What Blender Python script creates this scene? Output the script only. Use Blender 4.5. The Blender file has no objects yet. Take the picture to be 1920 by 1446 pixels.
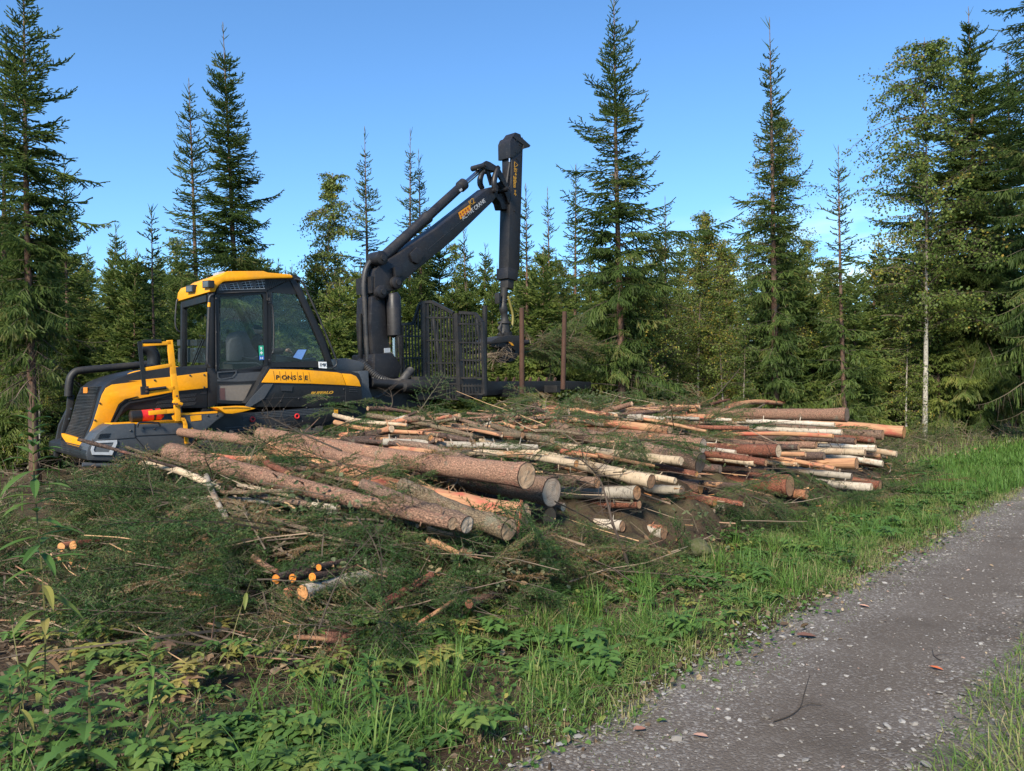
import bpy, bmesh, math, random
import numpy as np
from mathutils import Vector, Matrix, noise as mnoise

SC = bpy.context.scene
COL = SC.collection
R_ = math.radians
# ------------------------------------------------------------------ camera, sky, sun, exposure
F = 1450.0                      # focal length in photo pixels (1920 wide)
CAMZ, PITCH = 1.6, R_(0.67)
cam_d = bpy.data.cameras.new("camera")
cam = bpy.data.objects.new("camera", cam_d)
COL.objects.link(cam)
cam.location = (0, 0, CAMZ)
cam.rotation_euler = (R_(90) + PITCH, 0, 0)
cam_d.sensor_width = 36.0
cam_d.lens = 36.0 * F / 1920.0
cam_d.clip_start, cam_d.clip_end = 0.05, 3000
SC.camera = cam
SUN_EL, SUN_AZ = R_(36), R_(203)          # azimuth clockwise from +Y
world = bpy.data.worlds.new("World")
SC.world = world
world.use_nodes = True
_nt = world.node_tree
_bg = _nt.nodes["Background"]
_sky = _nt.nodes.new("ShaderNodeTexSky")
_sky.sky_type = 'NISHITA'
_sky.sun_disc = False
_sky.sun_elevation, _sky.sun_rotation = SUN_EL, SUN_AZ
_sky.air_density, _sky.dust_density, _sky.ozone_density = 1.0, 0.25, 1.0
_bg.inputs[1].default_value = 0.102
# thin white cloud bank low over the trees
_tc = _nt.nodes.new("ShaderNodeTexCoord")
_sep = _nt.nodes.new("ShaderNodeSeparateXYZ")
_nt.links.new(_tc.outputs["Generated"], _sep.inputs[0])
_mp = _nt.nodes.new("ShaderNodeMapping")
_mp.inputs["Scale"].default_value = (3.0, 3.0, 14.0)
_nt.links.new(_tc.outputs["Generated"], _mp.inputs[0])
_nz = _nt.nodes.new("ShaderNodeTexNoise")
_nz.inputs["Scale"].default_value = 2.2
_nz.inputs["Detail"].default_value = 5
_nt.links.new(_mp.outputs[0], _nz.inputs[0])
_r1 = _nt.nodes.new("ShaderNodeMapRange")
_r1.inputs[1].default_value, _r1.inputs[2].default_value = 0.40, 0.62
_nt.links.new(_nz.outputs[0], _r1.inputs[0])
_r2 = _nt.nodes.new("ShaderNodeMapRange")
_r2.inputs[1].default_value, _r2.inputs[2].default_value = 0.235, 0.15
_nt.links.new(_sep.outputs[2], _r2.inputs[0])
_mm = _nt.nodes.new("ShaderNodeMath")
_mm.operation = 'MULTIPLY'
_nt.links.new(_r1.outputs[0], _mm.inputs[0])
_nt.links.new(_r2.outputs[0], _mm.inputs[1])
_r3 = _nt.nodes.new("ShaderNodeMapRange")
_r3.inputs[1].default_value, _r3.inputs[2].default_value = 0.12, 0.38
_nt.links.new(_sep.outputs[0], _r3.inputs[0])
_m2 = _nt.nodes.new("ShaderNodeMath")
_m2.operation = 'MULTIPLY'
_nt.links.new(_mm.outputs[0], _m2.inputs[0])
_nt.links.new(_r3.outputs[0], _m2.inputs[1])
_mm = _m2
_mx = _nt.nodes.new("ShaderNodeMixRGB")
_mx.inputs[2].default_value = (9.5, 8.0, 6.8, 1)
_nt.links.new(_mm.outputs[0], _mx.inputs[0])
_nt.links.new(_sky.outputs[0], _mx.inputs[1])
_tn = _nt.nodes.new("ShaderNodeMixRGB")
_tn.blend_type = 'MULTIPLY'
_tn.inputs[0].default_value = 1.0
_tn.inputs[2].default_value = (0.60, 0.93, 1.22, 1)
_nt.links.new(_mx.outputs[0], _tn.inputs[1])
_nt.links.new(_tn.outputs[0], _bg.inputs[0])
_sd = bpy.data.lights.new("sun", 'SUN')
_sd.energy, _sd.angle, _sd.color = 4.4, R_(14), (1.0, 0.89, 0.72)
sun = bpy.data.objects.new("sun", _sd)
COL.objects.link(sun)
SUNV = Vector((math.sin(SUN_AZ) * math.cos(SUN_EL), math.cos(SUN_AZ) * math.cos(SUN_EL), math.sin(SUN_EL)))
sun.rotation_euler = SUNV.to_track_quat('Z', 'Y').to_euler()
sun.location = (-20, -20, 20)
SC.view_settings.view_transform = 'Standard'
SC.view_settings.look = 'None'
SC.view_settings.exposure = 0.92
SC.view_settings.gamma = 1.0
SC.render.engine = 'CYCLES'
SC.cycles.max_bounces = 6
SC.cycles.diffuse_bounces = 3
SC.cycles.glossy_bounces = 3
SC.cycles.transmission_bounces = 4
SC.cycles.transparent_max_bounces = 10
SC.cycles.caustics_reflective = SC.cycles.caustics_refractive = False
SC.cycles.use_denoising = True

# ------------------------------------------------------------------ frames and pixel rays
_cp, _sp = math.cos(PITCH), math.sin(PITCH)
CAM = Vector((0, 0, CAMZ))
def ray(px, py):
    a, b = (px - 960) / F, -(py - 723) / F
    return Vector((a, _cp - b * _sp, _sp + b * _cp))
def at(px, py, D):
    """point of that pixel's sight line at depth D (world y)"""
    d = ray(px, py)
    return CAM + d * (D / d.y)
def proj(p):
    d = Vector(p) - CAM
    fy = d.y * _cp + d.z * _sp
    fz = -d.y * _sp + d.z * _cp
    return 960 + F * d.x / fy, 723 - F * fz / fy
class Frame:
    """horizontal frame: a = along, b = across (away from the camera), z up"""
    def __init__(self, ox, oy, ang):
        self.o = Vector((ox, oy, 0)); c, s = math.cos(R_(ang)), math.sin(R_(ang))
        self.a = Vector((c, s, 0)); self.b = Vector((-s, c, 0))
    def w(self, u, v, z): return self.o + self.a * u + self.b * v + Vector((0, 0, z))
    def loc(self, p):
        d = Vector(p) - self.o
        return d.dot(self.a), d.dot(self.b), d.z
    def on_v(self, px, py, v):
        d = ray(px, py); k = (v - (CAM - self.o).dot(self.b)) / d.dot(self.b)
        u, _, z = self.loc(CAM + d * k); return u, z
    def on_u(self, px, py, u):
        d = ray(px, py); k = (u - (CAM - self.o).dot(self.a)) / d.dot(self.a)
        _, v, z = self.loc(CAM + d * k); return v, z
    def pv(self, px, py, v):
        u, z = self.on_v(px, py, v); return self.w(u, v, z)
    def pu(self, px, py, u):
        v, z = self.on_u(px, py, u); return self.w(u, v, z)
RD = Frame(0, 0, 48.4)                 # road frame: a along the road (s), b away to the forest (t)
def gz(s, t):
    """ground height in the road frame"""
    def st(x, a, b):
        x = min(1, max(0, (x - a) / (b - a))); return x * x * (3 - 2 * x)
    z = -0.10 * st(t, 2.2, 3.6) - 0.12 * st(t, 5, 9) + 0.5 * st(t, 14, 45)
    z += -0.35 * st(-t, 1.6, 3.5) + 0.3 * st(-t, 4, 8)
    amp = 0.10 * st(t, 2.1, 4.5) + 0.10 * st(-t, 1.2, 3)
    if amp > 0: z += amp * mnoise.fractal(Vector((s * 0.7, t * 0.7, 3.1)), 0.9, 2.0, 3)
    z += 0.045 * st(t, 0.1, 0.35) * st(-t, -1.05, -0.8)
    z += 0.012 * mnoise.noise(Vector((s * 1.3, t * 2.1, 0)))
    return z
def gxy(x, y):
    s, t, _ = RD.loc((x, y, 0)); return gz(s, t)

# ------------------------------------------------------------------ object helpers
def link(o, parent=None):
    COL.objects.link(o)
    if parent is not None:
        o.parent = parent
    return o
def tag(o, label=None, cat=None, group=None, kind=None):
    if label: o["label"] = label
    if cat: o["category"] = cat
    if group: o["group"] = group
    if kind: o["kind"] = kind
    return o
def empty(name, loc):
    o = bpy.data.objects.new(name, None); o.location = loc; o.empty_display_size = 0.1
    COL.objects.link(o); return o
def mobj(name, me, parent=None, loc=None):
    o = bpy.data.objects.new(name, me)
    if loc is not None: o.location = loc
    return link(o, parent)
def root_of(p):
    return p.location if p is not None and p.parent is None else (root_of(p.parent) if p is not None else Vector((0, 0, 0)))
def bm_obj(name, bm, m, parent=None, smooth=False, origin=None):
    """mesh with world coordinates -> object relative to its (unrotated, unscaled) parents or to origin"""
    o0 = Vector(origin) if origin is not None else (root_of(parent) if parent is not None else Vector((0, 0, 0)))
    bmesh.ops.recalc_face_normals(bm, faces=bm.faces)
    bmesh.ops.translate(bm, verts=bm.verts, vec=-o0)
    me = bpy.data.meshes.new(name)
    bm.to_mesh(me); bm.free()
    for x in (m if isinstance(m, (list, tuple)) else [m]): me.materials.append(x)
    if smooth:
        me.polygons.foreach_set("use_smooth", [True] * len(me.polygons))
        try: me.set_sharp_from_angle(angle=R_(38))
        except Exception: pass
    o = bpy.data.objects.new(name, me)
    if parent is None and origin is not None: o.location = o0
    return link(o, parent)
def npmesh(name, V, polys, mats, mi=None, attrs=None, smooth=False):
    """polys: list of (n,k) index arrays; mi: list of material indices (int or array) per poly array"""
    me = bpy.data.meshes.new(name)
    V = np.ascontiguousarray(V, dtype=np.float32)
    me.vertices.add(len(V)); me.vertices.foreach_set("co", V.ravel())
    polys = [np.asarray(p, dtype=np.int32) for p in polys if len(p)]
    loops = np.concatenate([p.ravel() for p in polys])
    tot = np.concatenate([np.full(len(p), p.shape[1], dtype=np.int32) for p in polys])
    start = np.concatenate([[0], np.cumsum(tot)[:-1]]).astype(np.int32)
    me.loops.add(len(loops)); me.loops.foreach_set("vertex_index", loops)
    me.polygons.add(len(tot)); me.polygons.foreach_set("loop_start", start)
    if mi is not None:
        m = np.concatenate([np.broadcast_to(np.asarray(i, dtype=np.int32), (len(p),)) for i, p in zip(mi, polys)])
        me.polygons.foreach_set("material_index", m.astype(np.int32))
    me.polygons.foreach_set("use_smooth", np.full(len(tot), smooth, dtype=bool))
    for k, a in (attrs or {}).items():
        a = np.asarray(a, dtype=np.float32)
        if a.ndim == 1:
            at_ = me.attributes.new(k, 'FLOAT', 'POINT'); at_.data.foreach_set("value", a)
        else:
            at_ = me.attributes.new(k, 'FLOAT_VECTOR', 'POINT'); at_.data.foreach_set("vector", a.ravel())
    for x in mats: me.materials.append(x)
    me.update(calc_edges=True)
    return me
def prism(bm, pts, off, bevel=0.0):
    """polygon of world points extruded by vector off"""
    off = Vector(off)
    a = [bm.verts.new(p) for p in pts]; b = [bm.verts.new(Vector(p) + off) for p in pts]
    n = len(a); fs = [bm.faces.new(a), bm.faces.new(b[::-1])]
    for i in range(n): fs.append(bm.faces.new((a[i], b[i], b[(i + 1) % n], a[(i + 1) % n])))
    if bevel:
        es = {e for f in fs for e in f.edges}
        bmesh.ops.recalc_face_normals(bm, faces=fs)
        bmesh.ops.bevel(bm, geom=list(es), offset=bevel, segments=2, profile=0.6, affect='EDGES', clamp_overlap=True)
def ring(bm, out, inn, off):
    off = Vector(off); n = len(out)
    A = [bm.verts.new(p) for p in out]; B = [bm.verts.new(p) for p in inn]
    C = [bm.verts.new(Vector(p) + off) for p in out]; D = [bm.verts.new(Vector(p) + off) for p in inn]
    for i in range(n):
        j = (i + 1) % n
        bm.faces.new((A[i], A[j], B[j], B[i])); bm.faces.new((C[i], D[i], D[j], C[j]))
        bm.faces.new((A[i], C[i], C[j], A[j])); bm.faces.new((B[i], B[j], D[j], D[i]))
def tube(bm, pts, r, n=8, caps=True, spline=0):
    """round tube through world points; r number or per-point list"""
    pts = [Vector(p) for p in pts]
    rs = list(r) if isinstance(r, (list, tuple)) else [r] * len(pts)
    if spline and len(pts) > 2:
        q, rr = [], []
        for i in range(len(pts) - 1):
            p0, p1, p2, p3 = pts[max(i - 1, 0)], pts[i], pts[i + 1], pts[min(i + 2, len(pts) - 1)]
            for k in range(spline):
                t = k / spline
                q.append(0.5 * ((2 * p1) + (p2 - p0) * t + (2 * p0 - 5 * p1 + 4 * p2 - p3) * t * t + (3 * p1 - p0 - 3 * p2 + p3) * t ** 3))
                rr.append(rs[i] * (1 - t) + rs[i + 1] * t)
        q.append(pts[-1]); rr.append(rs[-1]); pts, rs = q, rr
    prev, up = None, None
    for i, p in enumerate(pts):
        d = (pts[min(i + 1, len(pts) - 1)] - pts[max(i - 1, 0)]).normalized()
        if up is None: up = Vector((0, 0, 1)) if abs(d.z) < 0.9 else Vector((1, 0, 0))
        x = d.cross(up).normalized(); y = x.cross(d).normalized(); up = y
        rg = [bm.verts.new(p + (x * math.cos(2 * math.pi * k / n) + y * math.sin(2 * math.pi * k / n)) * rs[i]) for k in range(n)]
        if prev:
            for k in range(n): bm.faces.new((prev[k], prev[(k + 1) % n], rg[(k + 1) % n], rg[k]))
        elif caps: bm.faces.new(rg[::-1])
        prev = rg
    if caps: bm.faces.new(prev)
def bar(bm, p0, p1, w, h, up=(0, 0, 1), bevel=0.0):
    """rectangular bar; w across, h along up"""
    p0, p1 = Vector(p0), Vector(p1); d = (p1 - p0).normalized(); up = Vector(up)
    x = d.cross(up).normalized(); y = x.cross(d)
    c = [p0 + x * (sx * w / 2) + y * (sy * h / 2) for sx, sy in ((-1, -1), (1, -1), (1, 1), (-1, 1))]
    prism(bm, c, p1 - p0, bevel)

# ------------------------------------------------------------------ materials
def newmat(name):
    m = bpy.data.materials.new(name); m.use_nodes = True
    nt = m.node_tree; nt.nodes.clear()
    out = nt.nodes.new("ShaderNodeOutputMaterial")
    return m, nt, out
def N(nt, typ, **kw):
    n = nt.nodes.new(typ)
    for k, v in kw.items():
        if k.startswith("i_"):
            key = k[2:]
            n.inputs[int(key) if key.isdigit() else key].default_value = v
        else: setattr(n, k, v)
    return n
def L(nt, a, b): nt.links.new(a, b)
def ramp(nt, fac, stops):
    r = nt.nodes.new("ShaderNodeValToRGB"); e = r.color_ramp.elements
    while len(e) < len(stops): e.new(0.5)
    for x, (p, c) in zip(e, stops):
        x.position = p; x.color = (*c, 1) if len(c) == 3 else c
    L(nt, fac, r.inputs[0]); return r
def mixc(nt, fac, a, b, blend='MIX'):
    m = nt.nodes.new("ShaderNodeMixRGB"); m.blend_type = blend
    for i, x in ((0, fac), (1, a), (2, b)):
        if isinstance(x, (int, float)): m.inputs[i].default_value = x
        elif isinstance(x, tuple): m.inputs[i].default_value = (*x, 1) if len(x) == 3 else x
        else: L(nt, x, m.inputs[i])
    return m.outputs[0]
def math_(nt, op, a, b=0.0, clamp=False):
    m = nt.nodes.new("ShaderNodeMath"); m.operation = op; m.use_clamp = clamp
    for i, x in ((0, a), (1, b)):
        if isinstance(x, (int, float)): m.inputs[i].default_value = x
        else: L(nt, x, m.inputs[i])
    return m.outputs[0]
def mapr(nt, x, a, b, c=0.0, d=1.0):
    m = nt.nodes.new("ShaderNodeMapRange"); L(nt, x, m.inputs[0])
    for i, v in enumerate((a, b, c, d)): m.inputs[i + 1].default_value = v
    return m.outputs[0]
def noise_t(nt, vec, scale, detail=4, rough=0.55, sc=None):
    if sc:
        mp = N(nt, "ShaderNodeMapping"); mp.inputs["Scale"].default_value = sc; L(nt, vec, mp.inputs[0]); vec = mp.outputs[0]
    n = N(nt, "ShaderNodeTexNoise", i_Scale=scale, i_Detail=detail, i_Roughness=rough); L(nt, vec, n.inputs["Vector"])
    return n.outputs[0]
def principled(nt, out, color, rough=0.6, metal=0.0, bump=None, bstr=0.3, bdist=0.01, spec=0.4):
    p = N(nt, "ShaderNodeBsdfPrincipled")
    for key, x in (("Base Color", color), ("Roughness", rough), ("Metallic", metal)):
        if isinstance(x, (int, float)): p.inputs[key].default_value = x
        elif isinstance(x, tuple): p.inputs[key].default_value = (*x, 1)
        else: L(nt, x, p.inputs[key])
    p.inputs["Specular IOR Level"].default_value = spec
    if bump is not None:
        b = N(nt, "ShaderNodeBump", i_Strength=bstr, i_Distance=bdist); L(nt, bump, b.inputs["Height"]); L(nt, b.outputs[0], p.inputs["Normal"])
    L(nt, p.outputs[0], out.inputs[0]); return p
def paint(name, c, rough=0.45, metal=0.0, dirt=0.25, dirtc=(0.16, 0.13, 0.10), scale=3.0, spec=0.5, scratch=0.0):
    """painted or plastic machine surface with dust, blotches and a faint orange-peel bump"""
    m, nt, out = newmat(name)
    tc = N(nt, "ShaderNodeTexCoord").outputs["Object"]
    n1 = noise_t(nt, tc, scale, 6, 0.62); n2 = noise_t(nt, tc, scale * 9, 4, 0.6)
    col = mixc(nt, mapr(nt, n2, 0.3, 0.7), tuple(x * 0.88 for x in c), tuple(min(1, x * 1.1) for x in c))
    f = mapr(nt, math_(nt, 'ADD', math_(nt, 'MULTIPLY', n1, 0.7), math_(nt, 'MULTIPLY', n2, 0.3)), 0.44, 0.72, 0.0, dirt)
    col = mixc(nt, f, col, dirtc)
    if scratch:
        s = noise_t(nt, tc, 30, 3, 0.7, (0.15, 0.6, 2.2))
        col = mixc(nt, mapr(nt, s, 0.62, 0.70, 0, scratch), col, tuple(min(1, x * 3 + 0.08) for x in c))
    r = mapr(nt, n1, 0.3, 0.7, rough * 0.8, min(1, rough * 1.45))
    principled(nt, out, col, r, metal, n2, 0.06, 0.004, spec)
    return m
def flat(name, c, rough=0.6, metal=0.0, emit=0.0):
    m, nt, out = newmat(name)
    tc = N(nt, "ShaderNodeTexCoord").outputs["Object"]
    n = noise_t(nt, tc, 25, 3)
    p = principled(nt, out, mixc(nt, mapr(nt, n, 0.3, 0.7), tuple(x * 0.9 for x in c), tuple(min(1, x * 1.08) for x in c)), rough, metal)
    if emit:
        p.inputs["Emission Color"].default_value = (*c, 1); p.inputs["Emission Strength"].default_value = emit
    return m
M = {}
M['yellow'] = paint("machine_yellow", (0.80, 0.33, 0.004), 0.42, dirt=0.55, dirtc=(0.36, 0.19, 0.045), spec=0.3, scratch=0.10)
M['black'] = paint("black_plastic", (0.011, 0.012, 0.014), 0.42, dirt=0.3, dirtc=(0.034, 0.03, 0.026), spec=0.35)
M['dark'] = paint("dark_steel", (0.016, 0.016, 0.017), 0.48, 0.0, dirt=0.5, dirtc=(0.042, 0.036, 0.030), scratch=0.2, spec=0.35)
M['crane'] = paint("crane_paint", (0.013, 0.013, 0.016), 0.42, dirt=0.55, dirtc=(0.040, 0.035, 0.031), scratch=0.35, spec=0.35)
M['grey'] = paint("grey_plastic", (0.046, 0.052, 0.060), 0.45, dirt=0.35, dirtc=(0.09, 0.083, 0.072), scratch=0.15)
M['rust'] = paint("rusty_steel", (0.075, 0.034, 0.020), 0.75, dirt=0.6, dirtc=(0.03, 0.022, 0.018), scale=7)
M['chrome'] = flat("bright_rod", (0.45, 0.46, 0.48), 0.22, 1.0)
M['rubber'] = paint("rubber", (0.017, 0.017, 0.017), 0.8, dirt=0.7, dirtc=(0.07, 0.055, 0.04), scale=5)
M['hose'] = paint("hose_cover", (0.018, 0.019, 0.022), 0.5, dirt=0.3)
M['red'] = paint("red_paint", (0.55, 0.02, 0.02), 0.35, dirt=0.2)
M['white'] = flat("white_plastic", (0.74, 0.74, 0.72), 0.5)
M['lamp'] = flat("lamp_frame", (0.42, 0.44, 0.46), 0.35)
M['lens'] = flat("lamp_lens", (0.10, 0.11, 0.12), 0.12)
M['seat'] = flat("seat_cloth", (0.055, 0.055, 0.062), 0.9)
M['jacket'] = flat("dark_jacket", (0.016, 0.016, 0.020), 0.9)
M['skin'] = flat("skin", (0.46, 0.27, 0.19), 0.55)
M['hair'] = flat("dark_hair", (0.02, 0.016, 0.013), 0.7)
M['screen'] = flat("lit_screen", (0.16, 0.28, 0.62), 0.25, emit=0.35)
M['green'] = flat("sticker_green", (0.02, 0.30, 0.19), 0.5)
M['blue'] = flat("sticker_blue", (0.03, 0.13, 0.42), 0.5)
M['beige'] = flat("pane_beige_reflection", (0.17, 0.145, 0.12), 0.3)  # beige reflection on the lower door pane, put into its colour
M['olive'] = flat("olive_hose", (0.20, 0.17, 0.05), 0.5)
M['ochre'] = flat("ochre_lettering", (0.42, 0.22, 0.02), 0.5)
def glassmat():
    m, nt, out = newmat("window_glass")
    tr = N(nt, "ShaderNodeBsdfTransparent", i_Color=(0.86, 0.90, 0.90, 1)); gl = N(nt, "ShaderNodeBsdfGlossy", i_Roughness=0.03)
    mx = N(nt, "ShaderNodeMixShader")
    lw = N(nt, "ShaderNodeLayerWeight", i_Blend=0.5)
    L(nt, math_(nt, 'ADD', math_(nt, 'MULTIPLY', math_(nt, 'POWER', lw.outputs["Facing"], 4.0), 0.28), 0.018, True), mx.inputs[0])
    L(nt, tr.outputs[0], mx.inputs[1]); L(nt, gl.outputs[0], mx.inputs[2]); L(nt, mx.outputs[0], out.inputs[0]); return m
M['glass'] = glassmat()
def leafmat(name, stops, trans=0.3, rough=0.55, rnd=0.18, attr="tint", spec=0.25):
    """foliage: per-leaf tint attribute -> colour ramp, small per-object shift, some light through the leaf"""
    m, nt, out = newmat(name)
    a = N(nt, "ShaderNodeAttribute", attribute_name=attr)
    r = ramp(nt, a.outputs["Fac"], stops)
    oi = N(nt, "ShaderNodeObjectInfo")
    hv = N(nt, "ShaderNodeHueSaturation"); L(nt, mapr(nt, oi.outputs["Random"], 0, 1, 1 - rnd, 1 + rnd), hv.inputs["Value"])
    L(nt, mapr(nt, oi.outputs["Random"], 0, 1, 0.51, 0.49), hv.inputs["Hue"])
    L(nt, r.outputs[0], hv.inputs["Color"])
    p = N(nt, "ShaderNodeBsdfPrincipled", i_Roughness=rough); p.inputs["Specular IOR Level"].default_value = spec
    L(nt, hv.outputs[0], p.inputs["Base Color"])
    t = N(nt, "ShaderNodeBsdfTranslucent"); L(nt, hv.outputs[0], t.inputs[0])
    mx = N(nt, "ShaderNodeMixShader"); mx.inputs[0].default_value = trans
    L(nt, p.outputs[0], mx.inputs[1]); L(nt, t.outputs[0], mx.inputs[2]); L(nt, mx.outputs[0], out.inputs[0]); return m
M['needle'] = leafmat("spruce_needles", [(0, (0.056, 0.094, 0.024)), (0.55, (0.096, 0.150, 0.036)), (0.9, (0.145, 0.192, 0.050)), (1, (0.19, 0.19, 0.06))], 0.42)
M['needle_lit'] = leafmat('lit_spruce_needles', [(0, (0.105, 0.155, 0.036)), (0.55, (0.165, 0.22, 0.052)), (0.9, (0.22, 0.26, 0.064)), (1, (0.25, 0.24, 0.08))], 0.45)  # lighter copy of the spruce needles: stronger light on the stand put into colour
M['bough'] = leafmat("cut_spruce_needles", [(0, (0.028, 0.066, 0.017)), (0.45, (0.058, 0.116, 0.028)), (0.7, (0.120, 0.140, 0.048)), (0.85, (0.15, 0.115, 0.055)), (1, (0.20, 0.12, 0.06))], 0.25)
M['birchleaf'] = leafmat("birch_leaves", [(0, (0.075, 0.120, 0.026)), (0.6, (0.150, 0.195, 0.040)), (0.85, (0.25, 0.24, 0.044)), (1, (0.34, 0.23, 0.040))], 0.35)
M['grass'] = leafmat("grass_blades", [(0, (0.055, 0.125, 0.022)), (0.5, (0.095, 0.185, 0.036)), (0.75, (0.17, 0.20, 0.062)), (1, (0.31, 0.26, 0.14))], 0.3)
M['herb'] = leafmat("herb_leaves", [(0, (0.050, 0.115, 0.028)), (0.5, (0.090, 0.170, 0.040)), (0.75, (0.18, 0.21, 0.050)), (0.9, (0.29, 0.26, 0.07)), (1, (0.23, 0.14, 0.08))], 0.3)
M['dryleaf'] = leafmat("dry_litter", [(0, (0.075, 0.050, 0.032)), (0.45, (0.15, 0.10, 0.062)), (0.8, (0.26, 0.19, 0.12)), (1, (0.38, 0.30, 0.20))], 0.15)
M['dullleaf'] = leafmat("wilting_leaves", [(0, (0.06, 0.085, 0.035)), (0.5, (0.12, 0.14, 0.07)), (0.8, (0.20, 0.20, 0.11)), (1, (0.26, 0.15, 0.08))], 0.25)
M['twig'] = leafmat("bare_twigs", [(0, (0.055, 0.042, 0.032)), (0.5, (0.11, 0.085, 0.062)), (1, (0.22, 0.17, 0.12))], 0.0, 0.85)
M['stem'] = leafmat("plant_stems", [(0, (0.07, 0.10, 0.035)), (0.6, (0.15, 0.13, 0.05)), (1, (0.16, 0.08, 0.05))], 0.1)
def trunkmat(name, c0, c1, birch=False):
    m, nt, out = newmat(name)
    tc = N(nt, "ShaderNodeTexCoord").outputs["Object"]
    n1 = noise_t(nt, tc, 30, 5, 0.6, (1, 1, 0.35)); n2 = noise_t(nt, tc, 3.0, 3)
    col = mixc(nt, mapr(nt, n1, 0.35, 0.65), c0, c1)
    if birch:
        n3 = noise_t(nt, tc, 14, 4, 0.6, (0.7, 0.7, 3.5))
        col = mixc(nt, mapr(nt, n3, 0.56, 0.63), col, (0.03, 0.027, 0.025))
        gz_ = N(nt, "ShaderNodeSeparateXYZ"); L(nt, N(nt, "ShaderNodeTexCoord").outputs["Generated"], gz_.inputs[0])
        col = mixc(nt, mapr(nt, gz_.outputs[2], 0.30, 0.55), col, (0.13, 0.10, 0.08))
    else: col = mixc(nt, mapr(nt, n2, 0.5, 0.7, 0, 0.5), col, (0.11, 0.115, 0.10))
    principled(nt, out, col, 0.9, 0, n1, 0.6, 0.02, 0.2); return m
M['strunk'] = trunkmat("spruce_trunk_bark", (0.085, 0.050, 0.036), (0.19, 0.115, 0.082))
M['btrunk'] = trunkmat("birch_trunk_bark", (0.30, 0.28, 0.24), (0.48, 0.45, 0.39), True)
def logmat(kind):
    """bark of a felled log: colour from the object, alpha = share of bark torn off"""
    m, nt, out = newmat("log_bark_" + kind)
    a = N(nt, "ShaderNodeAttribute", attribute_name="lc").outputs["Vector"]
    oi = N(nt, "ShaderNodeObjectInfo")
    fine = noise_t(nt, a, 95, 5, 0.7, (0.55, 1, 1)); mid = noise_t(nt, a, 17, 4, 0.6, (0.6, 1, 1)); big = noise_t(nt, a, 4.0, 4, 0.62, (0.35, 1, 1))
    v = N(nt, "ShaderNodeTexVoronoi", i_Scale=55.0, feature='DISTANCE_TO_EDGE'); mp = N(nt, "ShaderNodeMapping"); mp.inputs["Scale"].default_value = (0.6, 1, 1)
    L(nt, a, mp.inputs[0]); L(nt, mp.outputs[0], v.inputs["Vector"])
    c = oi.outputs["Color"]
    if kind == "spruce":
        col = mixc(nt, mapr(nt, fine, 0.34, 0.66), mixc(nt, 1.0, c, (0.33, 0.30, 0.29), 'MULTIPLY'), mixc(nt, 1.0, c, (1.60, 1.46, 1.38), 'MULTIPLY'))
        col = mixc(nt, mapr(nt, v.outputs[0], 0.0, 0.10, 0.65, 0.0), col, (0.035, 0.025, 0.022))
        col = mixc(nt, mapr(nt, mid, 0.58, 0.72, 0, 0.6), col, (0.27, 0.105, 0.075))
        col = mixc(nt, mapr(nt, noise_t(nt, a, 9, 4, 0.6), 0.60, 0.72, 0, 0.55), col, (0.16, 0.17, 0.125))
    else:
        len_ = noise_t(nt, a, 22, 4, 0.65, (3.2, 0.5, 0.5))
        col = mixc(nt, mapr(nt, mid, 0.3, 0.7), mixc(nt, 1.0, c, (0.78, 0.76, 0.72), 'MULTIPLY'), mixc(nt, 1.0, c, (1.12, 1.1, 1.08), 'MULTIPLY'))
        col = mixc(nt, mapr(nt, len_, 0.575, 0.64, 0, 0.9), col, (0.040, 0.034, 0.030))
        col = mixc(nt, mapr(nt, big, 0.56, 0.66, 0, 0.75), col, (0.26, 0.17, 0.11))
    peel = math_(nt, 'ADD', math_(nt, 'MULTIPLY', big, 0.75), math_(nt, 'MULTIPLY', mid, 0.25))
    thr = mapr(nt, oi.outputs["Alpha"], 0, 1, 0.76, 0.20)
    pf = mapr(nt, math_(nt, 'SUBTRACT', peel, thr), 0.0, 0.025)
    fib = noise_t(nt, a, 60, 4, 0.6, (0.06, 1, 1))
    wood = mixc(nt, mapr(nt, fib, 0.3, 0.7), (0.26, 0.13, 0.075), (0.46, 0.26, 0.135))
    wood = mixc(nt, mapr(nt, noise_t(nt, a, 6, 3, 0.6, (0.4, 1, 1)), 0.5, 0.66), wood, (0.36, 0.10, 0.065))
    col = mixc(nt, pf, col, wood)
    h = math_(nt, 'ADD', math_(nt, 'MULTIPLY', fine, 0.6), math_(nt, 'MULTIPLY', mapr(nt, v.outputs[0], 0, 0.15), 0.4))
    h = mixc(nt, pf, h, math_(nt, 'MULTIPLY', fib, 0.5))
    principled(nt, out, col, 0.85, 0, h, 0.8 if kind == "spruce" else 0.3, 0.012, 0.25); return m
M['log_spruce'], M['log_birch'] = logmat("spruce"), logmat("birch")
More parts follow.
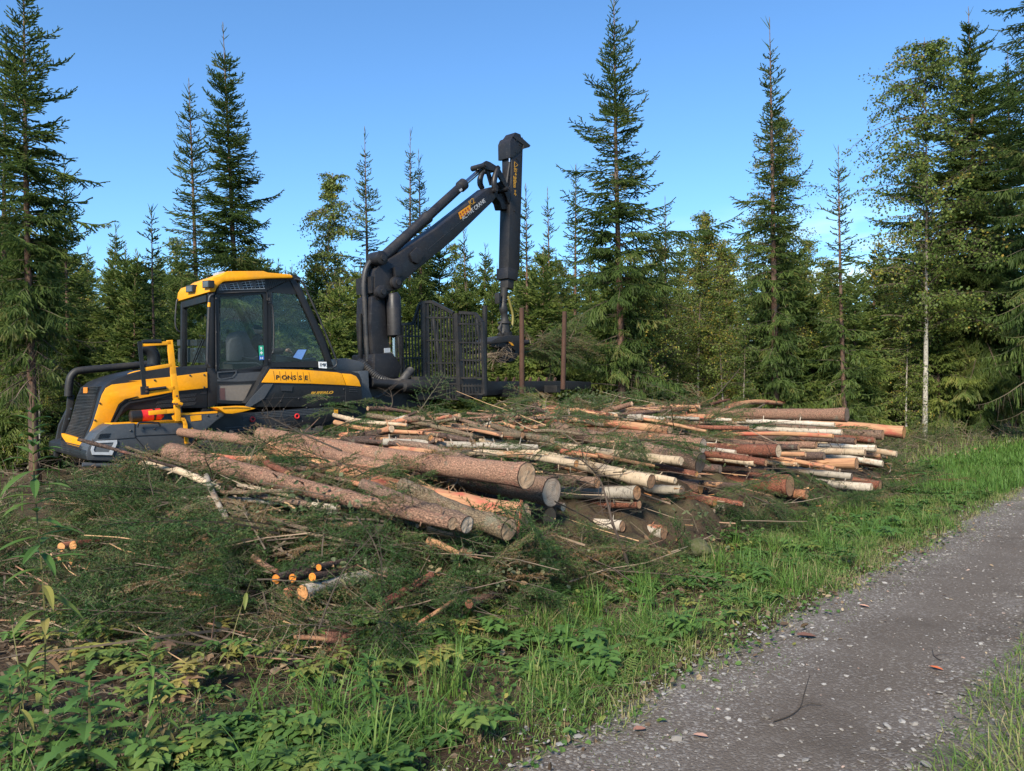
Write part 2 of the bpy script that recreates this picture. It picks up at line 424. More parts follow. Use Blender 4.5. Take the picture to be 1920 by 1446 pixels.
def endmat():
    m, nt, out = newmat("cut_wood_end")
    a = N(nt, "ShaderNodeAttribute", attribute_name="lc").outputs["Vector"]
    sep = N(nt, "ShaderNodeSeparateXYZ"); L(nt, a, sep.inputs[0])
    rad = sep.outputs[0]
    oi = N(nt, "ShaderNodeObjectInfo"); c = oi.outputs["Color"]
    n = noise_t(nt, a, 9, 3)
    rr = math_(nt, 'ADD', rad, math_(nt, 'MULTIPLY', n, 0.12))
    rings = math_(nt, 'SINE', math_(nt, 'MULTIPLY', rr, 55.0))
    col = mixc(nt, mapr(nt, rings, -1, 1, 0, 0.5), c, mixc(nt, 1.0, c, (0.50, 0.42, 0.36), 'MULTIPLY'))
    saw = noise_t(nt, a, 38, 4, 0.7, (1, 0.25, 2.0))
    col = mixc(nt, mapr(nt, saw, 0.5, 0.68, 0, 0.55), col, mixc(nt, 1.0, c, (0.45, 0.40, 0.36), 'MULTIPLY'))
    blot = noise_t(nt, a, 5, 4, 0.6)
    col = mixc(nt, mapr(nt, blot, 0.52, 0.68, 0, oi.outputs["Alpha"].default_value if False else 0.55), col, mixc(nt, 1.0, c, (0.55, 0.36, 0.25), 'MULTIPLY'))
    col = mixc(nt, mapr(nt, rad, 0.90, 0.96), col, (0.045, 0.03, 0.024))
    principled(nt, out, col, 0.85, 0, math_(nt, 'ADD', saw, math_(nt, 'MULTIPLY', rings, 0.1)), 0.5, 0.006, 0.2); return m
M['cut'] = endmat()
def groundmat(name, stops, scale, bump=0.6, dist=0.03, fine=60):
    m, nt, out = newmat(name)
    tc = N(nt, "ShaderNodeTexCoord").outputs["Object"]
    n1 = noise_t(nt, tc, scale, 6, 0.65); n2 = noise_t(nt, tc, fine, 5, 0.7)
    f = math_(nt, 'ADD', math_(nt, 'MULTIPLY', n1, 0.55), math_(nt, 'MULTIPLY', n2, 0.45))
    r = ramp(nt, f, stops)
    principled(nt, out, r.outputs[0], 0.95, 0, n2, bump, dist, 0.15); return m
M['soil'] = groundmat("forest_soil", [(0.34, (0.036, 0.025, 0.018)), (0.48, (0.088, 0.060, 0.040)), (0.56, (0.095, 0.086, 0.044)), (0.68, (0.18, 0.13, 0.08))], 1.6, 0.9, 0.05)
def roadmat():
    m, nt, out = newmat("gravel_road")
    tc = N(nt, "ShaderNodeTexCoord").outputs["Object"]
    n1 = noise_t(nt, tc, 1.3, 5, 0.6); n2 = noise_t(nt, tc, 140, 4, 0.75); n3 = noise_t(nt, tc, 22, 4, 0.65)
    v = N(nt, "ShaderNodeTexVoronoi", i_Scale=75.0); L(nt, tc, v.inputs["Vector"])
    col = mixc(nt, mapr(nt, n1, 0.35, 0.65), (0.112, 0.093, 0.076), (0.165, 0.146, 0.128))
    col = mixc(nt, mapr(nt, n2, 0.32, 0.68, 0.0, 0.75), mixc(nt, 1.0, col, (0.55, 0.53, 0.52), 'MULTIPLY'), mixc(nt, 1.0, col, (1.5, 1.5, 1.5), 'MULTIPLY'))
    col = mixc(nt, mapr(nt, v.outputs["Color"], 0.62, 0.80, 0, 0.55), col, (0.33, 0.315, 0.295))
    col = mixc(nt, mapr(nt, n3, 0.55, 0.7, 0, 0.5), col, (0.055, 0.046, 0.039))
    tk = N(nt, "ShaderNodeAttribute", attribute_name="track").outputs["Fac"]
    wn = math_(nt, 'MULTIPLY', tk, mapr(nt, noise_t(nt, tc, 2.6, 5, 0.65), 0.26, 0.50), True)
    fine = mixc(nt, mapr(nt, noise_t(nt, tc, 260, 3, 0.7), 0.3, 0.7), (0.075, 0.060, 0.048), (0.125, 0.104, 0.086))
    col = mixc(nt, math_(nt, 'MULTIPLY', wn, 0.85), col, fine)
    col = mixc(nt, mapr(nt, noise_t(nt, tc, 0.9, 4, 0.6), 0.52, 0.68, 0, 0.5), col, (0.060, 0.048, 0.038))
    h = math_(nt, 'ADD', math_(nt, 'MULTIPLY', n2, 0.5), math_(nt, 'MULTIPLY', math_(nt, 'SUBTRACT', 1.0, v.outputs[0]), 0.5))
    principled(nt, out, col, 0.92, 0, h, 0.8, 0.012, 0.2); return m
M['road'] = roadmat()
M['stone'] = leafmat("gravel_stones", [(0, (0.105, 0.094, 0.082)), (0.5, (0.19, 0.177, 0.160)), (0.9, (0.27, 0.262, 0.25)), (1, (0.29, 0.20, 0.155))], 0.0, 0.85)
M['moss'] = groundmat("mossy_stone", [(0.36, (0.040, 0.055, 0.016)), (0.5, (0.075, 0.080, 0.035)), (0.66, (0.13, 0.115, 0.09))], 6, 0.7, 0.02, 40)
M['stump'] = trunkmat("stump_bark", (0.10, 0.060, 0.042), (0.22, 0.14, 0.10))
# ------------------------------------------------------------------ ground and road
def axis(lo, hi, fine_lo, fine_hi, step, grow=1.28):
    a = list(np.arange(fine_lo, fine_hi + 1e-6, step))
    d, x = step, fine_hi
    while x < hi: d *= grow; x += d; a.append(min(x, hi))
    d, x = step, fine_lo
    while x > lo: d *= grow; x -= d; a.insert(0, max(x, lo))
    return np.array(a)
SS = axis(-400, 700, -2.0, 20.0, 0.16); TT = axis(-400, 600, -2.2, 11.0, 0.13)
V = np.zeros((len(SS) * len(TT), 3))
k = 0
for s in SS:
    for t in TT:
        p = RD.w(s, t, gz(s, t)); V[k] = p; k += 1
nT = len(TT)
i0 = (np.arange(len(SS) - 1)[:, None] * nT + np.arange(nT - 1)[None, :]).ravel()
Q = np.stack([i0, i0 + nT, i0 + nT + 1, i0 + 1], 1)
tag(mobj("ground", npmesh("ground", V, [Q], [M['soil']], smooth=True)), kind='structure')
def strip(name, t0, t1, s0, s1, jit):
    ss = axis(s0, s1, -1.0, 16.0, 0.10, 1.12); tt = np.linspace(t0, t1, 15); V = []; TK = []
    for s in ss:
        for j, t in enumerate(tt):
            e = 0
            if j == 0: e = jit * mnoise.fractal(Vector((s * 1.6, t0, 5)), 0.8, 2, 3)
            if j == 14: e = jit * mnoise.fractal(Vector((s * 1.6, t1, 9)), 0.8, 2, 3)
            tq = t + e
            z = gz(s, tq) + 0.016 + 0.006 * mnoise.noise(Vector((s * 3, tq * 5, 1)))
            if j in (0, 14): z -= 0.03
            V.append(RD.w(s, tq, z)); TK.append(math.exp(-((tq - 1.42) / .30) ** 2) + math.exp(-((tq + .45) / .30) ** 2))
    n = 15; i0 = (np.arange(len(ss) - 1)[:, None] * n + np.arange(n - 1)[None, :]).ravel()
    me = npmesh(name, np.array(V), [np.stack([i0, i0 + n, i0 + n + 1, i0 + 1], 1)], [M['road']], None, {'track': np.array(TK)}, smooth=True)
    return tag(mobj(name, me), kind='structure')
strip("gravel_road", -1.35, 2.36, -30, 260, 0.10)

# ------------------------------------------------------------------ tree builders
class Tree:
    """collects needle brushes / leaves / wood segments, then makes a trunk mesh and a crown mesh"""
    def __init__(self): self.br = []; self.seg = []; self.lf = []
    def crown(self, name, mats):
        Vs, P, MI, T = [], [], [], []; off = 0
        if self.br:
            a = np.array(self.br); p0, p1, w, ti = a[:, 0:3], a[:, 3:6], a[:, 6:7], a[:, 7]
            ax = p1 - p0; ax /= np.linalg.norm(ax, axis=1, keepdims=True) + 1e-9
            rr = np.random.default_rng(5).normal(size=ax.shape); b = np.cross(ax, rr); b /= np.linalg.norm(b, axis=1, keepdims=True) + 1e-9
            c = np.cross(ax, b); pm = p0 * 0.5 + p1 * 0.5; n = len(a)
            for q in (b, c):
                vv = np.stack([p0 - q * w * .40, p0 + q * w * .40, pm + q * w * .5, p1 + q * w * .12, p1 - q * w * .12, pm - q * w * .5], 1).reshape(-1, 3)
                i = off + np.arange(n)[:, None] * 6
                P += [i + np.array([[0, 1, 2, 5]]), i + np.array([[5, 2, 3, 4]])]; MI += [0, 0]
                Vs.append(vv); T.append(np.repeat(ti, 6)); off += n * 6
        if self.lf:
            a = np.array(self.lf); p, d, s, ti = a[:, 0:3], a[:, 3:6], a[:, 6:7], a[:, 7]
            d /= np.linalg.norm(d, axis=1, keepdims=True) + 1e-9
            rr = np.random.default_rng(6).normal(size=d.shape); b = np.cross(d, rr); b /= np.linalg.norm(b, axis=1, keepdims=True) + 1e-9
            n = len(a); vv = np.stack([p, p + d * s * .45 + b * s * .42, p + d * s, p + d * s * .45 - b * s * .42], 1).reshape(-1, 3)
            P.append(off + np.arange(n)[:, None] * 4 + np.arange(4)[None]); MI.append(0); Vs.append(vv); T.append(np.repeat(ti, 4)); off += n * 4
        if self.seg:
            a = np.array(self.seg); p0, p1, r0, r1 = a[:, 0:3], a[:, 3:6], a[:, 6:7], a[:, 7:8]
            ax = p1 - p0; ax /= np.linalg.norm(ax, axis=1, keepdims=True) + 1e-9
            b = np.cross(ax, np.array([[0.31, 0.17, 0.93]])); b /= np.linalg.norm(b, axis=1, keepdims=True) + 1e-9; c = np.cross(ax, b)
            n = len(a); vv = []
            for k in range(3):
                u = b * math.cos(2.094 * k) + c * math.sin(2.094 * k); vv += [p0 + u * r0, p1 + u * r1]
            vv = np.stack(vv, 1).reshape(-1, 3); i = off + np.arange(n)[:, None] * 6
            for k in range(3):
                j = (k + 1) % 3; P.append(i + np.array([[2 * k, 2 * j, 2 * j + 1, 2 * k + 1]])); MI.append(1)
            Vs.append(vv); T.append(np.full(n * 6, 0.5)); off += n * 6
        return npmesh(name, np.concatenate(Vs), P, mats, MI, {"tint": np.concatenate(T)})
def trunk_mesh(name, pts, rs, m, n=9):
    bm = bmesh.new(); tube(bm, pts, rs, n); me = bpy.data.meshes.new(name); bmesh.ops.recalc_face_normals(bm, faces=bm.faces)
    bm.to_mesh(me); bm.free(); me.materials.append(m); me.polygons.foreach_set("use_smooth", [True] * len(me.polygons)); return me
def trunk_path(rng, H, bend, n=16):
    ph, amp = rng.uniform(0, 6.28), bend * rng.uniform(0.5, 1.0)
    return lambda h: (amp * math.sin(h / H * 3.0 + ph) - amp * math.sin(ph), amp * math.cos(h / H * 2.3 + ph) - amp * math.cos(ph))
def spruce(seed, H, R, cb=0.1, dens=1.0, r0=None, droop=1.0, bare=0.06, lean=0.0, w=0.028, young=False):
    """Norway spruce: whorls, upturned tops, drooping skirts; returns (trunk mesh, crown mesh)"""
    rng = random.Random(seed); T = Tree()
    r0 = r0 or H * 0.0095
    off = trunk_path(rng, H, 0.06)
    tp = lambda h: (off(h)[0] + lean * h, off(h)[1], h)
    pts, rs = [], []
    for i in range(17):
        h = H * i / 16; pts.append(tp(h)); rs.append(max(0.006, r0 * (1 - h / H) ** 0.85 * (1.25 if i == 0 else 1)))
    tm = trunk_mesh("trunk", pts, rs, M['strunk'])
    h = H * cb * 0.55 + 0.4; first = True
    while h < H - bare * H:
        x = (H - h) / H                                  # 0 at the top
        prof = min(1.0, (x / 0.78)) ** 0.78 * (1.0 if h > H * (cb + 0.12) else 0.72)
        nwh = rng.randint(4, 6) if x > 0.1 else rng.randint(3, 4)
        a0 = rng.uniform(0, 6.28)
        step = (0.34 + 0.22 * (1 - x)) * (H / 11) ** 0.4 / (0.6 + 0.4 * dens)
        lst = [(h + rng.uniform(-.13, .13), a0 + i * 6.283 / nwh + rng.uniform(-.35, .35), rng.choice((1.0, 1.0, .85, .7))) for i in range(nwh)]
        lst += [(h + rng.uniform(0.08, step - 0.05), rng.uniform(0, 6.28), rng.uniform(0.25, 0.9)) for _ in range(int(8 * dens + rng.random()))]
        for hb, az, k in lst:
            if hb > H - bare * H * 0.8: continue
            Lb = 1.18 * R * prof * k * rng.uniform(0.55, 1.12)
            if rng.random() < 0.10: Lb *= rng.uniform(1.2, 1.45)
            Lb = max(Lb, 0.12 + 0.15 * k)
            dead = hb < H * cb
            if dead and rng.random() < 0.35: continue
            e0 = 0.92 - 1.0 * min(1, x / 0.75) ** 0.9 * droop + rng.uniform(-.24, .24)
            e1 = e0 - 0.25 * droop + rng.uniform(-.16, .16); e2 = min(1.0, e1 + 0.55 + rng.uniform(-.1, .25))
            bx, by, bz = tp(hb); p = (bx, by, bz); pl = [p]; tang = []
            nseg = max(4, int(Lb / 0.16)); az2 = az
            for i in range(nseg):
                f = i / (nseg - 1)
                e = e0 + (e1 - e0) * min(1, f / 0.5) if f < 0.5 else e1 + (e2 - e1) * ((f - 0.5) / 0.5) ** 1.5
                az2 += rng.uniform(-.07, .07)
                d = (math.cos(az2) * math.cos(e), math.sin(az2) * math.cos(e), math.sin(e)); tang.append((d, az2, e))
                p = tuple(p[j] + d[j] * Lb / nseg for j in range(3)); pl.append(p)
            rb = 0.004 + 0.0065 * Lb
            for i in range(nseg):
                T.seg.append((*pl[i], *pl[i + 1], rb * (1 - i / nseg) + .002, rb * (1 - (i + 1) / nseg) + .002))
            bt = rng.uniform(0.05, 0.75)
            live = 1.0 if not dead else 0.3
            dist = Lb * rng.uniform(0.05, 0.18); side = 1
            if not dead:
                for i in range(nseg):
                    if i / nseg > 0.18: T.br.append((*pl[i], *pl[i + 1], w, min(1, bt + rng.uniform(-.1, .25))))
            hang = max(0.0, min(0.9, (x - 0.25) * 1.5)) * droop
            st = 0.075 / dens
            while dist < Lb * 0.985:
                fi = dist / Lb * nseg; i = min(nseg - 1, int(fi)); f = fi - i
                q = tuple(pl[i][j] + (pl[i + 1][j] - pl[i][j]) * f for j in range(3))
                d, aa, e = tang[i]
                ls = (min(0.42 * (Lb - dist) + 0.09, 0.30 + 0.16 * Lb)) * rng.uniform(0.6, 1.15)
                sa = aa + side * rng.uniform(0.7, 1.15); se = e * 0.6 - hang * rng.uniform(0.15, 1.0) + rng.uniform(-.18, .18)
                side = -side
                if rng.random() < live:
                    sd = (math.cos(sa) * math.cos(se), math.sin(sa) * math.cos(se), math.sin(se))
                    se2 = se + (0.2 if x < 0.3 else -0.35 * hang)
                    sd2 = (math.cos(sa) * math.cos(se2), math.sin(sa) * math.cos(se2), math.sin(se2))
                    m_ = tuple(q[j] + sd[j] * ls * .55 for j in range(3)); e_ = tuple(m_[j] + sd2[j] * ls * .5 for j in range(3))
                    t1 = min(1, max(0, bt + rng.uniform(-.25, .3)))
                    T.br.append((*q, *m_, w, t1)); T.br.append((*m_, *e_, w * .95, min(1, t1 + .08)))
                    if ls > 0.17:
                        ns = int(ls / 0.068 * (0.7 + 0.3 * dens)); s2 = 1
                        for q2 in range(ns):
                            f2 = (q2 + .8) / (ns + .8); c = tuple(q[j] + (e_[j] - q[j]) * f2 for j in range(3))
                            l2 = (ls * (1 - f2) * 0.5 + 0.055) * rng.uniform(.7, 1.2); ta = sa + s2 * rng.uniform(.6, 1.1); te = se2 - hang * rng.uniform(0, .9); s2 = -s2
                            T.br.append((*c, c[0] + math.cos(ta) * math.cos(te) * l2, c[1] + math.sin(ta) * math.cos(te) * l2, c[2] + math.sin(te) * l2, w * .9, min(1, max(0, t1 + rng.uniform(-.15, .2)))))
                else:
                    sd = (math.cos(sa) * .9, math.sin(sa) * .9, se - .2)
                    T.seg.append((*q, *(q[j] + sd[j] * ls * .8 for j in range(3)), .003, .0015))
                dist += st * rng.uniform(0.7, 1.3)
        h += step
    # leader with its few bare spurs
    for i in range(9):
        hb = H - bare * H * rng.uniform(0.25, 1.1); a_ = rng.uniform(0, 6.28); e = rng.uniform(.8, 1.25); l = rng.uniform(.10, .42) * (H / 11) ** .5
        b = tp(hb); T.br.append((*b, b[0] + math.cos(a_) * math.cos(e) * l, b[1] + math.sin(a_) * math.cos(e) * l, b[2] + math.sin(e) * l, .020, .3))
    for i in range(6):
        b, c = tp(H - bare * H * (1 - i / 6) * 1.1), tp(H - bare * H * (1 - (i + 1) / 6) * 1.1); T.br.append((*b, *c, 0.026, .35))
    return tm, T.crown("crown", [M['needle_lit' if young else 'needle'], M['twig']])  # background stand takes the needles with light put into their colour
def birch(seed, H, R, cb=0.25, n=6500, yellow=0.2, size=0.05, narrow=1.0):
    rng = random.Random(seed); T = Tree(); off = trunk_path(rng, H, 0.16)
    tp = lambda h: (*off(h), h)
    tm = trunk_mesh("trunk", [tp(H * i / 16) for i in range(17)], [max(.006, H * .0068 * (1 - i / 16.5) ** 1.1) for i in range(17)], M['btrunk'])
    nb = int(H * 11); n = int(n * 2.0); per = max(6, n // nb)
    for i in range(nb):
        hb = H * (cb + (1 - cb) * (i + rng.random()) / nb * 0.985); x = (H - hb) / (H * (1 - cb))
        Lb = R * (0.22 + 1.15 * math.sin(min(1, x * 1.1) * 2.3) ** .8 * .8) * rng.uniform(.35, 1.2); az = rng.uniform(0, 6.28); e = rng.uniform(.35, 1.15) * narrow
        p = tp(hb); bt = rng.random(); ns = 7; path = [p]
        for k in range(ns):
            e -= rng.uniform(.05, .28); az += rng.uniform(-.2, .2)
            q = tuple(p[j] + (math.cos(az) * math.cos(e), math.sin(az) * math.cos(e), math.sin(e))[j] * Lb / ns for j in range(3))
            T.seg.append((*p, *q, (.012 * (1 - k / ns) + .003) * (H / 10), (.012 * (1 - (k + 1) / ns) + .003) * (H / 10))); p = q; path.append(p)
        ybr = rng.random() < yellow
        for k in range(per):
            f = rng.uniform(.0, 1) ** .75 * ns; j = min(ns - 1, int(f)); c = tuple(path[j][m] + (path[j + 1][m] - path[j][m]) * (f - j) for m in range(3))
            a_ = rng.uniform(0, 6.28); tl = rng.uniform(.03, .36) * (0.5 + 0.3 * Lb); ee = rng.uniform(-1.2, .4)
            c2 = (c[0] + math.cos(a_) * math.cos(ee) * tl, c[1] + math.sin(a_) * math.cos(ee) * tl, c[2] + math.sin(ee) * tl)
            if rng.random() < .3: T.seg.append((*c, *c2, .003, .0015))
            ti = rng.uniform(.62, 1) if (ybr and rng.random() < .75) else rng.uniform(0, .62)
            if rng.random() < 0.03: ti = rng.uniform(.8, 1)
            T.lf.append((*c2, rng.gauss(0, 1), rng.gauss(0, 1), rng.gauss(-.7, .8), size * rng.uniform(.7, 1.25), ti))
    return tm, T.crown("crown", [M['birchleaf'], M['twig']])
def plant_tree(name, meshes, x, y, label, group=None, sc=1.0, rz=0.0, z=None, cat="tree"):
    t = empty(name, (x, y, (gxy(x, y) if z is None else z) - 0.03)); t.rotation_euler = (0, 0, rz); t.scale = (sc, sc, sc)
    mobj("trunk", meshes[0], t); mobj("crown", meshes[1], t)
    return tag(t, label, cat, group)
def xy(px, D): return (px - 960) / F * D, D
def hero(kind, pxb, D, ytop, R, label, seed, pxt=None, **kw):
    """a tree standing at depth D under photo column pxb whose top reaches photo row ytop"""
    x, y = xy(pxb, D); zt = at(pxb, ytop, D).z; H = zt - gxy(x, y)
    if pxt is not None and kind is spruce: kw['lean'] = (pxt - pxb) / F * D / H
    m = kind(seed, H, R, **kw)
    return plant_tree("spruce_tree" if kind is spruce else "birch_tree", m, x, y, label)
hero(spruce, 68, 15.5, -75, 2.15, "tall dark spruce with a bare lower trunk in front of the machine's grille", 11, 38, cb=.30, dens=1.2, droop=1.1)
hero(spruce, 12, 19, 45, 1.5, "slender spruce half hidden behind the tall dark spruce by the grille", 12, 5, cb=.2, dens=.9)
hero(spruce, 135, 22, 295, 1.5, "short spruce whose tip shows beside the tall dark spruce by the grille", 13, 125, cb=.1)
hero(spruce, 452, 21, 42, 2.0, "tall full spruce with a long bare leader rising behind the cab roof", 14, 421, cb=.1, dens=1.25, bare=.08)
hero(spruce, 376, 23, 145, 2.0, "thin open spruce leaning on the full spruce behind the cab roof", 15, 351, cb=.12, dens=.8)
hero(spruce, 300, 19, 385, 0.95, "small thin spruce with a visible brown stem above the yellow ladder gate", 16, 287, cb=.42, dens=.7)
hero(birch, 618, 24, 318, 1.35, "green birch with pale stem between the cab and the crane pillar", 17, cb=.25, n=7500, yellow=.1, size=.066)
hero(spruce, 694, 26, 236, 1.5, "open spruce with forked candelabra tip above the crane's knee", 18, 688, dens=.75, cb=.15, bare=.09)
hero(spruce, 770, 28, 238, 1.5, "spruce crossed by the slanting crane boom with a long bare leader", 19, 763, dens=.8, cb=.1, bare=.1)
hero(spruce, 790, 28.6, 278, 1.3, "second leader of a pair, the shorter spruce crossed by the crane boom", 20, 781, dens=.8, cb=.1, bare=.1)
hero(spruce, 880, 25, 418, 1.2, "short spruce seen between the boom and the upright crane arm", 21, 874, dens=.8, cb=.15, bare=.09)
hero(spruce, 988, 25, 342, 1.05, "thin spruce with bare fork tip just beside the upright crane arm", 22, 984, dens=.75, cb=.2, bare=.09)
hero(spruce, 1028, 26, 350, 1.05, "thin spruce between the crane arm and the great open-field spruce", 23, 1023, dens=.75, cb=.2, bare=.09)
hero(spruce, 1080, 27, 305, 1.2, "spruce with tip hidden among the branches of the great central spruce", 24, 1074, dens=.8, cb=.2)
hero(spruce, 1170, 19.5, -22, 2.35, "great central spruce reaching the top of the view behind the log pile", 25, 1159, cb=.2, dens=1.0, droop=1.0, bare=.05)
hero(spruce, 1250, 26, 365, 1.2, "thin spruce with bare spike leader beside the yellow-green birch", 26, 1244, dens=.65, cb=.2, bare=.1)
hero(birch, 1312, 23, 388, 1.1, "yellow-green birch with thin pale stem behind the middle of the pile", 27, cb=.22, n=6500, yellow=.3, size=.055)
hero(spruce, 1453, 20.5, 32, 1.6, "tall narrow spruce entwined with a yellowing birch", 28, 1447, cb=.12, dens=.95, bare=.08)
hero(birch, 1466, 21.8, 200, 1.15, "yellowing birch growing through the tall narrow spruce", 29, cb=.3, n=8000, yellow=.6, size=.055)
hero(spruce, 1586, 21, 268, 1.3, "small open spruce with slim brown trunk standing alone before the cloud", 30, 1575, cb=.14, dens=.75, bare=.1)
hero(birch, 1733, 27, 72, 2.9, "tall leafy birch with white trunk beside the big dense spruce", 31, cb=.26, n=11500, yellow=.10, size=.092)
hero(spruce, 1838, 30, 12, 4.0, "big dense spruce with drooping skirts on the verge by the road", 32, 1820, cb=.10, dens=1.25, droop=1.15, bare=.07, w=.038, r0=.2)
hero(spruce, 1905, 40, 85, 3.9, "sunlit broad old spruce farther along the road edge", 33, 1895, cb=.05, dens=.9, droop=1.2, w=.042)
hero(spruce, 2010, 24, -420, 3.7, "old spruce overhanging the road, only its branch tips in view", 34, 1990, cb=.14, dens=.9, droop=1.2, w=.034)
hero(birch, 1690, 36, 480, 1.5, "small orange-leaved birch glowing behind the tall leafy birch", 35, cb=.2, n=3500, yellow=1.0, size=.08)
# the young mixed stand filling the depth behind the machine and the pile
bg_s = [spruce(50 + i, H, R, cb=cb, dens=d * 1.15, bare=.09, w=.042, young=True) for i, (H, R, cb, d) in enumerate([(7.5, 2.0, .04, .85), (8.6, 2.0, .06, .8), (6.4, 1.9, .03, .9), (9.4, 2.0, .08, .75), (5.2, 1.8, .02, .95)])]
bg_b = [birch(70 + i, H, R, cb=.12, n=n, yellow=yl, size=.075) for i, (H, R, n, yl) in enumerate([(8.0, 1.4, 4200, .3), (7.0, 1.3, 3600, .4), (8.8, 1.4, 4200, .1)])]
rng = random.Random(4)
cells = []
for D in (17.5, 20.5, 23.5, 27, 31, 36, 42, 50, 60):
    stp = 1.25 if D < 24 else (1.4 if D < 40 else 2.2)
    x = -D * 0.78 - 1
    while x < D * 0.78 + 1:
        cells.append((x + rng.uniform(-.7, .7), D + rng.uniform(-1.3, 1.3))); x += stp * rng.uniform(.8, 1.25)
n_s = n_b = 0
for x, y in cells:
    s, t, _ = RD.loc((x, y, 0))
    if t < 13.6 and s < 17.2: continue
    if t < 6.6 or n_s > 292: continue
    px = 960 + F * x / y
    tgt = np.interp(px, [-200, 160, 330, 560, 700, 900, 1100, 1300, 1480, 1600, 1700, 2200], [400, 420, 460, 500, 455, 460, 460, 450, 455, 470, 450, 380]) + rng.uniform(-30, 80)
    if y < 22: tgt = max(tgt, 500 + rng.uniform(0, 110))
    H = max(2.2, (740 - tgt) / F * y + CAMZ - gxy(x, y))
    if rng.random() < (0.66 if 1190 < px < 1430 or 1560 < px < 1700 else 0.18):
        me = rng.choice(bg_b); sc = min(1.25, H / me[0].vertices[-1].co.z); n_b += 1
        plant_tree("young_birch", me, x, y, "young green or yellowing birch scattered among the thicket of young spruces", "young birches of the thicket", sc, rng.uniform(0, 6.28))
    else:
        me = min(bg_s, key=lambda m: abs(m[0].vertices[-1].co.z - H * rng.uniform(.8, 1.25))); sc = max(.42, min(1.35, H / me[0].vertices[-1].co.z)); n_s += 1
        plant_tree("young_spruce", me, x, y, "young green spruce of the dense thicket filling the distance", "young spruces of the thicket", sc, rng.uniform(0, 6.28))
print("stand", n_s, n_b)
# ------------------------------------------------------------------ the forwarder (front unit frame FF, rear unit frame RD)
FF = Frame(-2.73, 14.33, 40.0)
def A(x, y): return 90 + x / 5.357, 620 + y / 5.357
def B(x, y): return 240 + x / 6.025, 620 + y / 6.025
def C(x, y): return 320 + x / 6.0, 490 + y / 6.0
def Dz(x, y): return 470 + x / 5.333, 640 + y / 5.333
def E(x, y): return 860 + x / 6.887, 230 + y / 6.887
def Fz(x, y): return 860 + x / 4.017, 420 + y / 4.017
def Z2(x, y): return 620 + x / 2.581, 220 + y / 2.581
VN = -1.35                                  # near flank of the front unit
_u, _z = FF.on_v(*A(375, 1105), -0.8)
p0 = FF.w(-2.2, 0, 0); fw = empty("forwarder", (p0.x, p0.y, gxy(p0.x, p0.y)))
tag(fw, "yellow and black forestry forwarder with its crane raised, standing behind the log pile", "forwarder")
def vpoly(name, pts, v0, v1, m, parent=fw, bevel=0.0, fr=FF, smooth=False):
    bm = bmesh.new(); prism(bm, [fr.pv(x, y, v0) for x, y in pts], fr.b * (v1 - v0), bevel)
    return bm_obj(name, bm, m, parent, smooth or bevel > 0)
def vtube(name, pts, v, r, m, parent=fw, fr=FF, n=10, spline=0):
    bm = bmesh.new()
    P = [fr.pv(x, y, (v[i] if isinstance(v, (list, tuple)) else v)) for i, (x, y) in enumerate(pts)]
    tube(bm, P, r, n, spline=spline); return bm_obj(name, bm, m, parent, True)
def vring(name, out, inn, v0, v1, m, parent=fw, fr=FF):
    bm = bmesh.new(); ring(bm, [fr.pv(x, y, v0) for x, y in out], [fr.pv(x, y, v0) for x, y in inn], fr.b * (v1 - v0))
    return bm_obj(name, bm, m, parent)
def upoly(name, pts, u, du, m, parent=fw, bevel=0.0, fr=FF):
    bm = bmesh.new(); prism(bm, [fr.pu(x, y, u) for x, y in pts], fr.a * du, bevel); return bm_obj(name, bm, m, parent, bevel > 0)
def text_obj(name, body, p, ux, uz, size, m, parent, extr=0.004, shear=0.0, bold=0.0, sx=1.0):
    """raised lettering: origin p, writing direction ux, up direction uz"""
    cu = bpy.data.curves.new(name, 'FONT'); cu.body = body; cu.size = size; cu.extrude = extr; cu.shear = shear; cu.offset = bold; cu.resolution_u = 3
    ob = bpy.data.objects.new(name, cu); COL.objects.link(ob)
    dg = bpy.context.evaluated_depsgraph_get(); dg.update()
    me = bpy.data.meshes.new_from_object(ob.evaluated_get(dg)); bpy.data.objects.remove(ob); bpy.data.curves.remove(cu)
    ux, uz = Vector(ux).normalized(), Vector(uz).normalized(); n = ux.cross(uz).normalized()
    o0 = root_of(parent)
    for v in me.vertices:
        v.co = Vector(p) + ux * v.co.x * sx + uz * v.co.y + n * v.co.z - o0
    me.materials.clear(); me.materials.append(m)
    return link(bpy.data.objects.new(name, me), parent)
def slots(bm, fr, v, quad, rows, cols, w, h, slant=0.4, th=0.006):
    """rows of slanted slits on a flank between the four pixel corners of quad (tl, tr, br, bl)"""
    q = [fr.pv(x, y, v) for x, y in quad]
    for r in range(rows):
        for c in range(cols):
            a, b = (c + .5) / cols, (r + .5) / rows
            p = (q[0] * (1 - a) + q[1] * a) * (1 - b) + (q[3] * (1 - a) + q[2] * a) * b
            pts = [p + fr.a * (sx * w / 2 + sz * slant * h / 2) + Vector((0, 0, sz * h / 2)) for sx, sz in ((-1, -1), (1, -1), (1, 1), (-1, 1))]
            prism(bm, pts, -fr.b * th)
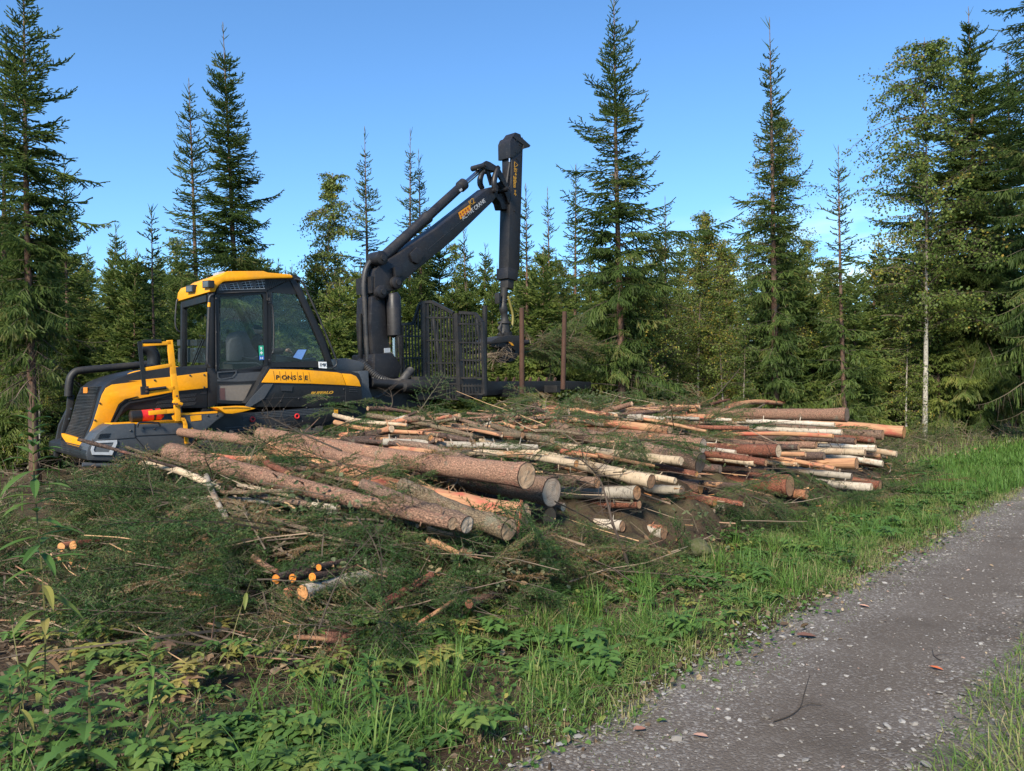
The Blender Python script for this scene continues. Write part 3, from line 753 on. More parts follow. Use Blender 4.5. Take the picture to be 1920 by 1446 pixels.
# --- bonnet
prof = [A(375, 1105), A(450, 930), A(490, 780), A(525, 650), A(560, 565), A(640, 500), A(780, 445), A(930, 405), B(300, 425), B(600, 408), B(892, 420), B(905, 880), B(560, 880), B(0, 900), A(640, 950)]
vpoly("bonnet", prof, -0.80, 0.72, M['black'], bevel=0.035)
yel = [A(372, 1112), A(445, 945), A(497, 780), A(540, 645), A(578, 578), A(640, 543), A(900, 512), B(0, 572), B(480, 522), B(890, 468), B(896, 648), B(780, 660), B(570, 682), B(0, 790), A(900, 660), A(770, 690), A(705, 740), A(660, 840), A(620, 930), A(480, 1060), A(420, 1122)]
pan = vpoly("side_panel", yel, -0.804, -0.823, M['yellow'], bevel=0.006)
rim = vring("panel_trim", [A(900, 662), A(775, 692), A(715, 742), A(660, 850), A(625, 940), A(665, 940), A(720, 850), A(760, 775), A(820, 730), A(1125, 675), B(560, 690), B(905, 655), B(905, 652), B(570, 684), B(0, 792)],
            [A(900, 664), A(776, 695), A(718, 745), A(664, 852), A(628, 941), A(640, 941), A(690, 850), A(740, 765), A(810, 715), A(1125, 664), B(560, 688), B(905, 654), B(905, 653), B(570, 686), B(0, 795)], -0.806, -0.835, M['black'])
bm = bmesh.new(); slots(bm, FF, -0.801, [B(330, 740), B(770, 700), B(760, 850), B(320, 880)], 3, 24, .012, .05, .6); slots(bm, FF, -0.801, [B(820, 690), B(890, 680), B(890, 715), B(820, 720)], 1, 5, .012, .04, .6)
bm_obj("vent_slots", bm, M['hose'], fw)
# grille: plate with rows of slats on the sloping nose
fp = [FF.on_v(*A(x, y), -0.80) for x, y in ((375, 1105), (450, 930), (490, 780), (525, 650), (560, 565), (640, 500))]
def nose(f):
    ln = [math.dist(fp[i], fp[i + 1]) for i in range(5)]; d = f * sum(ln)
    for i in range(5):
        if d <= ln[i] or i == 4: return tuple(fp[i][j] + (fp[i + 1][j] - fp[i][j]) * d / ln[i] for j in range(2))
        d -= ln[i]
bm = bmesh.new()
for i in range(34):
    f = 0.05 + 0.80 * i / 33; u, z = nose(f); th = .017 if i % 7 == 6 else .009
    bar(bm, FF.w(u - .018, -0.64, z), FF.w(u - .018, 0.56, z), .02, th)
for k in range(31):
    v = -0.64 + 1.2 * k / 30
    pts = [FF.w(nose(f)[0] - .012, v, nose(f)[1]) for f in (.04, .25, .45, .65, .87)]
    for a_, b_ in zip(pts, pts[1:]): bar(bm, a_, b_, .006, .012)
bm_obj("grille", bm, M['hose'], fw)
u, z = nose(.80); bm = bmesh.new(); bar(bm, FF.w(u - .04, -.05, z), FF.w(u - .04, .20, z), .01, .085); bm_obj("nose_badge", bm, flat("badge_orange", (.66, .22, .02), .4), fw)
u, z = nose(0.0); bm = bmesh.new()
prism(bm, [FF.w(u - .06, -.80, z + .02), FF.w(u - .06, .55, z + .05), FF.w(u - .06, .50, z + .0), FF.w(u - .06, .1, z - .09), FF.w(u - .06, -.80, z - .13)], FF.a * .05, .008); bm_obj("nose_strip", bm, M['yellow'], fw)
# hood rail (yellow), guard tube and far guard plates
vtube("hood_rail", [A(770, 492), A(790, 455), A(840, 428), A(925, 410), B(300, 450), B(480, 418), B(560, 418), B(600, 440), B(615, 468)], -.70, .016, M['yellow'], spline=3)
vtube("guard_tube", [A(1060, 330), A(930, 345), A(640, 372), A(340, 400), A(265, 425), A(225, 480), A(210, 560), A(205, 660)], .80, .058, M['dark'], spline=4, n=12)
vpoly("guard_plate", [A(190, 645), A(262, 650), A(240, 800), A(205, 930), A(160, 1060), A(150, 1180), A(110, 1200), A(130, 1000), A(180, 800)], .86, .80, M['dark'], bevel=.01)
gp = vpoly("guard_arm", [A(190, 765), A(150, 850), A(100, 950), A(65, 1120), A(52, 1260), A(80, 1280), A(140, 1210), A(105, 1190), A(125, 1030), A(160, 920), A(192, 800)], 1.25, 1.15, M['dark'], bevel=.01)
bm = bmesh.new()
for x, y in ((228, 785), (208, 885)): q = FF.pv(*A(x, y), .79); tube(bm, [q, q - FF.b * .02], .017, 8)
bm_obj("bolt", bm, M['chrome'], fw)
# front bumper across the machine, lower lip, side bar
u0, z0 = FF.on_v(*A(395, 1300), -1.33); u1, z1 = FF.on_v(*A(400, 1185), -1.33)
bm = bmesh.new(); prism(bm, [FF.w(u0 - .02, -1.33, z0), FF.w(u0 - .02, -1.33, z1 - .03), FF.w(u0 + .12, -1.33, z1 + .04), FF.w(u0 + .75, -1.33, z1 + .04), FF.w(u0 + .75, -1.33, z0 - .05), FF.w(u0 + .1, -1.33, z0 - .05)], FF.b * 2.66, .03)
bm_obj("bumper", bm, M['black'], fw, True)
bm = bmesh.new()
for r in range(5):
    for c in range(22): q = FF.w(u0 - .023, -1.0 + c * .06, z0 + .05 + r * .03); bar(bm, q, q + FF.b * .04, .006, .015)
bm_obj("bumper_slots", bm, M['hose'], fw)
vtube("bumper_bar", [A(345, 1352), A(400, 1350), A(730, 1357)], -1.30, .036, M['grey'])
# flank tank with headlight, handle and ledge
tank = [A(600, 962), A(640, 946), A(870, 932), A(890, 950), B(100, 1062), B(640, 1042), B(652, 1275), B(640, 1400), B(200, 1385), B(0, 1345), A(700, 1310), A(395, 1300), A(385, 1240), A(405, 1170), A(440, 1125), A(500, 1035)]
tk = vpoly("fuel_tank", tank, VN, -0.82, M['grey'], bevel=.03)
seam = bmesh.new()
for a_, b_ in (((870, 935), (870, 1040)), ((870, 1040), (880, 1075)), ((880, 1075), (1000, 1215)), ((500, 1105), (880, 1075)), ((1000, 1215), (1125, 1230))):
    bar(seam, FF.pv(*A(*a_), VN - .001), FF.pv(*A(*b_), VN - .001), .012, .008)
for a_, b_ in (((90, 1190), (640, 1165)),): bar(seam, FF.pv(*B(*a_), VN - .001), FF.pv(*B(*b_), VN - .001), .012, .008)
bm_obj("panel_seam", seam, M['black'], tk)
bm = bmesh.new(); slots(bm, FF, VN - .001, [A(520, 1035), A(630, 1030), A(610, 1080), A(500, 1085)], 2, 7, .008, .03, .7); bm_obj("vent_slots", bm, M['black'], tk)
hl_o = [A(452, 1128), A(500, 1106), A(690, 1098), A(692, 1130), A(640, 1250), A(440, 1246), A(428, 1200)]
hl_i = [A(475, 1142), A(510, 1128), A(655, 1122), A(655, 1140), A(610, 1222), A(465, 1220), A(455, 1195)]
hl = vring("headlight", hl_o, hl_i, VN - .002, VN - .022, M['lamp'])
vpoly("lens", hl_i, VN - .003, VN - .012, M['lens'], hl)
vtube("handle", [B(105, 1095), B(115, 1055), B(145, 1040), B(320, 1040), B(350, 1050), B(368, 1085)], VN - .05, .013, M['black'], tk, spline=3)
vpoly("tank_ledge", [A(640, 942), B(0, 1058), B(640, 1040), B(640, 1020), B(560, 1018), B(0, 1046), A(650, 934)], -1.28, -.84, M['yellow'])
# bracket panel, sills, step, decals
br = vpoly("step_bracket", [B(585, 940), B(1090, 925), B(1088, 962), B(1000, 1020), B(760, 1225), B(700, 1300), B(655, 1290), B(645, 1040), B(625, 985)], VN + .02, -.95, M['grey'], bevel=.015)
vpoly("sticker", [B(700, 962), B(828, 952), B(830, 1012), B(712, 1026)], VN + .018, VN + .014, M['yellow'], br)
vpoly("sticker", [B(695, 1105), B(725, 1095), B(760, 1130), B(758, 1150), B(695, 1150)], VN + .018, VN + .014, M['yellow'], br)
vpoly("sill_strip", [B(575, 938), B(1010, 912), B(1010, 932), B(590, 958)], VN + .015, -1.2, M['yellow'])
st = vpoly("cab_step", [B(1010, 872), B(1060, 866), B(1310, 852), B(1446, 880), B(1300, 918), B(1180, 940), B(1100, 936)], -1.42, -1.10, M['yellow'], bevel=.008)
bm = bmesh.new()
for i in range(22):
    x = 1070 + i * 14; q = FF.pv(*B(x, 868 + abs(i - 11) * .5), -1.425); bar(bm, q, q + FF.a * .012, .008, .016)
bm_obj("step_teeth", bm, M['ochre'], st)
# fire extinguisher clamped above the tank
ex0, ex1 = FF.pv(*A(818, 868), -1.10), FF.pv(*B(395, 940), -1.10)
bm = bmesh.new(); d = (ex1 - ex0).normalized(); tube(bm, [ex0 + d * .10, ex0 + d * .11, ex1 - d * .04, ex1], [.06, .083, .083, .05], 18)
ext = bm_obj("fire_extinguisher", bm, M['red'], fw, True)
bm = bmesh.new(); tube(bm, [ex0 - d * .0, ex0 + d * .02, ex0 + d * .15, ex0 + d * .151], [.05, .088, .088, .08], 18); bm_obj("cap", bm, M['black'], ext, True)
bm = bmesh.new(); tube(bm, [ex0 + d * .62, ex0 + d * .68], .087, 18); tube(bm, [ex0 + d * .30, ex0 + d * .33], .0855, 18); bm_obj("clamp", bm, M['black'], ext, True)
# folding ladder gate
lv = -1.36
ld = bmesh.new()
def vb(pts, w, h, v=lv):
    q = [FF.pv(*p, v) for p in pts]
    for a_, b_ in zip(q, q[1:]): bar(ld, a_, b_ + (b_ - a_).normalized() * h * .3, w, h, FF.a if abs((b_ - a_).normalized().z) > .7 else (0, 0, 1), .004)
vb([B(468, 108), B(510, 480), B(542, 760)], .05, .075); vb([B(150, 160), B(470, 140)], .05, .05)
vb([B(185, 438), B(480, 392)], .05, .05); vb([B(215, 695), B(515, 650)], .05, .055)
vb([B(548, 760), B(558, 1005)], .06, .075); vb([B(556, 1000), B(625, 1005), B(645, 1060), B(660, 1265)], .05, .05); vb([B(235, 932), B(420, 915), B(550, 905)], .05, .06)
vb([B(510, 800), B(600, 830)], .08, .04); vb([B(505, 960), B(520, 1000), B(560, 1018)], .03, .03)
ladder = bm_obj("ladder_gate", ld, M['yellow'], fw, True)
bm = bmesh.new(); tube(bm, [FF.pv(*B(160, 130), lv), FF.pv(*B(370, 126), lv)], .034, 10); tube(bm, [FF.pv(*B(235, 668), lv - .03), FF.pv(*B(430, 645), lv - .03)], .022, 8); tube(bm, [FF.pv(*B(180, 405), lv), FF.pv(*B(300, 392), lv)], .026, 8)
bm_obj("roller", bm, M['black'], ladder, True)
bm = bmesh.new(); bar(bm, FF.pv(*B(130, 122), lv - .02), FF.pv(*B(190, 700), lv - .02), .03, .05, FF.a); bar(bm, FF.pv(*B(185, 630), lv - .03), FF.pv(*B(192, 725), lv - .03), .05, .10, FF.a, .006); bm_obj("side_stay", bm, M['black'], ladder)
bm = bmesh.new()
for x, y in ((205, 650), (205, 690), (550, 740), (548, 830), (590, 850), (520, 830)): q = FF.pv(*B(x, y), lv - .045); tube(bm, [q, q - FF.b * .03], .014, 7)
bm_obj("bolt", bm, M['rust'], ladder, True)
# exhaust elbow
vtube("exhaust_pipe", [B(150, 195), B(215, 205), B(268, 245), B(292, 310), B(292, 400), B(290, 460)], -.05, [.085, .09, .095, .095, .095, .095], M['black'], spline=4, n=14)
# --- belly: perforated panels, dark chassis, tie-down rings
vpoly("belly_panel", [B(905, 880), B(1100, 925), Dz(0, 715), Dz(560, 668), Dz(830, 655), Dz(900, 700), Dz(870, 770), Dz(700, 835), Dz(300, 880), Dz(0, 960), B(1150, 1250), B(760, 1300), B(700, 1250)], -1.02, 1.0, M['black'], bevel=.02)
for q4, rw, cn in (([Dz(40, 712), Dz(680, 672), Dz(690, 730), Dz(50, 775)], 4, 44), ([Dz(50, 858), Dz(400, 818), Dz(360, 920), Dz(110, 935)], 4, 26), ([B(1100, 1085), B(1420, 1060), B(1420, 1150), B(1100, 1170)], 3, 22), ([B(1300, 950), B(1390, 945), B(1390, 1015), B(1300, 1020)], 4, 6)):
    bm = bmesh.new(); slots(bm, FF, -1.021, q4, rw, cn, .022, .012, .9); bm_obj("vent_slots", bm, M['grey'], fw)
def torus(bm, c, ax, R, r, n=20, m_=8):
    ax = Vector(ax).normalized(); x = ax.cross(Vector((0, 0, 1))).normalized(); y = ax.cross(x); g = []
    for i in range(n):
        a_ = 2 * math.pi * i / n; dd = x * math.cos(a_) + y * math.sin(a_)
        g.append([bm.verts.new(Vector(c) + dd * (R + r * math.cos(2 * math.pi * k / m_)) + ax * r * math.sin(2 * math.pi * k / m_)) for k in range(m_)])
    for i in range(n):
        for k in range(m_): bm.faces.new((g[i][k], g[(i + 1) % n][k], g[(i + 1) % n][(k + 1) % m_], g[i][(k + 1) % m_]))
for x, y in ((20, 780), (465, 750)):
    bm = bmesh.new(); torus(bm, FF.pv(*Dz(x, y), -1.035), FF.b, .033, .013); bm_obj("lifting_ring", bm, M['red'], fw, True)
vpoly("corner_tab", [Dz(838, 672), Dz(875, 668), Dz(872, 735), Dz(840, 740)], -1.05, -1.03, M['yellow'])
vpoly("corner_tab", [B(905, 1105), B(940, 1103), B(938, 1180), B(905, 1180)], -1.05, -1.03, M['yellow'])
vpoly("chassis", [A(800, 1290), B(700, 1250), Dz(900, 700), Dz(1150, 600), Dz(1150, 760), Dz(0, 1000), A(800, 1420)], -.5, .5, M['dark'])
for pxs, v in (([A(420, 1060), A(470, 900), A(520, 730)], -.826), ([B(300, 560), B(700, 505), B(860, 500), B(860, 640)], -.826), ([B(610, 1100), B(610, 1200), B(300, 1110), B(30, 1130), A(960, 980)], VN - .002), ([B(900, 960), B(1000, 955), B(780, 1150), B(690, 1250)], VN + .016), ([Dz(120, 690), Dz(330, 680), Dz(560, 665), Dz(720, 700), Dz(250, 830), Dz(520, 800)], -1.022), ([Dz(30, 600), Dz(480, 575), Dz(700, 640), Dz(930, 480), Dz(930, 600), Dz(300, 600)], -.982), ([C(512, 420), C(512, 800), C(512, 1180), C(1110, 420), C(1110, 440), C(1110, 1110)], -.875)):
    for P_ in pxs:
        bm = bmesh.new(); q = FF.pv(*P_, v); tube(bm, [q, q - FF.b * .008, q - FF.b * .012], [.014, .014, .008], 6); bm_obj("bolt", bm, M['hose'], fw)
# --- bogie wheels
def wheel(fr, u, v, r=.66, wd=.62, parent=fw):
    zc = gz(*RD.loc(fr.w(u, v, 0))[:2]) + r - .03; bm = bmesh.new(); n = 40; pr = [(-wd / 2, r * .55), (-wd / 2, r * .86), (-wd * .42, r * .95), (wd * .42, r * .95), (wd / 2, r * .86), (wd / 2, r * .55)]
    rg = [[bm.verts.new(fr.w(u + q * math.cos(2 * math.pi * i / n), v + o, zc + q * math.sin(2 * math.pi * i / n))) for o, q in pr] for i in range(n)]
    for i in range(n):
        for k in range(len(pr) - 1): bm.faces.new((rg[i][k], rg[(i + 1) % n][k], rg[(i + 1) % n][k + 1], rg[i][k + 1]))
    for i in range(20):
        a_ = 2 * math.pi * i / 20
        for sg in (-1, 1):
            p_ = fr.w(u + r * .96 * math.cos(a_), v, zc + r * .96 * math.sin(a_)); q = fr.w(u + r * .96 * math.cos(a_ + .16), v + sg * wd * .46, zc + r * .96 * math.sin(a_ + .16))
            bar(bm, p_, q, .06, .07, fr.a * math.cos(a_) + Vector((0, 0, math.sin(a_))))
    w_ = empty("wheel", fr.w(u, v, zc) - fw.location); w_.parent = fw
    def put(nm, bm_, m_):
        bmesh.ops.recalc_face_normals(bm_, faces=bm_.faces); bmesh.ops.translate(bm_, verts=bm_.verts, vec=-fr.w(u, v, zc)); me = bpy.data.meshes.new(nm); bm_.to_mesh(me); bm_.free(); me.materials.append(m_); link(bpy.data.objects.new(nm, me), w_)
    put("tyre", bm, M['rubber'])
    b2 = bmesh.new(); tube(b2, [fr.w(u, v - wd * .42, zc), fr.w(u, v - wd * .40, zc), fr.w(u, v, zc), fr.w(u, v + wd * .40, zc), fr.w(u, v + wd * .42, zc)], [r * .2, r * .56, r * .45, r * .56, r * .2], 24); put("rim", b2, M['yellow'])
for u in (-3.05, -1.62):
    for v in (-1.03, 1.03): wheel(FF, u, v)
# --- cab
cy0, cy1 = -0.80, 0.62
vpoly("cab_base", [C(418, 1200), C(700, 1232), C(1095, 1165), Dz(172, 250), Dz(0, 470), B(1345, 830), B(1000, 840), B(905, 870), B(892, 500)], cy0, cy1, M['black'], bevel=.02)
# rear flank panels
rp = vpoly("rear_panel", [C(1095, 1175), Dz(190, 262), Dz(800, 292), Dz(1000, 300), Dz(1085, 320), Dz(1112, 380), Dz(1118, 640), Dz(900, 620), Dz(700, 660), Dz(0, 660), Dz(-60, 620), Dz(20, 540)], -0.98, .9, M['black'], bevel=.025)
stripe = vpoly("side_stripe", [Dz(106, 412), Dz(192, 280), Dz(500, 284), Dz(860, 312), Dz(905, 322), Dz(948, 440), Dz(600, 424)], -0.984, -1.000, M['yellow'], bevel=.004)
vpoly("corner_panel", [Dz(910, 322), Dz(1000, 328), Dz(1050, 350), Dz(1080, 395), Dz(1098, 452), Dz(955, 441)], -0.984, -1.000, M['yellow'], bevel=.004)
vpoly("grey_gusset", [Dz(0, 570), Dz(135, 428), Dz(222, 426), Dz(130, 572), Dz(20, 640), Dz(-60, 690), Dz(-90, 690)], -0.984, -.998, M['grey'])
vpoly("panel_latch", [Dz(300, 448), Dz(418, 446), Dz(410, 500), Dz(305, 496)], -0.984, -.996, M['hose'])
bm = bmesh.new()
for i in range(3):
    for k in range(4): q = FF.pv(*Dz(985 + k * 22, 462 + i * 20), -.985); bar(bm, q, q + FF.a * .03, .01, .015)
for a_, b_ in (((0, 575), (940, 548)), ((950, 330), (950, 640))): bar(bm, FF.pv(*Dz(*a_), -.981), FF.pv(*Dz(*b_), -.981), .008, .008)
bm_obj("vent_slots", bm, M['hose'], rp)
def vtext(name, body, px, v, h_px, m, parent, px_to, shear=0, bold=0.0, sx=1.0, fr=FF):
    p = fr.pv(*px, v); q = fr.pv(*px_to, v); top = fr.pv(px[0], px[1] - h_px, v); return text_obj(name, body, p, q - p, (0, 0, 1), (top - p).length / .70, m, parent, .003, shear, bold, sx)
for i, ch in enumerate("PONSSE"):
    vtext("lettering", ch, Dz(250 + i * 57.5, 380 + i * .8), -1.0025, 42 / 5.333, M['black'], stripe, Dz(600, 385), bold=.0015, sx=1.2)
bm = bmesh.new()
for i in range(7): x = 227 + i * 59; bar(bm, FF.pv(*Dz(x, 296 + i * 2), -1.002), FF.pv(*Dz(x + 14, 392 + i * 1.5), -1.002), .003, .003, FF.a)
bm_obj("stripe_lines", bm, M['black'], stripe)
vtext("lettering", "BUFFALO", Dz(598, 533), -.9825, 27 / 5.333, M['ochre'], rp, Dz(918, 520), shear=.35, bold=.003, sx=1.5)
# pillars, window frames, glass on both flanks
def flank(v, dv):
    f = lambda P: P
    vring("window_frame", [C(520, 330), C(1080, 328), C(1100, 400), C(1100, 1165), C(1045, 1235), C(510, 1235), C(505, 400)], [C(560, 395), C(1030, 372), C(1050, 420), C(1058, 1165), C(1010, 1215), C(545, 1215), C(548, 410)], v, v + dv, M['black'])
    vpoly("pillar", [C(430, 345), C(505, 345), C(522, 1260), C(400, 1200)], v + dv * .2, v + dv * 1.2, M['black'], bevel=.01)
    vpoly("pillar", [C(1345, 215), C(1400, 190), C(1550, 520), C(1720, 870), C(1835, 1190), C(1775, 1190), C(1690, 960), C(1560, 660), C(1420, 360)], v, v + dv, M['black'], bevel=.008)
    vpoly("window_bar", [C(1090, 1135), C(1770, 1120), C(1840, 1195), C(1100, 1190)], v, v + dv, M['black'])
    vpoly("window_bar", [C(1082, 345), C(1135, 345), C(1135, 1180), C(1090, 1180)], v, v + dv, M['black'])
    vpoly("header_panel", [C(1080, 335), C(1365, 205), C(1420, 375), C(1130, 350)], v + dv * .3, v + dv, M['black'])
    vpoly("window_pane", [C(555, 390), C(1040, 368), C(1062, 1170), C(1010, 1220), C(545, 1220)], v + dv * .5, v + dv * .62, M['glass'])
    vpoly("window_pane", [C(1125, 345), C(1415, 370), C(1560, 660), C(1775, 1130), C(1110, 1140)], v + dv * .5, v + dv * .62, M['glass'])
flank(cy0, .07); flank(cy1, -.07)
# pale edge line round the door, lower door window, handle recess
vtube("door_seal", [C(512, 1240), C(505, 380), C(530, 362), C(1060, 338), C(1085, 360), C(1088, 440)], cy0 - .012, .010, M['hose'])
vtube("grab_bar", [C(1100, 470), C(1145, 500), C(1160, 760), C(1155, 1010), C(1135, 1035)], cy0 - .05, .012, M['hose'], spline=3)
dw_o = [B(1000, 590), B(1440, 565), B(1330, 835), B(1000, 820)]; dw_i = [B(1022, 612), B(1405, 595), B(1305, 795), B(1025, 785)]
dw = vring("door_window", dw_o, dw_i, cy0 - .002, cy0 - .02, M['black']); vpoly("pane", dw_i, cy0 - .003, cy0 - .008, M['beige'], dw)
vpoly("boot_reflection", [B(1035, 650), B(1095, 650), B(1100, 785), B(1035, 780)], cy0 - .0085, cy0 - .011, flat("reddish_reflection", (.10, .05, .045), .4), dw)  # reddish boot-shaped reflection painted as a thin patch on the pane
vring("door_handle", [C(520, 1245), C(742, 1228), C(738, 1268), C(700, 1310), C(560, 1335), C(525, 1315)], [C(530, 1256), C(728, 1241), C(722, 1264), C(692, 1300), C(562, 1322), C(536, 1306)], cy0 - .003, cy0 - .02, M['grey'])
vpoly("door_panel", [C(745, 1262), C(1045, 1240), C(1095, 1190), Dz(150, 290), Dz(40, 405), B(1010, 575), C(522, 1345), C(530, 1325), C(700, 1318)], cy0 - .004, cy0 - .012, M['grey'])
# grab tube at the bonnet corner
vtube("grab_bar", [C(480, 372), C(445, 392), C(432, 440), C(428, 600), C(412, 1100), C(425, 1160), C(440, 1185)], cy0 - .06, .020, M['hose'], spline=3)
vtube("yellow_band", [C(434, 465), C(432, 515)], cy0 - .06, .024, M['yellow'])
# front end: pane, posts
uc, zc_ = FF.on_v(*C(435, 700), cy0); vfar, _ = FF.on_u(*C(140, 700), uc)
def fpt(f, z, du=0): return FF.w(uc + du, cy0 + .03 + (vfar - cy0 - .03) * f, z)
zt, zb = FF.on_v(*C(450, 400), cy0)[1], FF.on_v(*C(415, 1190), cy0)[1]
bm = bmesh.new(); prism(bm, [fpt(.05, zb + .03), fpt(.95, zb + .03), fpt(.95, zt - .06), fpt(.05, zt - .06)], FF.a * .01); bm_obj("window_pane", bm, M['glass'], fw)
bm = bmesh.new(); bar(bm, fpt(.97, zb - .05), fpt(.97, zt), .09, .09, FF.a, .01); bar(bm, fpt(.02, zt - .02), fpt(1, zt - .02), .07, .10); bar(bm, fpt(.02, zb + .0), fpt(1, zb), .07, .08); bm_obj("pillar", bm, M['black'], fw, True)
print("cab", uc, vfar, zt, zb)
bm = bmesh.new()
for du in (0, .05): bar(bm, FF.pu(*C(230 + du * 400, 1185), uc - .03), FF.pu(*C(352 + du * 500, 880), uc - .03), .012, .02, FF.b)
tube(bm, [FF.pu(*C(355, 880), uc - .03), FF.pu(*C(320, 830), uc - .03), FF.pu(*C(385, 845), uc - .03)], .006, 6); bm_obj("wiper", bm, M['black'], fw)
vtube("mirror_bracket", [C(135, 432), C(85, 430), C(66, 470), C(52, 690), C(75, 775), C(120, 795), C(160, 740)], cy1, .014, M['hose'], spline=3)
bm = bmesh.new(); bar(bm, FF.pu(*C(175, 920), uc + .25), FF.pu(*C(400, 920), uc + .25), .3, .10); bar(bm, FF.pu(*C(185, 1060), uc + .25), FF.pu(*C(400, 1060), uc + .25), .3, .24); bm_obj("storage_box", bm, M['grey'], fw)
# roof
zr = lambda x, y, v=-.86: FF.pv(*C(x, y), v)
rf = vpoly("roof", [C(500, 345), C(532, 275), C(600, 228), C(1100, 192), C(1378, 188), C(1372, 160), C(1340, 145), C(1100, 126), C(1050, 108), C(640, 110), C(560, 162), C(480, 182), C(445, 240), C(432, 345)], -.88, .70, M['yellow'], bevel=.03)
vpoly("roof_front", [C(432, 348), C(440, 300), C(470, 215), C(560, 160), C(620, 200), C(520, 300), C(490, 348)], -.84, .70, M['yellow'], bevel=.02)
vpoly("roof_grille_box", [C(512, 335), C(545, 275), C(600, 235), C(1100, 200), C(1350, 196), C(1085, 325)], -.79, .62, M['black'])
lat = bmesh.new()
for i in range(11): x = 560 + i * 46; bar(lat, zr(x, 262 - i * 6, -.795), zr(x + 30, 330 - i * 3, -.795), .004, .006, FF.a)
for k in range(4): bar(lat, zr(545, 262 + k * 20, -.795), zr(1060, 212 + k * 32, -.795), .004, .006)
bm_obj("lattice", lat, M['lamp'], rf)
for x in (630, 770, 925):
    bm = bmesh.new(); tube(bm, [zr(x, 278 - (x - 630) * .07, -.78), zr(x, 278 - (x - 630) * .07, -.80)], [.06, .055], 12); bm_obj("work_light", bm, M['lens'], rf, True)
bm = bmesh.new()
for i in range(12): x = 1080 + i * 20; bar(bm, zr(x, 205, -.795), zr(x + 26, 320 - i * 9, -.795), .008, .006, FF.a)
bm_obj("roof_ribs", bm, M['hose'], rf)
for xa, xb, ya, yb in ((170, 250, 262, 352), (355, 432, 212, 302)):
    lb = upoly("work_light", [C(xa, ya + 10), C(xb, ya), C(xb, yb - 8), C(xa, yb)], FF.on_v(*C(440, 300), -.84)[0] - .06, .08, M['black'], bevel=.006)
    upoly("lens", [C(xa + 10, ya + 18), C(xb - 10, ya + 10), C(xb - 10, yb - 16), C(xa + 10, yb - 8)], FF.on_v(*C(440, 300), -.84)[0] - .061, -.006, M['lens'], lb)
vpoly("roof_cap", [C(1360, 150), C(1400, 148), C(1468, 185), C(1462, 240), C(1400, 215), C(1376, 185)], -.80, .62, M['black'], bevel=.01)
vpoly("roof_hatch", [C(535, 122), C(605, 112), C(608, 150), C(538, 160)], .1, .35, M['lamp'])
vtube("rear_rail", [C(1395, 200), C(1470, 225), C(1520, 310), C(1660, 620), C(1780, 900), C(1865, 1120), C(1855, 1180), C(1820, 1200)], cy0, .016, M['hose'], spline=3)
vtube("rear_rail", [C(1395, 200), C(1470, 225), C(1520, 310), C(1660, 620), C(1780, 900), C(1865, 1120)], cy1 - .05, .016, M['hose'], spline=3)
# rear pane between the sloping posts
bm = bmesh.new(); a_, b_ = FF.on_v(*C(1400, 330), cy0), FF.on_v(*C(1800, 1140), cy0)
prism(bm, [FF.w(a_[0], cy0 + .05, a_[1]), FF.w(a_[0], cy1 - .05, a_[1]), FF.w(b_[0], cy1 - .05, b_[1]), FF.w(b_[0], cy0 + .05, b_[1])], FF.a * .01); bm_obj("window_pane", bm, M['glass'], fw)
# name card with handwriting, emergency sticker
card = vpoly("name_card", [C(1660, 1130), C(1752, 1133), C(1756, 1206), C(1666, 1200)], cy0 - .012, cy0 - .018, M['white'])
vtext("lettering", "1MK", C(1672, 1182), cy0 - .020, 38 / 6, M['black'], card, C(1752, 1184), sx=.85)
stk = vpoly("sticker", [C(990, 950), C(1045, 948), C(1050, 1060), C(996, 1062)], cy0 + .012, cy0 + .016, M['green'])
vpoly("sticker_foot", [C(996, 1062), C(1050, 1060), C(1052, 1108), C(999, 1112)], cy0 + .012, cy0 + .016, M['blue'], stk)
bm = bmesh.new()
for a_, b_, w_ in (((1019, 1000), (1019, 968), .010), ((1008, 980), (1019, 965), .010), ((1030, 980), (1019, 965), .010), ((1021, 1048), (1021, 1014), .014), ((1006, 1031), (1037, 1030), .014), ((1012, 1078), (1012, 1100), .008), ((1012, 1090), (1035, 1090), .008), ((1035, 1076), (1035, 1100), .008)):
    bar(bm, FF.pv(*C(*a_), cy0 + .011), FF.pv(*C(*b_), cy0 + .011), .002, w_, FF.a if a_[0] == b_[0] else (0, 0, 1))
bm_obj("symbols", bm, M['white'], stk)
# interior
seatp = [C(740, 1080), C(735, 860), C(770, 790), C(820, 775), C(865, 800), C(890, 860), C(930, 960), C(1010, 1060), C(1080, 1070), C(1090, 1120), C(860, 1140)]
vpoly("operator_seat", seatp, -.28, .22, M['seat'], bevel=.05)
vpoly("armrest", [C(660, 920), C(690, 870), C(760, 855), C(805, 870), C(830, 1060), C(800, 1120), C(680, 1135), C(650, 1120)], -.42, -.30, M['seat'], bevel=.03)
vtube("armrest_trim", [C(805, 1075), C(850, 1090), C(930, 1095), C(985, 1070)], -.44, .012, M['grey'])
vpoly("seat_base", [C(700, 1120), C(1040, 1110), C(1040, 1240), C(700, 1240)], -.3, .25, M['dark'])
vpoly("console", [C(1180, 1050), C(1360, 1075), C(1480, 1110), C(1640, 1080), C(1660, 1200), C(1180, 1200)], -.35, .3, M['black'], bevel=.03)
scr = vpoly("monitor", [C(1362, 1085), C(1430, 985), C(1545, 985), C(1480, 1115)], -.5, -.46, M['black']); vpoly("display", [C(1376, 1080), C(1434, 994), C(1528, 994), C(1472, 1106)], -.501, -.504, M['screen'], scr)
vtube("door_rail", [C(600, 1150), C(960, 1145), C(1040, 1190)], cy0 + .12, .012, M['grey'])
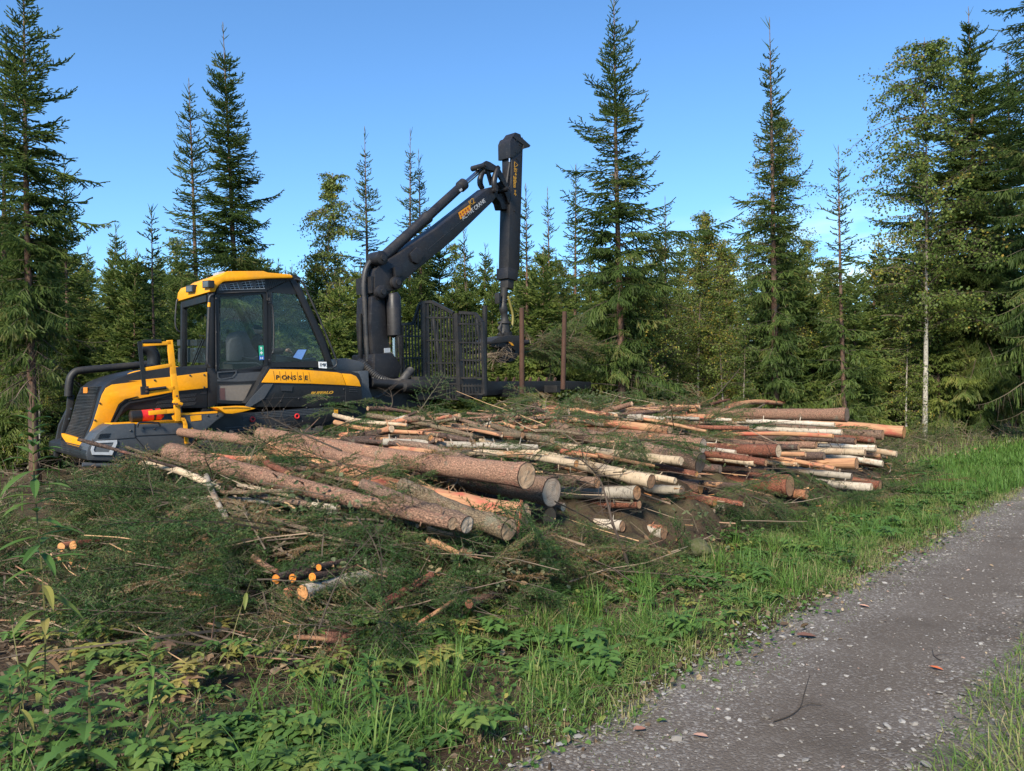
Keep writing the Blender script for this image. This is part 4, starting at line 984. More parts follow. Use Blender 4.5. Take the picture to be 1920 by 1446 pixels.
# --- joint, hoses, rear unit
T0 = 10.25                                 # near flank of the rear unit in the road frame
TC = 11.55
def vp(name, pts, t0, t1, m, parent=fw, bevel=0.0): return vpoly(name, pts, t0, t1, m, parent, bevel, RD)
def vt(name, pts, t, r, m, parent=fw, n=10, spline=0): return vtube(name, pts, t, r, m, parent, RD, n, spline)
def ribbed(name, pts, t, r, m, pitch=.035, parent=fw):
    bm = bmesh.new(); P = [RD.pv(x, y, t[i] if isinstance(t, (list, tuple)) else t) for i, (x, y) in enumerate(pts)]
    q = []
    for i in range(len(P) - 1):
        p0_, p1_, p2_, p3_ = P[max(i - 1, 0)], P[i], P[i + 1], P[min(i + 2, len(P) - 1)]
        n_ = max(3, int((p2_ - p1_).length / (pitch / 2)))
        for k in range(n_):
            f = k / n_; q.append(.5 * (2 * p1_ + (p2_ - p0_) * f + (2 * p0_ - 5 * p1_ + 4 * p2_ - p3_) * f * f + (3 * p1_ - p0_ - 3 * p2_ + p3_) * f ** 3))
    tube(bm, q, [r * (1.0 if i % 2 else .86) for i in range(len(q))], 12); return bm_obj(name, bm, m, parent, True)
vpoly("joint_hood", [Dz(815, 285), Dz(825, 215), Dz(880, 175), Dz(960, 168), Dz(1090, 195), Dz(1145, 225), Dz(1130, 300), Dz(1000, 330)], -.45, .35, M['grey'], bevel=.04)
vpoly("joint_block", [Dz(1080, 300), Dz(1180, 290), Dz(1190, 480), Dz(1230, 580), Dz(1110, 620), Dz(1060, 560)], -.75, .6, M['grey'], bevel=.03)
ribbed("ribbed_hose", [Dz(1080, 205), Dz(1140, 240), Dz(1230, 330), Dz(1310, 385), Dz(1420, 420), Dz(1510, 400), Dz(1560, 340), Dz(1600, 295)], [11.5, 11.4, 11.25, 11.15, 11.1, 11.1, 11.2, 11.3], .085, M['hose'])
ribbed("ribbed_hose", [Dz(1230, 570), Dz(1300, 540), Dz(1360, 500), Dz(1410, 455)], 11.1, .035, M['hose'])
ribbed("ribbed_hose", [Dz(1230, 370), Dz(1180, 430), Dz(1165, 500)], 11.2, .035, M['hose'])
vt("steering_cylinder", [Dz(1200, 415), Dz(1500, 440), Dz(1520, 445), Dz(1775, 455), Dz(1785, 455)], 10.95, [.085, .085, .125, .125, .06], M['dark'], n=16)
vp("frame_joint", [Dz(1150, 460), Dz(1780, 480), Dz(1790, 640), Dz(1150, 700)], 11.1, 12.0, M['dark'])
vp("load_frame", [Fz(-300, 1150), Fz(0, 1150), Fz(250, 1185), Fz(840, 1182), Fz(1000, 1190), Fz(1000, 1240), Fz(620, 1262), Fz(560, 1275), Fz(360, 1275), Fz(280, 1290), Fz(-300, 1330)], 10.9, 12.2, M['dark'], bevel=.02)
bm = bmesh.new()
for x in (430, 490):
    torus(bm, RD.pv(*Fz(x, 1240), 10.89), RD.b, .05, .015)
for k in range(9): q = RD.pv(*Fz(285 + k * 62, 1192), 10.93); bar(bm, q, q + Vector((0, 0, .10)) + RD.a * .06, .03, .05)
bm_obj("frame_fittings", bm, M['rust'], fw)
for u in (11.35, 12.85):
    for v in (10.60, 12.50): wheel(RD, u, v, .62, .55)
for (xa, ya), (xb, yb), mm in ((Z2(746, 912), Z2(776, 1345), 'dark'), (Z2(925, 922), Z2(958, 1335), 'rust'), (Z2(1132, 940), Z2(1156, 1315), 'rust')):
    for t_ in (T0, 12.9):
        s_, zz = RD.on_v(xa, ya, T0); s2, z2 = RD.on_v(xb, yb, T0); bm = bmesh.new()
        tube(bm, [RD.w(s2, t_ + (.18 if t_ == T0 else -.18), z2), RD.w(s_, t_, zz)], [.056, .050], 10); bm_obj("stake", bm, M[mm if t_ == T0 else 'dark'], fw, True)
    bm = bmesh.new(); bar(bm, RD.w(s2, T0 + .3, z2), RD.w(s2, 12.7, z2), .14, .16, bevel=.01); bm_obj("bunk", bm, M['dark'], fw)
# headboard (grille gate) across the load bed
sh = 10.35
hb = bmesh.new()
def gb(p, q, w=.05, h=.05, s=sh): bar(hb, RD.pu(*Z2(*p), s), RD.pu(*Z2(*q), s), w, h, RD.a)
for p, q, w in (((455, 900), (462, 1260), .085), ((612, 950), (628, 1350), .10), ((735, 990), (745, 1340), .06), ((345, 1005), (345, 1265), .05)): gb(p, q, w, w)
for p, q in (((400, 1000), (430, 905)), ((430, 905), (455, 895)), ((455, 895), (492, 893)), ((492, 893), (595, 948)), ((345, 1003), (402, 998)), ((625, 945), (700, 950)), ((700, 950), (733, 992))): gb(p, q, .055, .055)
for p, q in (((310, 1060), (452, 1060)), ((310, 1165), (455, 1165)), ((455, 970), (610, 970)), ((455, 1080), (612, 1080)), ((455, 1190), (620, 1190)), ((460, 1262), (740, 1262)), ((615, 1000), (735, 1002)), ((618, 1090), (738, 1092)), ((622, 1175), (740, 1178)), ((470, 1290), (620, 1290)), ((470, 1365), (620, 1365)), ((626, 1300), (740, 1300)), ((626, 1340), (742, 1340))): gb(p, q, .03, .035)
gate = bm_obj("headboard", hb, M['dark'], fw)
hb = bmesh.new()
tops = lambda x: np.interp(x, [310, 345, 400, 430, 455, 492, 595, 612, 700, 735], [1060, 1005, 998, 908, 897, 895, 950, 948, 952, 992])
for x in list(range(318, 452, 15)) + list(range(472, 608, 15)) + list(range(640, 732, 15)): gb((x, float(tops(x))), (x + 6, 1262), .022, .026)
for x in list(range(478, 618, 14)) + list(range(640, 740, 15)): gb((x, 1290), (x + 2, 1365 if x < 620 else 1340), .022, .026)
bm_obj("bars", hb, M['dark'], gate)
# --- crane: pillar, knee, boom, cylinders, stick
tn, tf = 11.32, 11.78
vp("pillar", [Z2(200, 868), Z2(262, 850), Z2(272, 1000), Z2(292, 1140), Z2(305, 1240), Z2(225, 1245), Z2(205, 1140), Z2(195, 1000)], tn, tf, M['crane'], bevel=.03)
vp("pillar_base", [Z2(215, 1145), Z2(300, 1140), Z2(345, 1200), Z2(330, 1262), Z2(210, 1270)], tn - .12, tf + .12, M['crane'], bevel=.03)
vp("plate", [Z2(258, 1118), Z2(287, 1116), Z2(288, 1138), Z2(259, 1140)], tn - .004, tn - .012, M['lamp'])
vt("lift_cylinder", [Z2(300, 850), Z2(304, 870), Z2(310, 1055), Z2(312, 1058)], tn - .10, [.09, .135, .135, .06], M['crane'], n=14)
vp("cylinder_shroud", [Z2(278, 850), Z2(332, 848), Z2(342, 1052), Z2(284, 1060)], tn + .02, tf - .1, M['crane'], bevel=.02)
vt("cylinder_rod", [Z2(303, 1058), Z2(306, 1170)], tn - .02, .04, M['chrome'])
boom = vp("boom", [Z2(262, 716), Z2(282, 690), Z2(340, 655), Z2(520, 535), Z2(770, 338), Z2(800, 335), Z2(812, 372), Z2(790, 405), Z2(600, 590), Z2(440, 722), Z2(352, 796), Z2(332, 832), Z2(296, 842), Z2(268, 880), Z2(240, 880), Z2(216, 850), Z2(208, 775), Z2(220, 730)], tn + .02, tf - .05, M['crane'], bevel=.03)
vp("knee_plate", [Z2(215, 745), Z2(240, 712), Z2(300, 705), Z2(352, 770), Z2(345, 800), Z2(300, 838), Z2(268, 842), Z2(262, 880), Z2(230, 885), Z2(214, 850)], tn - .03, tn + .01, M['crane'], bevel=.012)
vp("side_box", [Z2(385, 660), Z2(418, 628), Z2(460, 665), Z2(425, 712), Z2(398, 700)], tn - .03, tn + .01, M['crane'], bevel=.02)
vp("valve_block", [Z2(310, 725), Z2(346, 722), Z2(350, 768), Z2(316, 776)], tn - .12, tn - .04, M['crane'], bevel=.02)
for x, y, r in ((250, 680, .13), (250, 845, .12), (322, 800, .12)):
    bm = bmesh.new(); q = RD.pv(*Z2(x, y), tn - .10); tube(bm, [q - RD.b * .02, q, q + RD.b * .28, q + RD.b * .30], [r * .7, r, r, r * .7], 18); tube(bm, [q - RD.b * .05, q], r * .45, 10); bm_obj("pivot_pin", bm, M['crane'], fw, True)
vp("cylinder_lug", [Z2(215, 690), Z2(240, 655), Z2(270, 660), Z2(285, 700), Z2(250, 730), Z2(215, 735)], tn + .12, tf - .14, M['crane'], bevel=.02)
vt("boom_cylinder", [Z2(250, 682), Z2(450, 500), Z2(458, 492), Z2(470, 482), Z2(474, 478), Z2(625, 340), Z2(628, 337), Z2(645, 322), Z2(652, 318)], TC - .02, [.105, .105, .125, .125, .098, .094, .122, .122, .06], M['crane'], n=18)
vt("cylinder_rod", [Z2(645, 325), Z2(742, 240)], TC - .02, .050, M['chrome'])
vp("cylinder_tag", [Z2(622, 352), Z2(634, 343), Z2(638, 352), Z2(627, 360)], TC - .175, TC - .168, M['lamp'])
for t_ in (tn - .02, tf - .03):
    vt("link_arm", [Z2(738, 262), Z2(724, 295), Z2(724, 325), Z2(735, 345)] if t_ > TC else [Z2(808, 248), Z2(795, 285), Z2(790, 320), Z2(796, 352)], t_, [.055, .065, .065, .055], M['crane'], spline=3)
    vp("link_plate", [Z2(736, 222), Z2(755, 210), Z2(772, 216), Z2(818, 245), Z2(868, 345), Z2(856, 356), Z2(800, 262), Z2(745, 250)], t_, t_ + .05, M['crane'], bevel=.008)
    vp("link_plate", [Z2(752, 250), Z2(768, 250), Z2(790, 325), Z2(775, 330)], t_ + .06, t_ + .10, M['crane'])
for x, y in ((750, 232), (812, 246), (800, 352), (860, 345)):
    bm = bmesh.new(); q = RD.pv(*Z2(x, y), tn - .05); tube(bm, [q, q + RD.b * .40], .06, 12); tube(bm, [q - RD.b * .03, q], .035, 8); bm_obj("pivot_pin", bm, M['crane'], fw, True)
sn = 11.40
stick = vp("stick", [E(682, 238), E(700, 190), E(830, 325), Fz(458, 350), Fz(375, 332), E(662, 1100), E(690, 700)], sn, sn + .30, M['crane'], bevel=.012)
vp("stick_foot", [Fz(372, 325), Fz(450, 348), Fz(446, 428), Fz(368, 408)], sn - .015, sn + .33, M['crane'], bevel=.012)
vp("stick_neck", [Fz(372, 408), Fz(418, 412), Fz(415, 490), Fz(370, 480)], sn + .02, sn + .26, M['dark'], bevel=.012)
vp("elbow_gusset", [E(500, 880), E(545, 760), E(660, 800), E(690, 860), E(690, 1110), E(655, 1080), E(625, 960), E(560, 900)], sn + .06, sn + .22, M['crane'], bevel=.012)
vp("elbow_plate", [E(505, 790), E(560, 740), E(660, 835), E(690, 760), E(690, 1050), E(650, 1040), E(610, 930)], sn + .01, sn + .05, M['crane'], bevel=.008)
vp("elbow_curve", [E(470, 940), E(560, 900), E(640, 1010), E(660, 1120), E(560, 1120), E(540, 1040)], sn + .08, sn + .30, M['crane'], bevel=.02)
cap = vp("stick_cap", [E(665, 245), E(690, 185), E(830, 190), E(842, 340), E(700, 455), E(668, 450)], sn - .012, sn + .36, M['crane'], bevel=.012)
vp("cap_lid", [E(690, 190), E(735, 125), E(800, 150), E(812, 200)], sn, sn + .30, M['crane'], bevel=.01)
vp("cap_flange", [E(700, 180), E(830, 205), E(930, 295), E(915, 318), E(870, 330), E(832, 340), E(840, 290)], sn - .03, sn + .34, M['dark'], bevel=.006)
for k in range(4):
    vt("hose", [E(655 + k * 2, 440), E(655, 540), E(640 - k * 3, 640), E(625 - k * 5, 760), E(610, 850)], sn + .05 + k * .06, .018, M['hose'], spline=3)
    vt("hose_fitting", [E(657 + k * 2, 452), E(656 + k * 2, 510)], sn + .045 + k * .06, .022, M['chrome'])
bm = bmesh.new()
for x, y in ((745, 230), (792, 288), (738, 382), (756, 470), (725, 1140)): q = RD.pv(*E(x, y), sn - .014); tube(bm, [q, q - RD.b * .012], .022, 8)
bm_obj("bolt", bm, M['black'], stick)
# warning lettering down the stick: triangle, figure, 20m, arrows
def down_text(body, x, y, hpx, **k):
    p = RD.pv(*E(x, y), sn - .006); return text_obj("lettering", body, p, (0, 0, -1), RD.a, hpx / 6.887 / F * 16.6 / .70 * 1.45, M['ochre'], stick, .003, **k)
down_text("20m", 712, 690, 34, bold=.006, sx=1.25)
wl = bmesh.new()
def wb(a_, b_, w=.012): p, q = RD.pv(*E(*a_), sn - .004), RD.pv(*E(*b_), sn - .004); d_ = (q - p).normalized(); bar(wl, p, q, .006, w, RD.b.cross(d_))
for a_, b_ in (((722, 505), (765, 548)), ((765, 548), (722, 580)), ((722, 580), (722, 505))): wb(a_, b_)
for a_, b_ in (((718, 592), (752, 630)), ((730, 590), (755, 605)), ((718, 615), (750, 600)), ((720, 630), (745, 640)), ((738, 650), (738, 682)), ((728, 668), (738, 684)), ((748, 668), (738, 684)), ((730, 872), (730, 904)), ((722, 886), (740, 884)), ((728, 908), (738, 944)), ((718, 922), (745, 930))): wb(a_, b_, .02)
bm_obj("warning_symbols", wl, M['ochre'], stick)
# boom decals
bd = (RD.pv(*Z2(700, 400), tn + .02) - RD.pv(*Z2(600, 480), tn + .02)).normalized(); bu = RD.b.cross(bd)
if bu.z < 0: bu = -bu
dec = vp("warning_sticker", [Z2(618, 462), Z2(672, 424), Z2(680, 450), Z2(628, 494)], tn + .018, tn + .012, M['yellow'], boom)
bm = bmesh.new()
for x, y in ((624, 470), (636, 461), (648, 452), (660, 443), (630, 482), (642, 473), (654, 464), (666, 452)): q = RD.pv(*Z2(x, y), tn + .010); bar(bm, q, q + bd * .05, .004, .03, bu)
bm_obj("sticker_marks", bm, flat("sticker_red", (.32, .05, .02), .5), dec)
text_obj("lettering", "K2", RD.pv(*Z2(676, 432), tn + .014), bd, bu, .17, M['ochre'], boom, .003)
text_obj("lettering", "ACTIVE CRANE", RD.pv(*Z2(640, 500), tn + .014), bd, bu, .125, M['lamp'], boom, .003)
bm = bmesh.new(); bar(bm, RD.pv(*Z2(470, 640), tn + .017), RD.pv(*Z2(760, 395), tn + .017), .004, .012, bu); bm_obj("edge_line", bm, M['hose'], boom)
# hose bundles up the pillar
for k, (dx, r) in enumerate(((0, .05), (14, .05), (26, .035), (-8, .035))):
    ribbed("ribbed_hose", [Z2(180 + dx, 1190), Z2(172 + dx, 1050), Z2(165 + dx, 900), Z2(160 + dx, 820), Z2(170 + dx, 740), Z2(200 + dx, 690), Z2(232 + dx, 668)], TC - .1 + k * .09, r, M['hose'], .05)
vp("hose_guard", [Z2(145, 950), Z2(152, 950), Z2(152, 1165), Z2(145, 1165)], TC, TC + .06, M['dark'])
vp("hose_plate", [Z2(195, 770), Z2(215, 770), Z2(220, 840), Z2(200, 850)], tn, tf, M['crane'])
# --- rotator chain and grapple
g0 = TC
vt("swivel_link", [Fz(345, 485), Fz(340, 560), Fz(338, 590)], g0, [.09, .07, .075], M['dark'], n=12, spline=2)
for dx in (-25, 25): vp("shackle", [Fz(335 + dx - 8, 520), Fz(335 + dx + 8, 515), Fz(335 + dx + 6, 600), Fz(335 + dx - 6, 600)], g0 - .05, g0 + .08, M['dark'], bevel=.01)
vt("brake_link", [Fz(338, 585), Fz(336, 640), Fz(345, 690), Fz(347, 740)], g0, [.06, .10, .075, .10], M['dark'], n=12, spline=2)
vt("rotator", [Fz(345, 735), Fz(345, 752), Fz(345, 755), Fz(346, 820), Fz(346, 822), Fz(350, 845)], g0, [.13, .16, .12, .13, .17, .17], M['dark'], n=16)
ribbed("spiral_hose", [Fz(372, 545), Fz(392, 620), Fz(408, 690), Fz(404, 760), Fz(385, 800)], g0 - .08, .030, M['olive'], .03)
for k in range(3): vt("hose", [Fz(320, 750), Fz(310 - k * 6, 790), Fz(330, 835)], g0 - .15 + k * .1, .015, M['hose'], spline=3)
gr = vp("grapple", [Fz(240, 885), Fz(300, 852), Fz(400, 838), Fz(460, 842), Fz(485, 862), Fz(500, 900), Fz(430, 960), Fz(395, 925), Fz(375, 890), Fz(245, 905)], g0 - .26, g0 + .26, M['dark'], bevel=.02)
vp("claw", [Fz(245, 905), Fz(375, 890), Fz(400, 930), Fz(420, 960), Fz(395, 1010), Fz(350, 1042), Fz(300, 1042), Fz(330, 1000), Fz(345, 960), Fz(320, 930), Fz(250, 925)], g0 - .22, g0 - .14, M['crane'], gr, bevel=.01)
vp("claw", [Fz(430, 900), Fz(505, 885), Fz(510, 905), Fz(470, 960), Fz(420, 1030), Fz(370, 1045), Fz(400, 1000), Fz(430, 950)], g0 - .10, g0 + .10, M['dark'], gr, bevel=.01)
vt("claw_cylinder", [Fz(395, 905), Fz(520, 890)], g0 - .2, .055, M['crane'], gr, n=12)
vp("yellow_mark", [Fz(375, 888), Fz(400, 895), Fz(416, 918), Fz(398, 915)], g0 - .262, g0 - .268, M['yellow'], gr)
# --- operator in the cab: one skinned body
def skinned(name, chain, edges, mat, parent=None, loc=(0, 0, 0), sub=1):
    me = bpy.data.meshes.new(name); me.from_pydata([c[0] for c in chain], edges, []); o = bpy.data.objects.new(name, me); COL.objects.link(o)
    m_ = o.modifiers.new("skin", 'SKIN')
    for i, c in enumerate(chain): me.skin_vertices[0].data[i].radius = c[1] if isinstance(c[1], tuple) else (c[1], c[1])
    me.skin_vertices[0].data[0].use_root = True
    s_ = o.modifiers.new("sub", 'SUBSURF'); s_.levels = s_.render_levels = sub
    dg = bpy.context.evaluated_depsgraph_get(); dg.update(); m2 = bpy.data.meshes.new_from_object(o.evaluated_get(dg)); bpy.data.objects.remove(o)
    m2.polygons.foreach_set("use_smooth", [True] * len(m2.polygons)); m2.materials.clear(); m2.materials.append(mat); return m2
def cp(x, y, v): return FF.pv(*C(x, y), v)
hip = cp(960, 1060, -.03); hd = cp(992, 775, -.05)
per = empty("person", hip); tag(per, "operator in a dark jacket sitting in the cab and reaching towards the blue screen", "person")
def rel(p): return tuple(Vector(p) - hip)
el, wr = cp(1130, 1010, -.34), cp(1285, 1000, -.40)
ch = [(rel(hip), .15), (rel(cp(955, 980, -.03)), .15), (rel(cp(965, 900, -.04)), (.19, .15)), (rel(cp(980, 850, -.05)), .07), (rel(cp(992, 815, -.05)), .06), (rel(cp(1000, 905, -.27)), .075), (rel(el), .055), (rel(wr), .038), (rel(cp(1010, 900, .18)), .075), (rel(cp(1130, 1010, .22)), .055), (rel(cp(1270, 1030, .2)), .04),
      (rel(cp(1120, 1075, -.14)), .09), (rel(cp(1240, 1100, -.14)), .075), (rel(cp(1250, 1230, -.14)), .06), (rel(cp(1120, 1075, .10)), .09), (rel(cp(1240, 1100, .10)), .075), (rel(cp(1250, 1230, .10)), .06)]
link(bpy.data.objects.new("body", skinned("body", ch, [(0, 1), (1, 2), (2, 3), (3, 4), (2, 5), (5, 6), (6, 7), (2, 8), (8, 9), (9, 10), (0, 11), (11, 12), (12, 13), (0, 14), (14, 15), (15, 16)], M['jacket'])), per)
hc = [(rel(cp(985, 825, -.05)), .055), (rel(cp(995, 795, -.05)), .075), (rel(cp(998, 765, -.05)), .092), (rel(cp(1002, 740, -.05)), .085), (rel(cp(1030, 785, -.05)), .03)]
link(bpy.data.objects.new("head", skinned("head", hc, [(0, 1), (1, 2), (2, 3), (1, 4)], M['skin'], sub=2)), per)
hr = [(rel(cp(975, 790, -.05)), .07), (rel(cp(985, 755, -.05)), .098), (rel(cp(1000, 728, -.05)), .09)]
link(bpy.data.objects.new("hair", skinned("hair", hr, [(0, 1), (1, 2)], M['hair'], sub=2)), per)
hv = [(rel(wr), .034), (rel(cp(1318, 1005, -.41)), (.046, .030))]; he = [(0, 1)]
for k, (x, y, x2, y2, dv) in enumerate(((1350, 1010, 1372, 1035, -.05), (1354, 1014, 1376, 1042, -.025), (1352, 1020, 1370, 1048, 0), (1346, 1026, 1362, 1050, .022), (1330, 985, 1352, 1000, -.06))):
    n_ = len(hv); hv += [(rel(cp(x, y, -.41 + dv)), .0105), (rel(cp(x2, y2, -.41 + dv)), .0085)]; he += [(1, n_), (n_, n_ + 1)]
link(bpy.data.objects.new("hand", skinned("hand", hv, he, M['skin'])), per)
# ------------------------------------------------------------------ the log pile
HS = ([1.0, 2.2, 2.7, 3.2, 3.7, 5.0, 6.3, 9.5, 13, 15.3, 16.4, 17.2], [0, .05, .26, .62, .92, 1.16, 1.34, 1.52, 1.48, 1.26, .5, 0])
FT = ([3.4, 3.9, 4.3, 5.0, 6.0, 7.0, 8.4, 9.2, 9.9], [0, .10, .40, .68, .86, 1.0, 1.0, .66, .12])
def zp(s, t): return float(np.interp(s, *HS) * np.interp(t, *FT))
def hit(px, py, lift=0.03):
    """where the sight line first meets the pile's rough surface or the ground"""
    d = ray(px, py); k = 2.6
    while k < 40:
        p = CAM + d * k; s, t, z = RD.loc(p)
        if z < gz(s, t) + zp(s, t) + lift: return p
        k += 0.02
        if k > 14.5: break
    return RD.pv(px, py, 8.2)
LOGSEG = []                                     # pixel footprints (x0,y0,x1,y1,half width, depth0, depth1)
_lr = random.Random(77)
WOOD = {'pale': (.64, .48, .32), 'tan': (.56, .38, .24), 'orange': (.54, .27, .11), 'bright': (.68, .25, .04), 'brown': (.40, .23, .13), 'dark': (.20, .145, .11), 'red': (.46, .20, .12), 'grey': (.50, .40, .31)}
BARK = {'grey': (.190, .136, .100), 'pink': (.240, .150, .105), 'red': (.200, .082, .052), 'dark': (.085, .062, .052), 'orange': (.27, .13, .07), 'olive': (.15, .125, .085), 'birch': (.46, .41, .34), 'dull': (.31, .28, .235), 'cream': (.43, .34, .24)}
def log_mesh(name, p0, p1, r0, r1, mats, n=16, seg=0.07, bow=0.01, rough=0.06, seed=0, knots=True, cap0=True):
    rg = random.Random(seed); ax = (p1 - p0); Ln = ax.length; ax = ax.normalized()
    x = ax.cross(Vector((0, 0, 1))).normalized(); y = x.cross(ax); m_ = max(4, int(Ln / seg)); off = Vector((rg.uniform(0, 90), rg.uniform(0, 90), rg.uniform(0, 90)))
    bp = rg.uniform(0, 6.28); V, A_ = [], []; kn = [(rg.uniform(.1, .95) * Ln, rg.uniform(0, 6.28)) for _ in range(int(Ln * 5))] if knots else []
    for i in range(m_ + 1):
        f = i / m_; c = p0 + ax * (Ln * f) + (x * math.cos(bp) + y * math.sin(bp)) * bow * Ln * math.sin(f * math.pi * 1.3)
        r = r0 + (r1 - r0) * f + (0.12 * r0 * max(0, 1 - f * Ln / .35) ** 2 if r0 > .07 and cap0 else 0)
        for k in range(n):
            a_ = 2 * math.pi * k / n; q = Vector((f * Ln * 4, math.cos(a_) * 2.2, math.sin(a_) * 2.2)) + off
            rr = r * (1 + rough * mnoise.noise(q) + rough * .5 * mnoise.noise(q * 2.7))
            for kx, ka in kn:
                d2 = ((f * Ln - kx) / .05) ** 2 + (math.atan2(math.sin(a_ - ka), math.cos(a_ - ka)) * r / .035) ** 2
                if d2 < 4: rr += .014 * math.exp(-d2) * min(1, r0 / .07)
            V.append(c + (x * math.cos(a_) + y * math.sin(a_)) * rr); A_.append((off.x + f * Ln, off.y + math.cos(a_) * r0, off.z + math.sin(a_) * r0))
    nv0 = len(V); stubs = []
    if knots:
        for _ in range(int(Ln * (5 if r0 > .05 else 7))):
            f = rg.uniform(.04, .98); a_ = rg.uniform(0, 6.28); dr = x * math.cos(a_) + y * math.sin(a_); rr = r0 + (r1 - r0) * f; c = V[int(f * m_) * n + int(a_ / 6.2832 * n) % n]; k_ = Vector(c) - dr * .01; sl_ = rg.choice((.015, .03, .05, .09)) * (1 if r0 > .04 else .7); sr = rg.uniform(.005, .012) * min(1, r0 / .06 + .3); q = x.cross(dr) if abs(x.dot(dr)) < .9 else y.cross(dr); q.normalize(); w_ = dr.cross(q); tip = Vector(c) + (dr + ax * rg.uniform(-.9, .4)) * sl_
            base = len(V)
            for kk in range(4): V.append(k_ + (q * math.cos(kk * 1.571) + w_ * math.sin(kk * 1.571)) * sr); A_.append((off.x + f * Ln, off.y + math.cos(a_) * r0, off.z + math.sin(a_) * r0 + .02 * kk))
            for kk in range(4): V.append(tip + (q * math.cos(kk * 1.571) + w_ * math.sin(kk * 1.571)) * sr * .6); A_.append((off.x + f * Ln, off.y + math.cos(a_) * r0 * 1.2, off.z + math.sin(a_) * r0 * 1.2 + .02 * kk))
            for kk in range(4): k2 = (kk + 1) % 4; stubs.append([base + kk, base + k2, base + 4 + k2, base + 4 + kk])
            stubs.append([base + 4, base + 5, base + 6, base + 7])
    i0 = (np.arange(m_)[:, None] * n + np.arange(n)[None]).ravel(); j0 = (np.arange(m_)[:, None] * n + (np.arange(n)[None] + 1) % n).ravel()
    P = [np.stack([i0, j0, j0 + n, i0 + n], 1)]; MI = [0]
    if stubs: P.append(np.array(stubs)); MI.append(0)
    def cap(ring0, c, sgn):
        base = len(V); src = [V[ring0 + k] for k in range(n)]; V.append(c); A_.append((0, off.y, off.z))
        for q in (.45, .8, 1.0):
            for k in range(n):
                a_ = 2 * math.pi * k / n; j = .012 * r0 * 8 * mnoise.noise(Vector((q * 3, a_, off.x)))
                V.append(c + (src[k] - c) * q + ax * (j * .15 if q < 1 else 0)); A_.append((q, off.y + math.cos(a_) * q * r0, off.z + math.sin(a_) * q * r0))
        tr = np.array([[base, base + 1 + k, base + 1 + (k + 1) % n] for k in range(n)]); qd = [[base + 1 + n * b + k, base + 1 + n * (b + 1) + k, base + 1 + n * (b + 1) + (k + 1) % n, base + 1 + n * b + (k + 1) % n] for b in (0, 1) for k in range(n)]
        return tr[:, ::-sgn] if sgn < 0 else tr, np.array(qd)
    c1 = sum((V[m_ * n + k] for k in range(n)), Vector()) / n; t1, q1 = cap(m_ * n, c1, 1); P += [t1, q1]; MI += [1, 1]
    nb = len(V); o0 = Vector(p0)
    me = npmesh(name, np.array([v - o0 for v in V]), P, mats, MI, {"lc": np.array(A_)}, smooth=True)
    end = None
    if cap0:
        V0 = V; A0 = A_; V2 = [V[k] for k in range(n)]; V.clear if False else None
        c0 = sum(V2, Vector()) / n; EV, EA = [c0 - ax * .003], [(0, off.y, off.z)]
        for q in (.35, .7, .93, 1.0):
            for k in range(n):
                a_ = 2 * math.pi * k / n; EV.append(c0 + (V2[k] - c0) * q - ax * .003 + ax * .006 * mnoise.noise(Vector((q * 3 * math.cos(a_), q * 3 * math.sin(a_), off.x)))); EA.append((q, off.y + math.cos(a_) * q * r0, off.z + math.sin(a_) * q * r0))
        tr = [[0, 1 + (k + 1) % n, 1 + k] for k in range(n)]; qd = [[1 + n * b + k, 1 + n * b + (k + 1) % n, 1 + n * (b + 1) + (k + 1) % n, 1 + n * (b + 1) + k] for b in range(3) for k in range(n)]
        end = npmesh("cut_end", np.array([v - o0 for v in EV]), [np.array(tr), np.array(qd)], [M['cut']], None, {"lc": np.array(EA)}, smooth=False)
    return me, end
def put_log(p0, p1, r0, r1, kind, bark, peel, wood, label, group=None, name="log", seed=None, n=16, bow=.008, rough=.06, cap=True, cat="log"):
    seed = seed if seed is not None else _lr.randint(0, 10 ** 6)
    me, end = log_mesh(name, p0, p1, r0, r1, [M['log_' + kind], M['cut']], n, .07, bow * random.Random(seed + 3).uniform(.6, 2.6), rough, seed, cap0=cap)
    o = mobj(name, me, None, p0); b = BARK[bark]; v = random.Random(seed).uniform(.85, 1.18); o.color = (b[0] * v, b[1] * v, b[2] * v, min(1, peel + (random.Random(seed + 2).uniform(0, .24) if kind == 'spruce' else random.Random(seed + 2).uniform(0, .2))))
    tag(o, label, cat, group)
    if end is not None:
        e = mobj("cut_end", end, o); w_ = WOOD[wood]; v = random.Random(seed + 1).uniform(.88, 1.12); e.color = (w_[0] * v, w_[1] * v, w_[2] * v, 1)
    a, b_ = proj(p0), proj(p1); LOGSEG.append((*a, *b_, r0 * F / p0.y, r1 * F / p1.y, p0.y, p1.y)); return o
def log(ex, ey, bx, by, dia, t0, Ln, kind, bark, peel, wood, label, yaw=0.0, taper=.8, n=16):
    """log whose sawn end faces the road at plane t0 and which runs back through the second pixel"""
    p0 = RD.pv(ex, ey, t0); a = Vector((-math.sin(R_(48.4 + yaw)), math.cos(R_(48.4 + yaw)), 0)); nrm = a.cross(Vector((0, 0, 1)))
    d = ray(bx, by); q = CAM + d * ((p0 - CAM).dot(nrm) / d.dot(nrm)); dr = (q - p0).normalized()
    if dr.dot(a) < 0: dr = -dr
    r = dia * p0.y / F / 2
    return put_log(p0, p0 + dr * Ln, r, r * taper, kind, bark, peel, wood, label, n=n)
